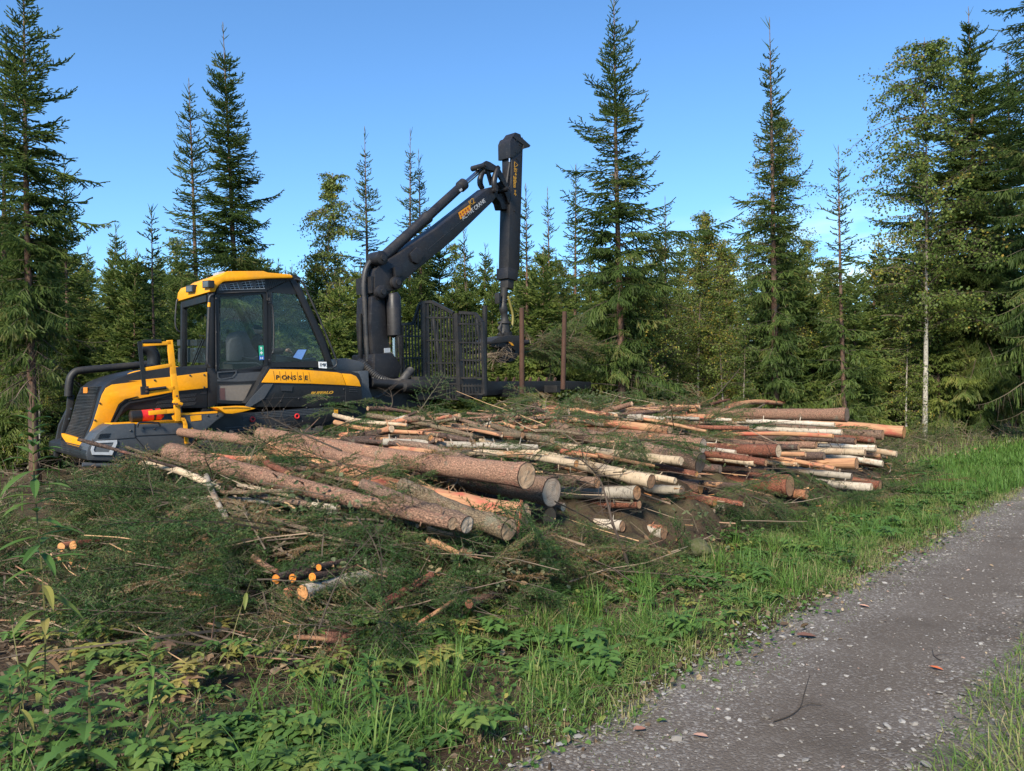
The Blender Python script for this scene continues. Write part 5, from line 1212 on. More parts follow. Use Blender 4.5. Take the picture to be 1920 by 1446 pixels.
def pole(x0, y0, x1, y1, dia, kind, bark, peel, wood, label, lift=.05, bow=.02, taper=.7, name="pole", group=None, lift1=None, cat="pole", n=9, rough=.09):
    """pole or log lying on the heap between two pixels"""
    p0, p1 = hit(x0, y0, lift), hit(x1, y1, lift if lift1 is None else lift1); r = dia * p0.y / F / 2
    return put_log(p0, p1, r, r * taper, kind, bark, peel, wood, label, group, name, n=n, bow=bow, rough=rough, cat=cat)
S, Bi = 'spruce', 'birch'
for a in [
 (987, 892, 660, 843, 47, 4.40, 4.3, S, 'pink', .06, 'tan', "thick spruce log with ringed sawn end, topmost of the big near stack"),
 (1034, 923, 754, 884, 52, 4.55, 4.2, S, 'grey', .02, 'grey', "thickest grey spruce log directly under the topmost ringed log"),
 (980, 967, 745, 907, 44, 4.25, 4.0, S, 'orange', .75, 'tan', "orange barkless spruce log with a hanging bark strip at its end"),
 (954, 993, 886, 966, 40, 4.05, 3.6, S, 'olive', .0, 'tan', "short-looking dark-barked log with scored end below the orange barkless log"),
 (876, 984, 820, 963, 34, 4.10, 3.6, S, 'grey', .03, 'grey', "scaly log end squeezed between two lower logs of the near stack"),
 (1030, 970, 1000, 962, 36, 4.70, 4.0, S, 'dark', .0, 'brown', "log with wet yellow-brown sawn end tucked under the thickest grey log"),
 (1056, 951, 1030, 946, 17, 4.75, 3.5, S, 'grey', .0, 'pale', "small pale log end just behind the thickest grey log"),
 (734, 882, 424, 822, 28, 6.10, 4.6, S, 'pink', .03, 'tan', "long spruce log with clean tan end stopping halfway along the topmost ringed log"),
 (1481, 911, 1433, 908, 37, 4.10, 3.6, S, 'red', .0, 'brown', "thick red-barked log with a dark knot hole over grass"),
 (1513, 928, 1486, 925, 19, 3.95, 3.0, S, 'orange', .15, 'brown', "short brown log poking out under the thick red-barked log"),
 (1634, 915, 1515, 897, 17, 3.75, 3.6, Bi, 'birch', .05, 'pale', "long white birch log lowest at the grassy end of the pile"),
 (1650, 911, 1632, 909, 18, 3.85, 2.6, S, 'red', .1, 'brown', "rough reddish log end just beyond the lowest white birch log"),
 (1313, 868, 1203, 842, 36, 4.55, 4.2, S, 'grey', .0, 'dark', "thick grey log with a dark weathered end in mid pile"),
 (1318, 836, 1207, 822, 26, 4.90, 4.2, S, 'pink', .12, 'grey', "brownish spruce log lying right above the dark-ended thick log"),
 (1255, 808, 1126, 800, 17, 5.40, 4.0, S, 'red', .5, 'tan', "red-orange log high on the pile before the great spruce trunk"),
 (1277, 865, 1158, 849, 17, 4.35, 3.6, Bi, 'cream', .25, 'pale', "cream birch log half covering the dark-ended thick log"),
 (1416, 867, 1323, 856, 17, 4.40, 3.4, Bi, 'cream', .12, 'tan', "pale birch log with a rough end to the road side of the dark-ended log"),
 (1379, 849, 1326, 844, 10, 4.80, 3.2, Bi, 'birch', .05, 'pale', "thin white birch pole end above the rough-ended pale birch"),
 (1306, 890, 1239, 877, 13, 4.25, 3.2, S, 'red', .55, 'orange', "splintered reddish log under the dark-ended thick log"),
 (1221, 903, 1184, 894, 25, 4.30, 3.4, Bi, 'cream', .3, 'brown', "stubby birch log with orange flank and shadowed end"),
 (1266, 902, 1223, 894, 13, 4.30, 3.0, Bi, 'cream', .05, 'pale', "thin birch log between the stubby orange-flanked log and the splintered one"),
 (1194, 924, 1075, 917, 25, 4.45, 4.4, Bi, 'dull', .0, 'brown', "grey mossy birch log low behind the leaning dead sapling"),
 (1198, 946, 1080, 949, 16, 4.45, 4.0, S, 'red', .05, 'brown', "dark red log lying lowest beneath the grey mossy birch"),
 (1588, 778, 1449, 776, 25, 4.30, 4.8, S, 'pink', .10, 'dark', "thick reddish spruce log crowning the far end of the pile"),
 (1695, 811, 1594, 802, 22, 4.20, 4.2, S, 'orange', .7, 'orange', "bright orange log sticking farthest out at the pile's far corner"),
 (1655, 816, 1591, 811, 17, 4.20, 3.6, S, 'grey', .0, 'brown', "grey-brown log just in front of the bright orange corner log"),
 (1565, 797, 1358, 794, 9, 4.45, 4.2, Bi, 'birch', .0, 'pale', "long thin white birch pole under the crowning reddish log"),
 (1578, 811, 1500, 806, 11, 4.35, 3.4, Bi, 'birch', .1, 'pale', "white birch log one layer below the long thin birch pole"),
 (1562, 818, 1397, 818, 9, 4.15, 3.8, S, 'orange', .9, 'orange', "yellow-orange peeled pole low on the far half of the pile"),
 (1604, 828, 1545, 826, 13, 4.15, 3.0, S, 'dark', .05, 'brown', "dark stubby log under the grey-brown corner log"),
 (1642, 841, 1581, 838, 13, 4.05, 3.2, Bi, 'birch', .1, 'pale', "white birch log with dark patches below the corner logs"),
 (1622, 849, 1575, 846, 13, 3.98, 3.0, Bi, 'cream', .2, 'tan', "cream birch log paired under the dark-patched birch"),
 (1681, 852, 1646, 847, 12, 4.00, 2.6, Bi, 'cream', .1, 'pale', "short cream birch log standing out over the green bank"),
 (1510, 852, 1450, 850, 9, 4.15, 3.0, S, 'pink', .25, 'tan', "thin pinkish pole end in the tangle left of the paired birches"),
 (1606, 869, 1526, 864, 20, 3.95, 3.4, Bi, 'dull', .45, 'brown', "ragged reddish birch log with torn bark at mid height"),
 (1655, 870, 1620, 865, 12, 3.90, 2.6, Bi, 'birch', .0, 'pale', "small white birch log above the lowest long birch log"),
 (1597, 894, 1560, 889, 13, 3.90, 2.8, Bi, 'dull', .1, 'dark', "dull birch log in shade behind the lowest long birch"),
 (1565, 879, 1507, 869, 9, 4.00, 2.6, S, 'pink', .5, 'tan', "thin torn pinkish pole above the shaded dull birch"),
 (1403, 803, 1281, 797, 8, 4.80, 3.6, S, 'red', .3, 'red', "thin red pole in the upper middle layer of the pile"),
 (1436, 868, 1418, 866, 14, 4.25, 2.4, S, 'red', .1, 'brown', "short red stub beside the rough-ended pale birch log"),
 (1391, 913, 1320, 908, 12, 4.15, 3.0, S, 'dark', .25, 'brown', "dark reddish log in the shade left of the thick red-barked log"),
 (1394, 946, 1355, 939, 10, 3.95, 2.0, S, 'red', .3, 'tan', "low reddish pole sticking from the spruce twigs near the grass"),
 (1497, 839, 1440, 838, 12, 4.30, 3.0, S, 'dark', .15, 'brown', "dark short log end above the thin pinkish pole end"),
 (1080, 870, 1000, 863, 14, 4.75, 3.4, Bi, 'cream', .2, 'orange', "pale birch log with an orange end above the mossy birch"),
 (1640, 826, 1600, 824, 11, 4.25, 2.8, S, 'red', .2, 'brown', "reddish pole wedged between the corner logs and the white birches"),
 (1530, 835, 1470, 832, 14, 4.40, 3.0, S, 'pink', .1, 'brown', "scaly pinkish log end deep in the far layers"),
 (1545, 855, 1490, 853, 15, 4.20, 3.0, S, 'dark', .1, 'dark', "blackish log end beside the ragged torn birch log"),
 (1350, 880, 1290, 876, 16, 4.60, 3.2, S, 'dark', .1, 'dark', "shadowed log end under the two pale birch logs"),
 (1575, 868, 1540, 866, 14, 4.20, 2.6, S, 'red', .2, 'brown', "short reddish log behind the ragged torn birch log"),
 (1120, 905, 1060, 897, 22, 4.80, 3.6, S, 'grey', .0, 'brown', "grey log half buried behind the leaning dead sapling"),
 (1440, 885, 1380, 880, 18, 4.55, 3.0, S, 'dark', .1, 'dark', "blackish log under brown twigs behind the thick red-barked log"),
]: log(*a[:6], a[6] * (1.0 if a[0] in (987, 734, 980) else .60 if a[0] in (1034,) else .36 if a[0] in (954, 876, 1030, 1056) else .55 if a[0] in (1588, 1313, 1318) else .72), *a[7:])
# the long log from the near stack back to the machine's wheels
p0, p1 = RD.pv(848, 982, 4.15), RD.pv(312, 848, 8.75)
put_log(p0, p1, .050, .112, S, 'pink', .05, 'tan', "very long tapering spruce log reaching back to the machine's grey tank", bow=.006)
for a in [
 (690, 779, 890, 815, 10, S, 'olive', .0, 'tan', "long grey pole on the pile crest below the dark joint hoses"),
 (628, 792, 796, 816, 10, S, 'orange', .85, 'orange', "orange stripped pole starting beside the lifting rings"),
 (626, 778, 760, 800, 9, Bi, 'cream', .3, 'pale', "cream broken pole beneath the black rear flank of the cab"),
 (690, 766, 768, 772, 9, S, 'pink', .3, 'tan', "pinkish broken piece just under the hanging ribbed hose"),
 (805, 776, 842, 786, 9, S, 'red', .6, 'red', "short red splintered piece below the grille gate"),
 (1001, 809, 1095, 813, 7, S, 'olive', .0, 'tan', "thin grey pole between leaves and the red-orange log"),
 (1028, 765, 1134, 776, 10, S, 'red', .35, 'red', "red broken pole on the crest below the crane's stakes"),
 (945, 795, 1010, 804, 9, S, 'pink', .5, 'tan', "pink torn pole beside the heap of green aspen leaves"),
 (1051, 846, 1122, 856, 10, S, 'red', .7, 'orange', "orange torn pole above the orange-ended pale birch"),
 (1118, 853, 1225, 874, 9, S, 'orange', .8, 'orange', "second orange torn pole running under the cream birch log"),
 (1258, 762, 1374, 751, 8, S, 'red', .35, 'red', "thin red pole on the crest under the great spruce"),
 (1366, 764, 1471, 753, 12, S, 'orange', .45, 'red', "reddish pole raised highest against the forest"),
 (1155, 779, 1366, 774, 8, S, 'pink', .15, 'tan', "long reddish grey pole along the crest"),
 (1255, 794, 1424, 779, 8, S, 'olive', .05, 'tan', "grey forked pole slanting up the crest to the crowning log"),
 (1130, 797, 1100, 792, 8, S, 'olive', .05, 'tan', "short grey stub lying by the end of the red crest pole"),
 (628, 828, 845, 843, 9, S, 'dark', .0, 'brown', "thin dark pole lying along the topmost ringed log"),
 (718, 829, 1008, 839, 15, Bi, 'dull', .0, 'pale', "grey-white birch log lying behind the thin dark pole"),
 (387, 893, 437, 1000, 11, Bi, 'dull', .0, 'tan', "crooked grey branch lying across the thin poles"),
 (312, 909, 543, 927, 9, S, 'olive', .1, 'bright', "pale thin pole ending in a bright orange break"),
 (359, 933, 574, 996, 9, S, 'olive', .05, 'tan', "grey-green pole passing under the crooked branch"),
 (416, 941, 534, 986, 10, S, 'olive', .0, 'tan', "thicker grey pole above the grey-green one"),
 (440, 979, 666, 1016, 7, S, 'olive', .0, 'tan', "thinnest pole running down towards the spruce twigs"),
 (147, 824, 388, 894, 7, S, 'dark', .0, 'orange', "dark branch with orange break crossing the headlight"),
 (235, 838, 382, 884, 6, S, 'olive', .1, 'tan', "thin light stick beside the dark branch at the headlight"),
 (266, 870, 415, 912, 15, Bi, 'cream', .25, 'pale', "cream birch log with black marks under the dark branch"),
 (390, 855, 505, 862, 13, S, 'orange', .6, 'orange', "torn orange log under the machine's belly panels"),
 (349, 985, 418, 1047, 15, S, 'pink', .5, 'tan', "pinkish broken log sinking into green boughs"),
 (280, 936, 328, 973, 12, S, 'pink', .35, 'tan', "short pinkish log near the torn green bough heap"),
 (475, 1045, 521, 1074, 12, S, 'pink', .3, 'tan', "small broken log just above the orange alder ends"),
 (801, 1014, 862, 1038, 15, Bi, 'cream', .65, 'orange', "pale splintered birch below the long tapering log"),
 (866, 1031, 893, 1043, 13, S, 'pink', .6, 'tan', "short broken stub at the tip of the splintered birch"),
 (801, 992, 853, 1005, 12, S, 'orange', .85, 'orange', "orange torn stick right under the long tapering log"),
 (660, 905, 760, 945, 10, S, 'red', .7, 'tan', "red torn pole beneath the orange barkless log"),
 (555, 850, 640, 880, 11, S, 'pink', .2, 'tan', "rough torn log between two long spruce logs"),
 (712, 1137, 808, 1080, 21, S, 'red', .05, 'brown', "reddish log slanting up out of yellowing plants"),
 (755, 1189, 858, 1122, 10, S, 'red', .55, 'orange', "thin red pole lying on the ground before the heap"),
 (327, 1107, 402, 1118, 13, S, 'red', .6, 'tan', "slab of torn reddish bark low in the green boughs"),
 (552, 1195, 615, 1198, 10, S, 'pink', .5, 'tan', "broken pink piece lying on the bare ground"),
]: pole(*a)
def front(ex, ey, bx, by, dia, lift, dD, kind, bark, peel, wood, label):
    p0 = hit(ex, ey, lift); p1 = at(bx, by, p0.y + dD); r = dia * p0.y / F / 2
    return put_log(p0, p1, r, r * .9, kind, bark, peel, wood, label, n=14, bow=.006, rough=.05)
front(567, 1112, 764, 1066, 31, .16, 1.0, Bi, 'birch', .05, 'orange', "birch log with rotten orange end low at the front of the heap")
front(518, 1086, 660, 1050, 19, .22, 0.9, S, 'dark', .0, 'bright', "alder log with bright orange end, nearest the torn bough")
front(549, 1084, 690, 1045, 17, .22, 0.95, S, 'dark', .0, 'bright', "alder log with bright orange end between its two like neighbours")
front(586, 1082, 730, 1050, 17, .24, 0.95, S, 'dark', .0, 'bright', "alder log with bright orange end directly above the birch log's end")
front(598, 1064, 740, 1035, 13, .24, 0.9, S, 'dark', .0, 'bright', "thin alder log with orange end lying above the other alder logs")
front(540, 1112, 640, 1085, 24, .14, 0.6, S, 'red', .0, 'red', "dark reddish log end beneath the orange alder ends")
front(880, 1132, 960, 1105, 19, .08, 0.6, S, 'pink', .1, 'red', "small round log end peeping from the shaded base of the heap")
front(134, 1050, 214, 1040, 18, .10, 0.30, S, 'red', .0, 'orange', "red-barked log of the little bundle by the tall willowherb")
front(112, 1048, 190, 1043, 17, .09, 0.30, S, 'olive', .0, 'orange', "olive-barked log in the middle of the little bundle")
front(96, 1046, 170, 1040, 18, .12, 0.30, S, 'grey', .0, 'tan', "outermost grey log of the little bundle")
front(137, 1023, 190, 1019, 19, .22, 0.30, S, 'red', .05, 'orange', "upper dark red log of the little bundle")
front(115, 1026, 165, 1020, 18, .22, 0.30, S, 'red', .3, 'orange', "upper log with peeling flank in the little bundle")
# the many thinner logs and poles of the heap that nothing tells apart
SEG = np.array(LOGSEG)
def hides_log(p, marg=9):
    """would something at p lie in front of a log's bark as seen from the road"""
    x, y = proj(p); D = p[1]; a, b = SEG[:, 0:2], SEG[:, 2:4]; d = b - a; t = np.clip(((x - a[:, 0]) * d[:, 0] + (y - a[:, 1]) * d[:, 1]) / ((d ** 2).sum(1) + 1e-6), 0, 1)
    q = a + d * t[:, None]; dist = np.hypot(x - q[:, 0], y - q[:, 1]); rad = SEG[:, 4] * (1 - t) + SEG[:, 5] * t; dep = SEG[:, 6] * (1 - t) + SEG[:, 7] * t
    return bool(np.any((dist < rad + marg) & (D < dep + .25)))
_er = random.Random(91); n_in = n_fr = 0
for _ in range(9000):
    if n_in < 150 and _er.random() < .6:
        s = _er.choice((_er.uniform(3.75, 6), _er.uniform(5, 15.8), _er.uniform(5, 15.8))); t = _er.uniform(4.4, 7.8); Ln = _er.uniform(1.0, 3.0); yw = _er.gauss(0, 7 if s > 5 else 13); r = _er.choice((_er.uniform(.015, .03), _er.uniform(.02, .05)))
        dx, dt = math.sin(R_(yw)) * Ln, math.cos(R_(yw)) * Ln
        if t + dt > 9.2: continue
        p0 = RD.w(s, t, gz(s, t) + zp(s, t) * _er.uniform(.93, 1.06) + r); p1 = RD.w(s + dx, t + dt, gz(s + dx, t + dt) + zp(s + dx, t + dt) * _er.uniform(.93, 1.05) + r)
        if any(hides_log(p0.lerp(p1, f), -2) for f in (0, .25, .5, .75, 1)): continue
        bi = _er.random() < .15
        put_log(p0, p1, r, r * _er.uniform(.6, .9), Bi if bi else S, _er.choice(('cream', 'dull', 'birch')) if bi else _er.choice(('pink', 'red', 'grey', 'olive', 'pink', 'dark', 'grey')), _er.choice((0, .05, .2, .4)) * (.3 if s < 5 else 1), _er.choice(('tan', 'pale', 'orange', 'brown')), "thin log or pole half buried among the boughs on top of the pile", "thin logs half buried on the pile", "thin_log", n=9, bow=.014, rough=.09); n_in += 1
    elif n_fr < 62:
        s = _er.uniform(6.6, 15.6); t = _er.uniform(4.25, 4.75); h = _er.uniform(.12, .95); r = _er.choice((_er.uniform(.03, .055), _er.uniform(.045, .085)))
        p0 = RD.w(s, t, gz(s, t) + h); p1 = RD.w(s + _er.gauss(0, .15), t + 2.2, gz(s, t) + h + _er.uniform(-.05, .2))
        if any(hides_log(p0.lerp(p1, f), -3) for f in (0, .2, .5)): continue
        bi = _er.random() < .25
        put_log(p0, p1, r, r * .85, Bi if bi else S, _er.choice(('cream', 'dull', 'birch')) if bi else _er.choice(('pink', 'red', 'grey', 'dark', 'red')), _er.choice((0, .05, .15, .4)), _er.choice(('tan', 'brown', 'pale', 'dark', 'orange')), "sawn log packed into the shaded road-side face of the pile", "logs packed into the road-side face", "packed_log", n=12, bow=.006, rough=.06); n_fr += 1
print("extra logs", n_in, n_fr)
# bark strip hanging from the barkless log, stump, mossy boulder
q0 = RD.pv(976, 948, 4.2); bm = bmesh.new(); pts = [RD.pv(x, y, 4.2 - .02 * k) for k, (x, y) in enumerate(((978, 938), (976, 965), (972, 990), (970, 1010), (966, 1030)))]
for a_, b_, w_ in zip(pts, pts[1:], (.028, .022, .03, .015)): bar(bm, a_, b_, w_, .006, RD.b)
o = bm_obj("bark_strip", bm, flat("torn_bark", (.33, .11, .055), .8), None, origin=q0); tag(o, "red strip of torn bark dangling from the orange barkless log", "bark strip")
q0 = RD.pv(634, 1172, 4.25); q0.z = gxy(q0.x, q0.y) - .05
me, end = log_mesh("stump", q0 + Vector((0, .03, .24)), q0, .125, .16, [M['log_spruce'], M['cut']], 20, .05, 0, .1, 5)
o = mobj("tree_stump", me, None, q0 + Vector((0, .03, .24))); o.color = (.17, .09, .065, .05); tag(o, "old brown tree stump below the birch log with the rotten end", "stump"); e = mobj("cut_end", end, o); e.color = (.16, .10, .06, 1)
def boulder(px, py, r, label, seed):
    c = hit(px, py, 0.0); bm = bmesh.new(); bmesh.ops.create_icosphere(bm, subdivisions=3, radius=r)
    for v in bm.verts:
        v.co *= 1 + .28 * mnoise.fractal(v.co / r * 1.1 + Vector((seed, 0, 0)), .8, 2, 3); v.co.z *= .75
    bmesh.ops.translate(bm, verts=bm.verts, vec=c); return tag(bm_obj("boulder", bm, M['moss'], None, True, origin=c), label, "boulder")
boulder(1308, 1028, .13, "mossy rounded boulder in the grass between the pile and the road", 3)
# leaning dead sapling with twigs before the mossy birch
def bare_branch(name, pxs, t, r, ntw, label, seed, cat="branch", m='twig', tw=(.1, .45)):
    rg = random.Random(seed); bm = bmesh.new(); P = [RD.pv(x, y, t[i] if isinstance(t, tuple) else t) for i, (x, y) in enumerate(pxs)]
    tube(bm, P, [r * (1 - .8 * i / (len(P) - 1)) for i in range(len(P))], 7, spline=4)
    for _ in range(ntw):
        f = rg.uniform(.15, 1) * (len(P) - 1.001); i = int(f); c = P[i].lerp(P[i + 1], f - i); d = Vector((rg.gauss(0, 1), rg.gauss(0, .7), rg.gauss(.25, .6))).normalized(); l = rg.uniform(*tw); q = [c]
        for k in range(3): d = (d + Vector((rg.gauss(0, .25), rg.gauss(0, .25), rg.gauss(0, .25)))).normalized(); q.append(q[-1] + d * l / 3)
        tube(bm, q, [r * .28, r * .2, r * .14, r * .06], 4)
    o = bm_obj(name, bm, M[m], None, True, origin=P[0]); return tag(o, label, cat)
bare_branch("dead_sapling", [(1180, 1068), (1168, 1030), (1150, 985), (1138, 940), (1125, 900), (1105, 875), (1085, 860)], (3.75, 3.8, 3.85, 3.95, 4.05, 4.1, 4.15), .016, 34, "leaning dead grey sapling with bare twigs in front of the mossy birch", 3)
bare_branch("bare_twig", [(747, 955), (690, 1015), (650, 1060), (620, 1120), (598, 1180)][::-1], 3.9, .006, 4, "thin bare stem crossing the front of the heap beside the reddish log", 4)
bare_branch("branch", [(1040, 940), (1090, 965), (1130, 985), (1180, 965), (1240, 945)], 4.2, .007, 16, "bare tangled twig behind the leaning sapling", 5)
bare_branch("branch", [(1440, 905), (1450, 870), (1440, 840), (1425, 815)], 4.0, .006, 14, "thin bare curling branch rising from the pile before the red stub", 6)
bare_branch("branch", [(1330, 752), (1350, 735), (1380, 700), (1388, 690)], 8.5, .018, 3, "dark slanting stem leaning behind the crest pole", 7)
bare_branch("branch", [(490, 775), (530, 795), (570, 815), (640, 845)][::-1], (6.2, 7.2, 8.0, 8.6), .010, 40, "bushy bare spruce branch lying against the perforated belly panel", 8, tw=(.15, .4))
bare_branch("branch", [(730, 770), (736, 755), (733, 735), (728, 728)], 8.6, .012, 6, "bare upright stub below the hanging ribbed hose", 9)
bare_branch("branch", [(1075, 652), (1045, 652), (1010, 656), (980, 662)][::-1], TC, .022, 5, "pale pole held in the grapple between the stakes", 10, m='dullleaf')
bare_branch("branch", [(1075, 640), (1040, 645), (1000, 650), (960, 665)][::-1], TC + .15, .016, 14, "darker branch held in the grapple above the pale pole", 11)
# ------------------------------------------------------------------ slash, grass, herbs
NR = np.random.default_rng(21); rng = random.Random(22)
class Soup:
    """polygon soup with per-vertex tint, several material slots"""
    def __init__(self): self.V, self.P, self.MI, self.T, self.n = [], [], [], [], 0
    def add(self, V, P, mi, T):
        V = np.asarray(V, dtype=np.float32).reshape(-1, 3)
        for p in P: self.P.append(np.asarray(p) + self.n); self.MI.append(mi)
        self.V.append(V); self.T.append(np.broadcast_to(np.asarray(T, dtype=np.float32), (len(V),))); self.n += len(V)
    def merged(self): return np.concatenate(self.V), self.P, self.MI, np.concatenate(self.T)
    def obj(self, name, mats, parent=None, loc=None, smooth=False):
        V, P, MI, T = self.merged()
        if loc is not None: V = V - np.array(loc, dtype=np.float32)
        return mobj(name, npmesh(name, V, P, mats, MI, {"tint": T}, smooth), parent, loc if parent is None else None)
    def stamp(self, other, Mx, tshift=0.0):
        V, P, MI, T = other; Mx = np.asarray(Mx)
        self.V.append((V @ Mx[:3, :3].T + Mx[:3, 3]).astype(np.float32)); self.T.append(np.clip(T + tshift, 0, 1))
        for p, m in zip(P, MI): self.P.append(p + self.n); self.MI.append(m)
        self.n += len(V)
def group_polys(o):
    """merge poly arrays of equal width and slot (keeps stamping fast)"""
    V, P, MI, T = o; d = {}
    for p, m in zip(P, MI): d.setdefault((p.shape[1], m), []).append(p)
    return V, [np.concatenate(v) for v in d.values()], [k[1] for k in d], T
def seg_tris(p0, p1, w0, w1):
    """3-sided tapered sticks"""
    p0, p1 = np.asarray(p0), np.asarray(p1); ax = p1 - p0; ax = ax / (np.linalg.norm(ax, axis=1, keepdims=True) + 1e-9)
    b = np.cross(ax, np.array([[.31, .17, .93]])); b /= np.linalg.norm(b, axis=1, keepdims=True) + 1e-9; c = np.cross(ax, b); vv = []
    for k in range(3): u = b * math.cos(2.094 * k) + c * math.sin(2.094 * k); vv += [p0 + u * w0, p1 + u * w1]
    V = np.stack(vv, 1).reshape(-1, 3); i = np.arange(len(p0))[:, None] * 6
    return V, [i + np.array([[2 * k, 2 * ((k + 1) % 3), 2 * ((k + 1) % 3) + 1, 2 * k + 1]]) for k in range(3)]
def bough(seed, Ln):
    """cut spruce bough with real needles along every shoot; slot 0 needles, 1 twig"""
    r = random.Random(seed); S_ = Soup(); shoots = []; seg0, seg1, w0, w1 = [], [], [], []
    p = np.zeros(3); az, el = 0.0, .25; path = [p]; n = 8
    for i in range(n):
        az += r.uniform(-.12, .12); el -= r.uniform(.02, .09); d = np.array([math.cos(az) * math.cos(el), math.sin(az) * math.cos(el), math.sin(el)]); q = p + d * Ln / n
        seg0.append(p); seg1.append(q); w0.append(.006 * (1 - i / n) + .002); w1.append(.006 * (1 - (i + 1) / n) + .002); p = q; path.append(p)
        if i > 1: shoots.append((path[-2], q))
    side = 1; f = .12
    while f < .98:
        i = min(n - 1, int(f * n)); c = path[i] + (path[i + 1] - path[i]) * (f * n - i); side = -side
        l = (Ln * (1 - f) * .5 + .09) * r.uniform(.7, 1.15); a2 = az * f + side * r.uniform(.7, 1.0); e2 = r.uniform(-.35, .15)
        d = np.array([math.cos(a2) * math.cos(e2), math.sin(a2) * math.cos(e2), math.sin(e2)]); m_ = c + d * l * .5; e_ = m_ + (d + np.array([.15, 0, -.2])) * l * .5
        seg0 += [c, m_]; seg1 += [m_, e_]; w0 += [.0025, .002]; w1 += [.002, .001]; shoots += [(c, m_), (m_, e_)]
        k = .25
        while k < .9 and l > .14:
            g = c + (e_ - c) * k; s2 = r.choice((-1, 1)); a3 = a2 + s2 * r.uniform(.6, 1.0); l2 = l * (1 - k) * .6 + .04; d3 = np.array([math.cos(a3), math.sin(a3), r.uniform(-.4, .15)])
            shoots.append((g, g + d3 * l2)); k += r.uniform(.13, .22)
        f += r.uniform(.045, .075)
    V, P = seg_tris(seg0, seg1, np.array(w0)[:, None], np.array(w1)[:, None]); S_.add(V, P, 1, .3)
    nd0, nd1, tt = [], [], []
    for a, b in shoots:
        ax = b - a; L_ = np.linalg.norm(ax); ax = ax / L_; m_ = max(5, int(L_ / .0072)); u = np.array([r.gauss(0, 1) for _ in range(3)]); u = np.cross(ax, u); u /= np.linalg.norm(u); w = np.cross(ax, u); t0 = r.uniform(0, .6)
        for k in range(m_):
            th = r.uniform(0, 6.283); c = a + ax * L_ * (k + r.random()) / m_; ln = r.uniform(.014, .026); nd0.append(c); nd1.append(c + (ax * .75 + (u * math.cos(th) + w * math.sin(th)) * .85) * ln); tt.append(min(1, t0 + r.uniform(-.1, .25)))
    a, b = np.array(nd0), np.array(nd1); d = b - a; q = np.cross(d, NR.normal(size=d.shape)); q /= np.linalg.norm(q, axis=1, keepdims=True) + 1e-9
    V = np.stack([a - q * .0027, a + q * .0027, b], 1).reshape(-1, 3); S_.add(V, [np.arange(len(a))[:, None] * 3 + np.arange(3)[None]], 0, np.repeat(tt, 3))
    return group_polys(S_.merged())
BOUGHS = [bough(300 + i, L_) for i, L_ in enumerate((.5, .6, .7, .85, 1.0, .65, .55))]
def leaf_quads(P, size, tint, up=.5, S_=None, mi=2, long=1.6):
    """folded leaf of two halves: (n,3) positions"""
    n = len(P); d = NR.normal(size=(n, 3)); d[:, 2] = d[:, 2] * .5 - .1; d /= np.linalg.norm(d, axis=1, keepdims=True); nn = NR.normal(size=(n, 3)) * .6 + np.array([0, 0, up]); b = np.cross(d, nn); b /= np.linalg.norm(b, axis=1, keepdims=True) + 1e-9; c = np.cross(b, d)
    s = size[:, None]; P = np.asarray(P); V = np.stack([P, P + d * s * .3 + b * s * .30 + c * s * .08, P + d * s * .72 + b * s * .24 + c * s * .08, P + d * s, P + d * s * .72 - b * s * .24 + c * s * .08, P + d * s * .3 - b * s * .30 + c * s * .08], 1).reshape(-1, 3)
    i = np.arange(n)[:, None] * 6; S_.add(V, [i + np.array([[0, 1, 2, 3]]), i + np.array([[0, 3, 4, 5]])], mi, np.repeat(tint, 6))
def mat_trs(p, rx, ry, rz, s): return np.array(Matrix.Translation(p) @ Matrix.Rotation(rz, 4, 'Z') @ Matrix.Rotation(ry, 4, 'Y') @ Matrix.Rotation(rx, 4, 'X') @ Matrix.Scale(s, 4))
SEG = np.array(LOGSEG)
sl = Soup()
nz0 = lambda s, t: .5 + .5 * mnoise.noise(Vector((s * 1.3, t * 1.3, 2)))
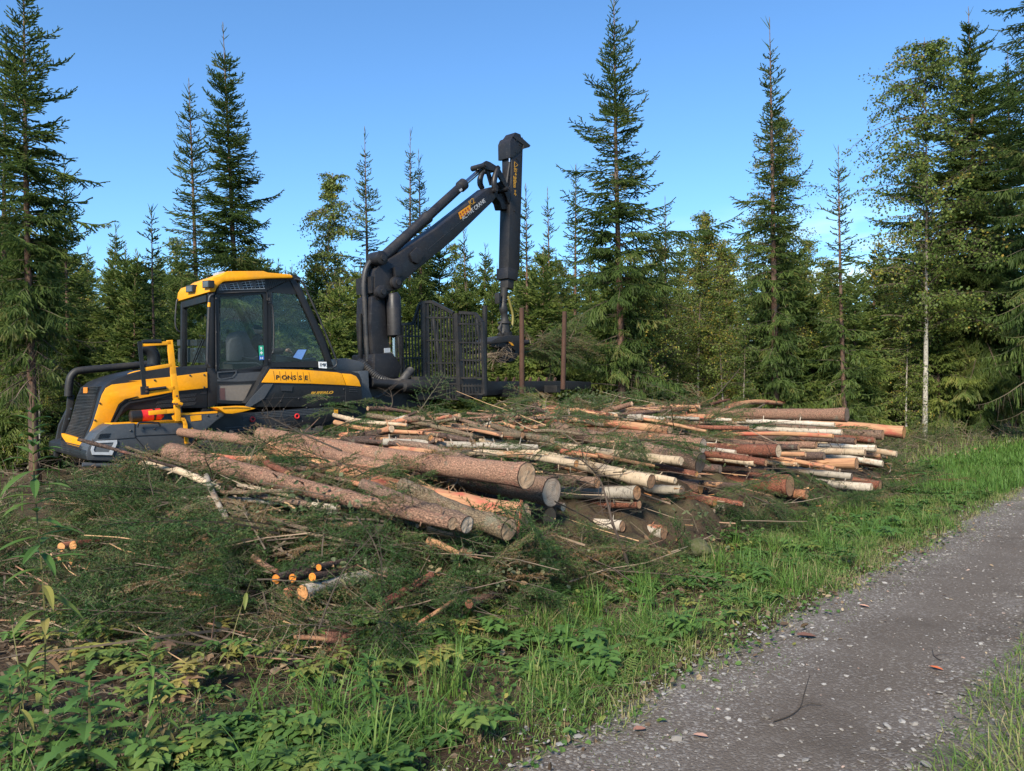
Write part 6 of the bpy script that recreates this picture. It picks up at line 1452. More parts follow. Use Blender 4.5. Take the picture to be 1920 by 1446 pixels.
# the packed heart of the heap: broken twigs and needle litter
ss, tt = np.arange(.9, 17.4, .12), np.arange(3.4, 10, .12); V = []
for s in ss:
    for t in tt:
        z = gz(s, t) - .06 + max(0, zp(s, t) * .68 - .06) + .15 * mnoise.fractal(Vector((s * 2.2, t * 2.2, 0)), .8, 2, 4) * min(1, zp(s, t) * 3); V.append(RD.w(s, t, z))
n = len(tt); i0 = (np.arange(len(ss) - 1)[:, None] * n + np.arange(n - 1)[None]).ravel(); sl.add(np.array([tuple(v) for v in V]), [np.stack([i0, i0 + n, i0 + n + 1, i0 + 1], 1)], 3, .2)
nb = 0
for _ in range(5200):
    if nb > 1650: break
    cs, ct = (rng.uniform(2.4, 5.0) if rng.random() < .30 else rng.uniform(2.3, 16.6)), rng.uniform(3.9, 9.5)
    if zp(cs, ct) < .13: continue
    if 4.8 < cs < 10.5 and ct < 4.7 and rng.random() < .6: continue
    base = rng.choice((-.3, -.2, -.1, 0, .05, .15, .3, .6)) - (.05 if cs < 5 else 0); a0 = rng.uniform(0, 6.28); n_ = rng.randint(2, 8)
    for _k in range(n_):
        s, t = cs + rng.gauss(0, .22), ct + rng.gauss(0, .22); z0 = zp(s, t)
        if z0 < .08: continue
        p = RD.w(s, t, gz(s, t) + z0 * (rng.uniform(.2, .95) if t < 4.6 else rng.uniform(.80, 1.08)))
        px, py = proj(p)
        if 50 < px < 255 and 970 < py < 1100 and p.y < 8.9: continue
        if 500 < px < 790 and 1040 < py < 1135 and p.y < 6.6: continue
        az = a0 + rng.gauss(0, .7); sc_ = rng.uniform(.6, 1.2); q = p + Vector((math.cos(az), math.sin(az), 0)) * .45 * sc_
        if (hides_log(p, 11) or hides_log(q, 6)) and rng.random() < (.985 if t < 5.4 else .90): continue
        sl.stamp(BOUGHS[rng.randrange(7)], mat_trs(p, rng.gauss(0, .55), rng.gauss(.03, .34), az, sc_), base + rng.gauss(0, .08)); nb += 1
for x, y, k in ((480, 1105, 9), (450, 1060, 7), (330, 940, 9), (250, 930, 10), (1010, 850, 6), (1395, 925, 8), (1350, 935, 5), (1130, 880, 5), (640, 760, 5), (860, 1105, 7), (930, 1120, 5), (700, 985, 4), (1180, 830, 8), (960, 780, 5), (1060, 790, 6)):
    c = hit(x, y, .12)
    for _ in range(k): sl.stamp(BOUGHS[rng.randrange(7)], mat_trs(c + Vector((rng.gauss(0, .16), rng.gauss(0, .16), rng.gauss(.0, .06))), rng.gauss(0, .5), rng.gauss(.15, .4), rng.uniform(0, 6.28), rng.uniform(.6, 1.0)), rng.uniform(-.2, .1))
print("boughs", nb)
# shaded foot of the road-side face: low boughs and fallen leaves
k = 0
while k < 360:
    s, t = (rng.uniform(4.2, 14.5), rng.uniform(3.75, 4.5)) if k < 270 else (rng.uniform(5.4, 9.0), rng.uniform(4.1, 4.9)); p = RD.w(s, t, gz(s, t) + rng.uniform(.02, .08 + .45 * zp(s, t)))
    k += 1
    px, py = proj(p)
    if hides_log(p, 9) or hides_log(p + Vector((0, 0, .12)), 5) or (1215 < px < 1405 and 965 < py < 1120): continue
    sl.stamp(BOUGHS[rng.randrange(7)], mat_trs(p, rng.gauss(0, .5), rng.gauss(.0, .3), rng.uniform(0, 6.28), rng.uniform(.55, 1.05)), rng.choice((-.25, -.15, -.05, .1, .4)))
lp = []
for _ in range(900):
    s, t = rng.uniform(3.6, 13.5), rng.uniform(3.6, 4.5); p = RD.w(s, t, gz(s, t) + rng.uniform(.02, .06 + .35 * zp(s, t)))
    if not hides_log(p, 2): lp.append(tuple(p))
leaf_quads(np.array(lp), NR.uniform(.03, .075, len(lp)), NR.choice((.1, .25, .5, .9, 1.0), len(lp)), .5, sl, 2)
# bigger loose boughs lying on top, fresh and yellowing
k = 0
while k < 70:
    s = rng.uniform(2.4, 16.5); t = rng.uniform(4.2, 9.3); p = RD.w(s, t, gz(s, t) + zp(s, t) * 1.04 + .04)
    if zp(s, t) < .2 or ((hides_log(p, 12) or hides_log(p + Vector((.4, 0, 0)), 6) or hides_log(p - Vector((.4, 0, 0)), 6)) and rng.random() < .9): continue
    sl.stamp(BOUGHS[rng.randrange(3, 5)], mat_trs(p, rng.gauss(0, .35), rng.gauss(.02, .2), rng.uniform(0, 6.28), rng.uniform(.9, 1.35)), rng.choice((.1, .2, .3, .55, -.1))); k += 1
# thin broken stems and sticks
a_, b_, w_ = [], [], []
while len(a_) < 2100:
    s = rng.uniform(2.0, 16.8); t = rng.uniform(3.9, 9.3); p = RD.w(s, t, gz(s, t) + zp(s, t) * rng.uniform(.8, 1.05) + .03)
    if hides_log(p, 3) and rng.random() < .6: continue
    az = (R_(138) if rng.random() < .55 else rng.uniform(0, 6.28)) + rng.gauss(0, .35); el = rng.gauss(.05, .12); l = rng.uniform(.3, 1.3); w = rng.uniform(.004, .012)
    for q in range(3):
        r_ = p + Vector((math.cos(az) * math.cos(el), math.sin(az) * math.cos(el), math.sin(el))) * l / 3; a_.append(tuple(p)); b_.append(tuple(r_)); w_.append(w * (1 - q / 5)); p = r_; az += rng.gauss(0, .1); el += rng.gauss(0, .06)
V, P = seg_tris(np.array(a_), np.array(b_), np.array(w_)[:, None], np.array(w_)[:, None] * .8); sl.add(V, P, 5, np.repeat(np.repeat(NR.uniform(0, 1, len(a_) // 3 + 1), 3)[:len(a_)], 6))
M['stick'] = leafmat("broken_sticks", [(0, (.075, .055, .042)), (.35, (.16, .115, .085)), (.6, (.27, .205, .145)), (.85, (.30, .15, .095)), (1, (.44, .28, .15))], 0, .85)
# brown twigs
a_, b_, w_ = [], [], []
for _ in range(1500):
    s = rng.uniform(1.0, 17.2); t = rng.uniform(3.5, 9.8); z0 = zp(s, t); p = RD.w(s, t, gz(s, t) + z0 * rng.uniform(.55, 1.03) + .02)
    if z0 > .1 and hides_log(p, 3) and rng.random() < .75: continue
    az = rng.uniform(0, 6.28); el = rng.gauss(.12, .35); l = rng.uniform(.15, .75); w = rng.uniform(.0018, .0055)
    for k in range(3):
        q = p + Vector((math.cos(az) * math.cos(el), math.sin(az) * math.cos(el), math.sin(el))) * l / 3
        a_.append(tuple(p)); b_.append(tuple(q)); w_.append(w * (1 - k / 4)); az += rng.gauss(0, .3); el += rng.gauss(-.05, .25); p = q
V, P = seg_tris(np.array(a_), np.array(b_), np.array(w_)[:, None], np.array(w_)[:, None] * .7); sl.add(V, P, 1, np.repeat(NR.uniform(0, 1, len(a_)), 6))
lp, lt = [], []
for _ in range(1900):
    s = rng.uniform(2.2, 17); t = rng.uniform(3.6, 9.5); z0 = zp(s, t); p = RD.w(s, t, gz(s, t) + z0 * rng.uniform(.6, 1.06) + .03)
    if z0 > .1 and hides_log(p, 3) and rng.random() < .8: continue
    lp.append(tuple(p)); lt.append(rng.choice((rng.uniform(0, .6), rng.uniform(.3, .8), rng.uniform(.8, 1))))
for x, y, k, sp in ((1100, 745, 150, .22), (1135, 752, 70, .2), (950, 795, 80, .22), (690, 960, 80, .2), (560, 940, 70, .2), (1000, 775, 70, .25), (1290, 960, 40, .12), (650, 1070, 50, .15), (890, 1060, 90, .25), (960, 1075, 80, .25)):
    c = hit(x, y, .10)
    for _ in range(k): lp.append((c.x + rng.gauss(0, sp), c.y + rng.gauss(0, sp), c.z + rng.gauss(0, .07))); lt.append(rng.uniform(.1, .6) if y < 1000 else rng.uniform(.3, 1))
leaf_quads(np.array(lp), NR.uniform(.028, .07, len(lp)), np.array(lt), .6, sl)
# fresh chips of wood and bark flakes
cp_ = []
for _ in range(300):
    s = rng.uniform(2.5, 16.5); t = rng.uniform(3.8, 8.5); cp_.append(tuple(RD.w(s, t, gz(s, t) + zp(s, t) * rng.uniform(.6, 1.0) + .03)))
CP = np.array(cp_); dd = NR.normal(size=CP.shape) * np.array([1, 1, .25]); dd /= np.linalg.norm(dd, axis=1, keepdims=True); V, P = seg_tris(CP, CP + dd * NR.uniform(.03, .16, (len(CP), 1)), NR.uniform(.003, .012, (len(CP), 1)), NR.uniform(.001, .006, (len(CP), 1))); sl.add(V, P, 4, np.repeat(NR.uniform(0, 1, len(CP)), 6))
M['chip'] = leafmat("wood_chips", [(0, (.24, .09, .05)), (.5, (.45, .20, .08)), (1, (.55, .36, .20))], 0, .85)
tag(sl.obj("slash", [M['bough'], M['twig'], M['dullleaf'], M['soil'], M['chip'], M['stick']]), "cut spruce boughs, twigs and wilting leaves heaped between the logs", "slash", kind='stuff')
# tuft held by the grapple
tu = Soup(); c = RD.pv(*Fz(620, 915), TC)
for _ in range(55):
    p = c + RD.a * rng.uniform(-.55, .75) + RD.b * rng.gauss(0, .18) + Vector((0, 0, rng.gauss(0, .14))); tu.stamp(BOUGHS[rng.randrange(7)], mat_trs(p, rng.gauss(0, .6), rng.gauss(.1, .4), R_(48.4) + rng.gauss(0, .5), rng.uniform(.9, 1.5)), rng.uniform(0, .4))
a_ = [tuple(RD.pv(*Fz(300, 980), TC - .1) + Vector((rng.gauss(0, .12), rng.gauss(0, .12), rng.gauss(0, .08)))) for _ in range(160)]; b_ = [tuple(Vector(p) + Vector((rng.gauss(-.1, .2), rng.gauss(-.1, .2), rng.gauss(-.05, .12)))) for p in a_]
V, P = seg_tris(np.array(a_), np.array(b_), .006, .003); tu.add(V, P, 1, .8)
o = tu.obj("brushwood_bundle", [M['bough'], M['twig']], None, c); tag(o, "bundle of spruce brushwood gripped by the grapple between the stakes", "brushwood")
# ------------------------------------------------------------------ grass
def blades(n_pts, hgt, S_, wid=.0035, lean=.5, tint=(0, 1), mi=0):
    """n grass blades: arched strips of three quads"""
    P = np.asarray(n_pts); n = len(P); h = np.asarray(hgt)[:, None]; az = NR.uniform(0, 6.283, n); d = np.stack([np.cos(az), np.sin(az), np.zeros(n)], 1); sd = np.stack([-np.sin(az), np.cos(az), np.zeros(n)], 1); ln = (NR.uniform(.1, 1, n) ** 1.2 * lean)[:, None] * 1.6; up = np.array([[0, 0, 1.0]])
    w = (wid * NR.uniform(.7, 1.4, n) * (1 + h[:, 0] * 1.2))[:, None]; V = []
    for f in (0, .38, .72, 1.0):
        c = P + up * h * (f - .25 * ln * f * f * .8) + d * h * ln * f * f * .75; ww = w * (1, .95, .65, .08)[int(f * 3 + .2)]; V += [c - sd * ww, c + sd * ww]
    V = np.stack(V, 1).reshape(-1, 3); i = np.arange(n)[:, None] * 8
    t = NR.uniform(*tint, n) if isinstance(tint, tuple) else tint
    S_.add(V, [i + np.array([[2 * k, 2 * k + 1, 2 * k + 3, 2 * k + 2]]) for k in range(3)], mi, np.repeat(t, 8))
def scatter(n, s0, s1, t0, t1, fn, k=2.2):
    """points in the road frame, thinning with distance; fn(s,t) -> (keep probability, height, tint)"""
    P, H, T = [], [], []
    for _ in range(n):
        s = s0 + (s1 - s0) * rng.random() ** k; t = rng.uniform(t0, t1); r = fn(s, t)
        if r and rng.random() < r[0]: P.append(tuple(RD.w(s, t, gz(s, t) - .004))); H.append(r[1]); T.append(r[2])
    return np.array(P), np.array(H), np.array(T)
def nz(s, t, f, o=0): return .5 + .5 * mnoise.noise(Vector((s * f, t * f, 7.3 + o)))
def verge(s, t):
    e = t - (1.99 + .15 * (nz(s, t, 1.5) - .5) * 2)
    if e < 0: return (.16 if e > -.2 else .02, .045, .6)
    c = nz(s, t, 1.4, 3); back = (t - 3.95 - .5 * (nz(s, 0, .9, 8) - .5))
    g = min(1, e / .5); far = min(1, s / 6)
    dens = (.42 + .58 * g) * max(.75 if t < 2.5 else .40 if t < 3.2 else .18, (c - .17) * 1.8)
    if back > 0: dens *= max(.0, .30 - back * .45) * (1.3 if s > 8 else .6)
    if s < 3.4 and t > 3.3: dens *= .22
    h = (.022 + .17 * g * max(.1, c * 1.5 - .3)) * rng.uniform(.5, 1.35) * (1 + .3 * far)
    dry = .35 + .32 * (1 - g) + .8 * (nz(s, t, 1.7, 5) - .42) * (1.4 - g * .6) + rng.gauss(0, .2)
    if rng.random() < .14: dry = rng.uniform(.75, 1)
    return dens, h, min(1, max(0, dry))
gs = Soup()
P, H, T = scatter(165000, -.8, 24, 1.80, 4.6, verge, 1.55); blades(P, H * .86, gs, .0021, 1.55, T)
P, H, T = scatter(26000, 20, 75, 1.9, 5.0, lambda s, t: (.6, rng.uniform(.14, .34), min(1, max(0, rng.gauss(.22, .2)))), 1.8); blades(P, H, gs, .008, .8, T)
P, H, T = scatter(9000, 14, 26, 2.3, 4.6, lambda s, t: (.8, rng.uniform(.12, .30), min(1, max(0, rng.gauss(.15, .18)))), 1.2); blades(P, H, gs, .005, .8, T)
# long seeded tufts beside the road
for _ in range(55):
    s = rng.uniform(.6, 11) ; t = rng.uniform(2.5, 3.7); n = rng.randint(18, 45); c = RD.w(s, t, gz(s, t)); P = np.array([(c.x + rng.gauss(0, .045), c.y + rng.gauss(0, .045), c.z) for _ in range(n)]); blades(P, NR.uniform(.14, .36, n), gs, .0026, 1.2, np.clip(NR.normal(rng.choice((.15, .3, .55)), .15, n), 0, 1))
def strip_g(s, t):
    e = min(t - .05 - .14 * (nz(s, t, 2.1, 2) - .5), .92 + .16 * (nz(s, t, 1.7, 4) - .5) - t)
    if e < 0: return None
    return (.5 + .5 * min(1, e / .2)) * (.4 + .8 * nz(s, t, 3, 6)), (.03 + .11 * min(1, e / .25)) * rng.uniform(.5, 1.4), min(1, max(0, .60 + rng.gauss(0, .22)))
P, H, T = scatter(42000, -2.0, 20, .0, 1.0, strip_g, 1.7); blades(P, H, gs, .0024, 1.5, T)
P, H, T = scatter(5000, -3, 60, -3.5, -1.2, lambda s, t: (.8, rng.uniform(.08, .3), min(1, max(0, rng.gauss(.3, .25)))), 1.4); blades(P, H, gs, .006, .7, T)
tag(gs.obj("verge_grass", [M['grass']]), "green and straw-coloured grass growing along the gravel road", "grass", kind='stuff')
# dry undergrowth and low scrub at the forest edge, litter on the bare ground
ug = Soup()
P, H, T = scatter(30000, -6, 45, 4.2, 24, lambda s, t: ((0 if (1.2 < s < 17 and 3.9 < t < 13.4) else .9 if s > 10 else .12), rng.uniform(.12, .50), min(1, max(0, rng.gauss(.66 if s > 10 else .2, .22)))), 1.0); blades(P, H, ug, .006, .8, T)
a_, b_ = [], []
for _ in range(9000):
    s, t = rng.uniform(-6, 40), rng.uniform(4.4, 22)
    if 1.0 < s < 17 and t < 13.2: continue
    p = RD.w(s, t, gz(s, t) + rng.uniform(0, .55)); a_.append(tuple(p)); b_.append((p.x + rng.gauss(0, .28), p.y + rng.gauss(0, .28), p.z + rng.gauss(.08, .16)))
V, P = seg_tris(np.array(a_), np.array(b_), .005, .003); ug.add(V, P, 1, np.repeat(NR.uniform(0, .8, len(a_)), 6))
lp = []
for _ in range(9000):
    s, t = rng.uniform(-6, 34), rng.uniform(4.2, 20)
    if 1.2 < s < 17 and 4 < t < 13.2: continue
    p = RD.w(s, t, gz(s, t) + rng.uniform(.0, .45) ** 1.4); lp.append(tuple(p))
leaf_quads(np.array(lp), NR.uniform(.04, .11, len(lp)), NR.uniform(.2, 1, len(lp)), .6, ug, 2)
for _ in range(900):
    s, t = (rng.uniform(-4, 2.6), rng.uniform(7.5, 15)) if rng.random() < .6 else (rng.uniform(16.6, 30), rng.uniform(5, 12)); p = RD.w(s, t, gz(s, t) + rng.uniform(.03, .35))
    ug.stamp(tuple(BOUGHS[rng.randrange(7)][:2]) + ([3 if m == 0 else 1 for m in BOUGHS[0][2]],) + BOUGHS[0][3:] if False else (lambda o: (o[0], o[1], [3 if m == 0 else 1 for m in o[2]], o[3]))(BOUGHS[rng.randrange(7)]), mat_trs(p, rng.gauss(0, .6), rng.gauss(-.2, .5), rng.uniform(0, 6.28), rng.uniform(.9, 1.5)), rng.uniform(-.1, .4))
tag(ug.obj("undergrowth", [M['grass'], M['twig'], M['dullleaf'], M['bough']]), "brown grass, dead twigs and low scrub at the forest edge", "undergrowth", kind='stuff')
lt_ = Soup(); a_, b_ = [], []
for _ in range(15000):
    s, t = rng.uniform(-.6, 9) , rng.uniform(2.2, 7.2)
    if rng.random() > (.25 if t < 3.2 else 1): continue
    if s > 3.2 and t > 4.6: continue
    p = RD.w(s, t, gz(s, t) + rng.uniform(.0, .05)); az = rng.uniform(0, 6.28); l = rng.uniform(.03, .22); a_.append(tuple(p)); b_.append((p.x + math.cos(az) * l, p.y + math.sin(az) * l, p.z + rng.gauss(0, .03)))
V, P = seg_tris(np.array(a_), np.array(b_), .0016, .0012); lt_.add(V, P, 0, np.repeat(NR.uniform(0, 1, len(a_)), 6))
lp = []
for _ in range(8000):
    s, t = rng.uniform(-.6, 11), rng.uniform(2.0, 6.8)
    if rng.random() > (.35 if t < 3.4 else 1) or (s > 3.2 and t > 4.8): continue
    p = RD.w(s, t, gz(s, t) + rng.uniform(.005, .06)); lp.append(tuple(p))
leaf_quads(np.array(lp), NR.uniform(.02, .075, len(lp)), NR.uniform(0, 1, len(lp)) ** 1.3, .9, lt_, 0)
lp = []
for _ in range(650):
    s, t = rng.uniform(-1, 14), rng.uniform(.0, 2.6)
    if rng.random() < .75 and .95 < t < 1.95: continue
    p = RD.w(s, t, gz(s, t) + .024); lp.append(tuple(p))
leaf_quads(np.array(lp), NR.uniform(.012, .04, len(lp)), NR.uniform(0, 1, len(lp)), 1.5, lt_, 0)
tag(lt_.obj("litter", [M['dryleaf']]), "dry straw, brown leaves and bark crumbs strewn over the bare ground", "litter", kind='stuff')
# low round-leaved ground cover near the road edge and under the grass
gc = Soup(); lp, lt = [], []
for _ in range(16000):
    s = rng.uniform(0, 1) ** 1.5 * 11 - .6; t = rng.uniform(1.9, 4.3); e = t - 1.98; c = nz(s, t, 2.6, 11)
    if rng.random() > max(.25 if e < .5 else 0, (c - .30) * 1.9) * (1 if e > .08 else .25): continue
    p = RD.w(s, t, gz(s, t) + rng.uniform(.022, .06 + .10 * min(1, max(0, e - .4)))); lp.append(tuple(p)); lt.append(min(1, max(0, rng.gauss(.38, .2))))
leaf_quads(np.array(lp), NR.uniform(.018, .05, len(lp)), np.array(lt), 1.6, gc, 0)
# ------------------------------------------------------------------ herbs
def leaflet(S_, base, d, up, ln, wd, tint, droop=.25, n=5, serr=0.0, mi=0, seed=0):
    """one pointed leaf with a folded midrib and drooping tip"""
    r = random.Random(seed); d = Vector(d).normalized(); b = d.cross(Vector(up)).normalized(); u = b.cross(d); V = []
    for i in range(n + 1):
        f = i / n; w = wd * .5 * math.sin(math.pi * min(1, f * .94 + .06)) ** .8 * (1 + (serr if i % 2 else -serr)); c = Vector(base) + d * ln * f * (1 - .12 * droop * f) - u * 0 + Vector((0, 0, -1)) * (droop * ln * f * f * .5)
        V += [c + b * w + u * w * .35, c, c - b * w + u * w * .35]
    P = []
    for i in range(n):
        for k in (0, 1): P.append([3 * i + k, 3 * i + k + 1, 3 * i + k + 4, 3 * i + k + 3])
    S_.add([tuple(v) for v in V], [np.array(P)], mi, tint)
def herb(kind, seed, h, tint=.3, big=1.0):
    """returns (stem soup, leaf soup) around the origin"""
    r = random.Random(seed); st_, lf = Soup(), Soup()
    def stem(pts, w):
        V, P = seg_tris(np.array(pts[:-1]), np.array(pts[1:]), w, w * .8); st_.add(V, P, 0, r.uniform(.1, .6))
    tj = lambda: min(1, max(0, tint + r.gauss(0, .07)))
    if kind in ('compound', 'trifoliate'):
        for k in range(r.randint(3, 5)):
            az = r.uniform(0, 6.28); el = r.uniform(.7, 1.35); top = Vector((math.cos(az) * math.cos(el), math.sin(az) * math.cos(el), math.sin(el))) * h * r.uniform(.6, 1.1); stem([(0, 0, 0), tuple(top * .5 + Vector((0, 0, .03 * h))), tuple(top)], .0022)
            n = 3 if kind == 'trifoliate' else r.choice((5, 7)); out = Vector((math.cos(az), math.sin(az), .1)); t_ = tj()
            for j in range(n):
                if j == n - 1: d, b = out, top
                else: sd = 1 if j % 2 else -1; a2 = az + sd * r.uniform(.85, 1.15); d = Vector((math.cos(a2), math.sin(a2), .05)); b = top - out * (.045 * big * (n - 1 - j) / 2)
                leaflet(lf, b, d, (0, 0, 1), big * r.uniform(.065, .095), big * r.uniform(.035, .048), t_, r.uniform(.2, .6), 6, .12, 0, r.random())
    elif kind == 'pinnate':
        for k in range(r.randint(4, 7)):
            az = r.uniform(0, 6.28); P = []; el = r.uniform(.6, 1.2); p = Vector((0, 0, 0)); ln = h * r.uniform(.8, 1.2); t_ = tj()
            for i in range(9):
                q = p + Vector((math.cos(az) * math.cos(el), math.sin(az) * math.cos(el), math.sin(el))) * ln / 8; P.append(tuple(p))
                if i > 2:
                    for sd in (-1, 1): a2 = az + sd * 1.2; leaflet(lf, p, (math.cos(a2), math.sin(a2), .1), (0, 0, 1), big * .055 * (1 - .08 * abs(i - 5)), big * .018, t_, .3, 4, .1, 0, r.random())
                p = q; el -= .13
            stem(P, .002)
    elif kind == 'willow':                      # tall leafy stem with narrow leaves
        P = []; lean = (r.uniform(-.04, .04), r.uniform(-.04, .04)); n = 40
        for i in range(n): f = i / (n - 1); P.append((lean[0] * h * f + .02 * math.sin(f * 5), lean[1] * h * f + .015 * math.sin(f * 4 + 1), h * f))
        stem(P, .0042)
        for i in range(5, n):
            for k in range(2 if i < n - 6 else 3):
                az = i * 2.4 + k * 3.1; f = i / n; ln = big * (.16 if f > .35 else .11) * (1 - .55 * max(0, f - .75) / .25) * r.uniform(.75, 1.15); e = .55 if f > .8 else r.uniform(-.15, .45)
                t_ = tj() if f > .45 else min(1, tj() + r.choice((.15, .35, .5)))
                if f < .5 and r.random() < .35: continue
                leaflet(lf, P[i], (math.cos(az) * math.cos(e), math.sin(az) * math.cos(e), math.sin(e)), (0, 0, 1), ln, .028 * big, t_, r.uniform(.3, .9) + (.5 if f < .5 else 0), 6, 0, 0, r.random())
    elif kind == 'thistle':                     # rosette stem with large toothed leaves
        stem([(0, 0, 0), (.01, 0, h * .5), (.0, .01, h)], .006)
        for i in range(20):
            f = .15 + .85 * i / 19; az = i * 2.4; e = .9 * f - .25 + r.uniform(-.15, .15); ln = big * (.30 - .17 * f) * r.uniform(.8, 1.15)
            leaflet(lf, (0, 0, h * f), (math.cos(az) * math.cos(e), math.sin(az) * math.cos(e), math.sin(e)), (0, 0, 1), ln, .075 * big * (1 - .45 * f), tj(), r.uniform(.4, .9), 13, .32, 0, r.random())
    elif kind == 'dock':
        for k in range(r.randint(3, 5)):
            az = r.uniform(0, 6.28); e = r.uniform(.5, 1.2); ln = h * r.uniform(.5, 1.0); d = Vector((math.cos(az) * math.cos(e), math.sin(az) * math.cos(e), math.sin(e))); leaflet(lf, d * .04, d, (-math.cos(az), -math.sin(az), .5), ln, ln * .34, tj(), r.uniform(.7, 1.3), 11, .05, 0, r.random()); stem([(0, 0, 0), tuple(d * .06)], .004)
    elif kind == 'stalk':                       # dry thin stalk with a few hanging leaves
        lean = (r.uniform(-.25, .25), r.uniform(-.2, .2)); P = [(lean[0] * h * f ** 1.5, lean[1] * h * f ** 1.5, h * f) for f in np.linspace(0, 1, 8)]; stem(P, .003)
        for i in range(2, 8):
            if r.random() < .6: az = r.uniform(0, 6.28); leaflet(lf, P[i], (math.cos(az), math.sin(az), -.6), (0, 0, 1), .10 * big, .03 * big, min(1, tint + r.uniform(0, .3)), 1.0, 5, 0, 0, r.random())
        leaflet(lf, P[-1], (0, 0, 1), (1, 0, 0), .05, .015, tint)
    return st_, lf
# nameless small herbs filling the verge: one mass
kinds = [group_polys((lambda a, b: (lambda S_: (S_.stamp(a.merged(), np.eye(4)), S_.stamp((lambda o: (o[0], o[1], [1] * len(o[2]), o[3]))(b.merged()), np.eye(4)), S_.merged())[-1])(Soup()))(*[(lambda q: q[1])(x) if i == 0 else (lambda q: q[0])(x) for i, x in enumerate((hh, hh))])) for hh in [herb(k, 500 + i, h, t) for i, (k, h, t) in enumerate((('trifoliate', .12, .3), ('compound', .16, .25), ('compound', .2, .4), ('pinnate', .22, .25), ('trifoliate', .14, .6), ('compound', .12, .72), ('trifoliate', .1, .35)))]]
for _ in range(2300):
    s = rng.random() ** 1.3 * 15 - .6; t = rng.uniform(2.4, 4.9); c = nz(s, t, 1.1, 17)
    if rng.random() > max(0.05, (c - .34) * 2.4): continue
    if (t > 4.2 and s > 3.5) or (t > 3.3 and s < 3.4 and rng.random() < .85): continue
    k = rng.randrange(7) if t > 3.4 else rng.choice((0, 1, 2, 3, 6, 6, 0))
    gc.stamp(kinds[k], mat_trs(RD.w(s, t, gz(s, t) - .01), rng.gauss(0, .1), rng.gauss(0, .1), rng.uniform(0, 6.28), rng.uniform(.45, 1.05)), rng.gauss(.04, .16))
for _ in range(430):                            # greener mass in the near corner below the thistle
    s = rng.uniform(-.3, 2.1); t = rng.uniform(2.25, 3.55)
    gc.stamp(kinds[rng.choice((0, 1, 2, 3, 6))], mat_trs(RD.w(s, t, gz(s, t) - .01), rng.gauss(0, .1), rng.gauss(0, .1), rng.uniform(0, 6.28), rng.uniform(.4, 1.05)), rng.gauss(.08, .2))
tag(gc.obj("ground_cover", [M['herb'], M['stem']]), "low leafy herbs and clover covering the road verge", "ground cover", kind='stuff')
# the herbs one can point at
def plant(kind, px, py, D, h, label, seed, tint=.3, big=1.0, name="plant", group=None, rz=0.0):
    x, y = (px - 960) / F * D, D; st_, lf = herb(kind, seed, h, tint, big); r_ = empty(name, (x, y, gxy(x, y) - .01)); r_.rotation_euler = (0, 0, rz)
    for S_, nm, m_ in ((st_, "stem", M['stem']), (lf, "leaves", M['herb'])):
        if S_.n: S_.obj(nm, [m_], r_)
    return tag(r_, label, "plant", group)
def gD(py):
    """depth of the flat ground seen at that photo row"""
    d = ray(960, py); return -(CAMZ + .1) / d.z * d.y
plant('willow', 80, 1180, 3.9, 1.62, "tall willowherb with narrow drooping leaves standing alone before the forest", 1, .5, 1.45, "willowherb")
plant('thistle', 168, 1440, 3.25, .50, "sow thistle with big toothed leaves near the corner of the verge", 2, .1, 1.1, "thistle")
plant('thistle', 20, 1400, 3.6, .42, "second toothed-leaf sow thistle, half out of view", 3, .15, 1.0, "thistle")
plant('dock', 455, 1440, 3.35, .24, "light green broad dock leaf standing in the near grass", 4, .45, 1.0, "dock")
plant('dock', 830, 1370, 3.75, .24, "upright broad dock leaf beside the tall grass tuft", 5, .5, 1.0, "dock")
plant('dock', 640, 1400, 3.6, .30, "dark green dock with long arching leaves between the two light dock leaves", 6, .1, 1.0, "dock")
plant('dock', 230, 1430, 3.4, .26, "dark broad-leaved dock at the foot of the toothed sow thistle", 7, .0, 1.1, "dock")
plant('trifoliate', 370, 1310, gD(1330), .20, "pale yellow-green seedling with ribbed leaves on bare ground", 8, .80, .95, "seedling")
plant('trifoliate', 335, 1345, gD(1345), .16, "wilting seedling with crumpled beige leaves beside the pale ribbed one", 9, .95, .9, "seedling")
plant('compound', 240, 1240, gD(1275), .22, "yellowing raspberry shoot near the thin pale stalks", 10, .78, 1.0, "raspberry_shoot")
plant('trifoliate', 590, 1200, gD(1225), .22, "fresh green raspberry shoot right of the old stump's foot", 11, .5, 1.05, "raspberry_shoot")
plant('compound', 560, 1180, gD(1205), .26, "limp grey-green shoot hanging before the old stump", 12, .4, 1.2, "raspberry_shoot")
plant('compound', 690, 1190, gD(1215), .26, "tall yellow-green shoot in front of the reddish slanting log", 13, .68, 1.1, "raspberry_shoot")
plant('compound', 770, 1160, gD(1195), .24, "shoot with beige wilted leaves beside the reddish slanting log", 14, .92, 1.2, "raspberry_shoot")
plant('pinnate', 1020, 1130, gD(1150), .26, "rowan-like seedling with feathered green leaves below the pile's dark base", 15, .3, 1.0, "rowan_seedling")
plant('pinnate', 1075, 1125, gD(1140), .28, "larger feathered rowan seedling next to the leaning sapling", 16, .25, 1.1, "rowan_seedling")
plant('pinnate', 1400, 1000, gD(1020), .30, "rowan seedling in the verge grass below the thick red-barked log", 17, .2, 1.0, "rowan_seedling")
plant('compound', 1700, 880, gD(915), .5, "bushy green raspberry clump at the pile's far grassy corner", 18, .2, 1.6, "raspberry_shoot")
plant('compound', 1740, 885, gD(905), .5, "second bushy raspberry clump farther along the grassy corner", 19, .2, 1.6, "raspberry_shoot")
plant('dock', 1275, 970, 8.6, .42, "plant with grey-green hanging leaves in front of the pile's dark hollow", 20, .3, .8, "plant")
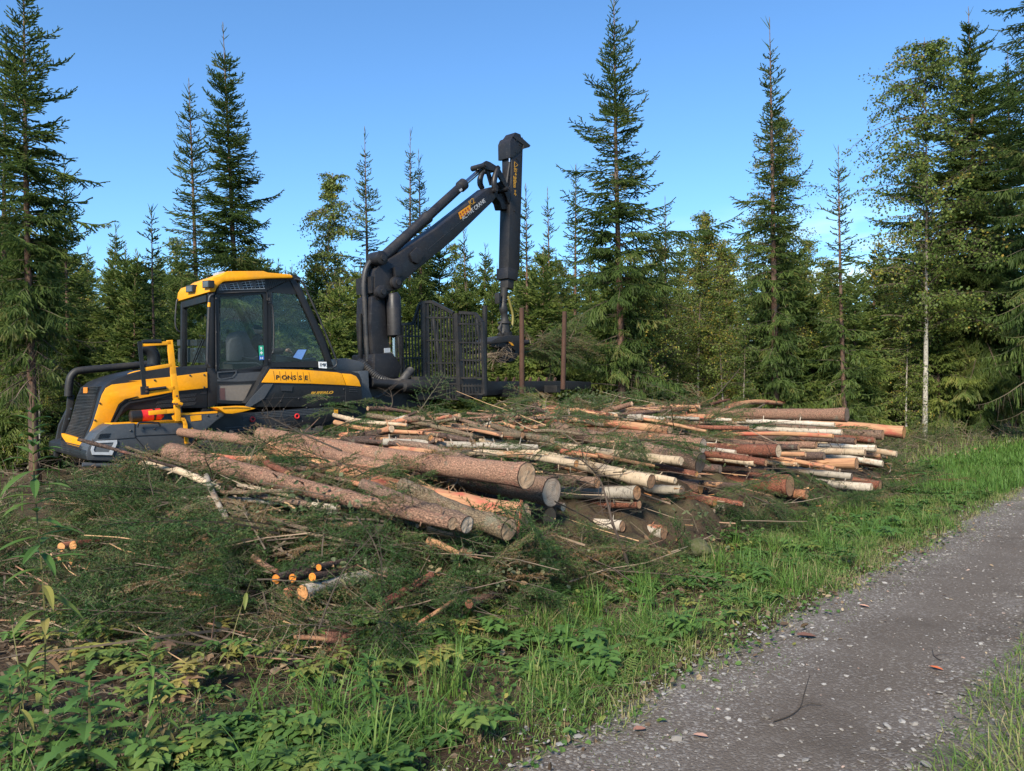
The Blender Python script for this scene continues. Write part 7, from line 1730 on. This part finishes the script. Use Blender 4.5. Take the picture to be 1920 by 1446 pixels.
plant('stalk', 55, 1400, 3.7, .62, "thin yellow dry stalk leaning near the tall willowherb", 21, .7, 1.0, "dry_stalk")
plant('stalk', 25, 1440, 3.4, .5, "shorter yellow dry stalk at the picture's lower corner", 22, .75, 1.0, "dry_stalk")
plant('stalk', 425, 1270, gD(1290), .55, "upright dark stalk with a pale leaf in the middle of the bare ground", 23, .6, .9, "dry_stalk")
plant('compound', 15, 1240, 4.0, .42, "bushy green shoot at the picture's edge behind the dry stalks", 31, .35, 1.5, "raspberry_shoot")
plant('willow', 300, 1400, 3.55, .55, "short leafy willowherb between the sow thistle and the light dock", 32, .4, .9, "willowherb")
plant('thistle', 95, 1420, 3.5, .36, "small sow thistle between the two larger ones", 33, .2, .95, "thistle")
plant('willow', 700, 1390, 3.7, .42, "short narrow-leaved willowherb rising from the near grass", 34, .3, .8, "willowherb")
for i, (x, y, k, t_) in enumerate(((120, 1180, 'compound', .45), (300, 1240, 'trifoliate', .75), (450, 1240, 'compound', .8), (500, 1260, 'trifoliate', .55), (820, 1230, 'compound', .5), (620, 1260, 'trifoliate', .7), (700, 1270, 'trifoliate', .62), (850, 1180, 'trifoliate', .5), (160, 1230, 'compound', .85), (40, 1200, 'compound', .35), (90, 1260, 'compound', .4), (930, 1180, 'trifoliate', .6), (520, 1210, 'compound', .7), (390, 1200, 'trifoliate', .85))):
    plant(k, x, y, gD(y + 15), rng.uniform(.14, .24), "small green or yellowing leafy shoot on the bare ground before the heap", 60 + i, t_, 1.0, "leafy_shoot", "leafy shoots on the bare ground", rng.uniform(0, 6))
for i in range(46):
    px, py = rng.uniform(60, 900), rng.uniform(1130, 1330); D = gD(py)
    s, t, _z = RD.loc(((px - 960) / F * D, D, 0))
    if t < 3.2 or zp(s, t) > .25: continue
    plant(rng.choice(('compound', 'trifoliate', 'compound')), px, py, D, rng.uniform(.12, .26), "small green or yellowing leafy shoot on the bare ground before the heap", 120 + i, rng.choice((.35, .5, .65, .75, .85, .95)), rng.uniform(.7, 1.15), "leafy_shoot", "leafy shoots on the bare ground", rng.uniform(0, 6))
# ------------------------------------------------------------------ road stones and a few small things on the road
ico = bmesh.new(); bmesh.ops.create_icosphere(ico, subdivisions=1, radius=1); IV = np.array([tuple(v.co) for v in ico.verts]); ico.faces.ensure_lookup_table(); IF = np.array([[v.index for v in f.verts] for f in ico.faces]); ico.free()
so = Soup(); vars_ = [IV * (1 + NR.normal(0, .16, (len(IV), 1))) * np.array([1, NR.uniform(.55, .9), NR.uniform(.22, .42)]) for _ in range(12)]
for _ in range(30000):
    s = rng.random() ** 1.9 * 24 - 1.2; t = rng.uniform(-1.2, 2.42)
    wheel_ = math.exp(-((t - 1.45) / .28) ** 2) + math.exp(-((t + .45) / .28) ** 2)
    if rng.random() < .66 * wheel_ or (.25 < t < .85 and rng.random() < .8): continue
    sz = min(.026, math.exp(rng.gauss(-5.0, .5))) * (1.25 if 1.75 < t < 2.2 or 0.85 < t < 1.1 else 1)
    so.stamp((vars_[rng.randrange(12)], [IF], [0], np.full(len(IV), min(1, max(0, rng.gauss(.5, .25))))), mat_trs(RD.w(s, t, gz(s, t) + .018 + sz * .10), rng.gauss(0, .2), rng.gauss(0, .2), rng.uniform(0, 6.28), sz))
tag(so.obj("gravel_stones", [M['stone']]), "loose grey pebbles scattered over the gravel road", "gravel", kind='stuff')
def road_leaf(px, py, c, label, sz, name="fallen_leaf", cat="leaf"):
    d = ray(px, py); k = -(CAMZ - .01) / d.z; p = CAM + d * k; s, t, _ = RD.loc(p); p.z = gz(s, t) + .026; L_ = Soup(); leaflet(L_, (0, 0, 0), (math.cos(px), math.sin(px), .05), (.1, 0, 1), sz, sz * .6, .5, -.1, 6, .08); L_.V = [v for v in L_.V]
    o = L_.obj(name, [flat("leaf_colour", c, .6)], None, None); o.location = p; tag(o, label, cat)
road_leaf(1768, 1262, (.42, .11, .04), "bright orange fallen leaf lying on the gravel wheel track", .07)
road_leaf(1530, 1198, (.13, .065, .045), "crumpled brown leaf heap on the road's pebbly edge", .13)
road_leaf(1630, 1142, (.46, .26, .18), "pale pink leaf lying alone on the far gravel", .07)
road_leaf(1300, 1382, (.34, .20, .15), "beige dry leaf at the road edge among pebbles", .07)
road_leaf(1210, 1372, (.27, .13, .09), "brown leaf near the verge next to clover", .07)
def road_twig(pxs, label):
    bm = bmesh.new(); P = []
    for x, y in pxs:
        d = ray(x, y); p = CAM + d * (-(CAMZ - .02) / d.z); s, t, _ = RD.loc(p); p.z = gz(s, t) + .025; P.append(p)
    tube(bm, P, [.0034 - .002 * i / (len(P) - 1) for i in range(len(P))], 6, spline=3); q = P[len(P) // 2]; tube(bm, [q, q + Vector((.06, .03, .01)), q + Vector((.12, .03, .0))], .002, 5)
    tag(bm_obj("twig", bm, M['twig'], None, True, origin=P[0]), label, "twig")
road_twig([(1450, 1356), (1480, 1345), (1500, 1328), (1508, 1300), (1518, 1268)], "crooked dead twig lying on the gravel track")
road_twig([(1765, 1240), (1752, 1232), (1748, 1218)], "tiny dark twig on the road above the orange leaf")
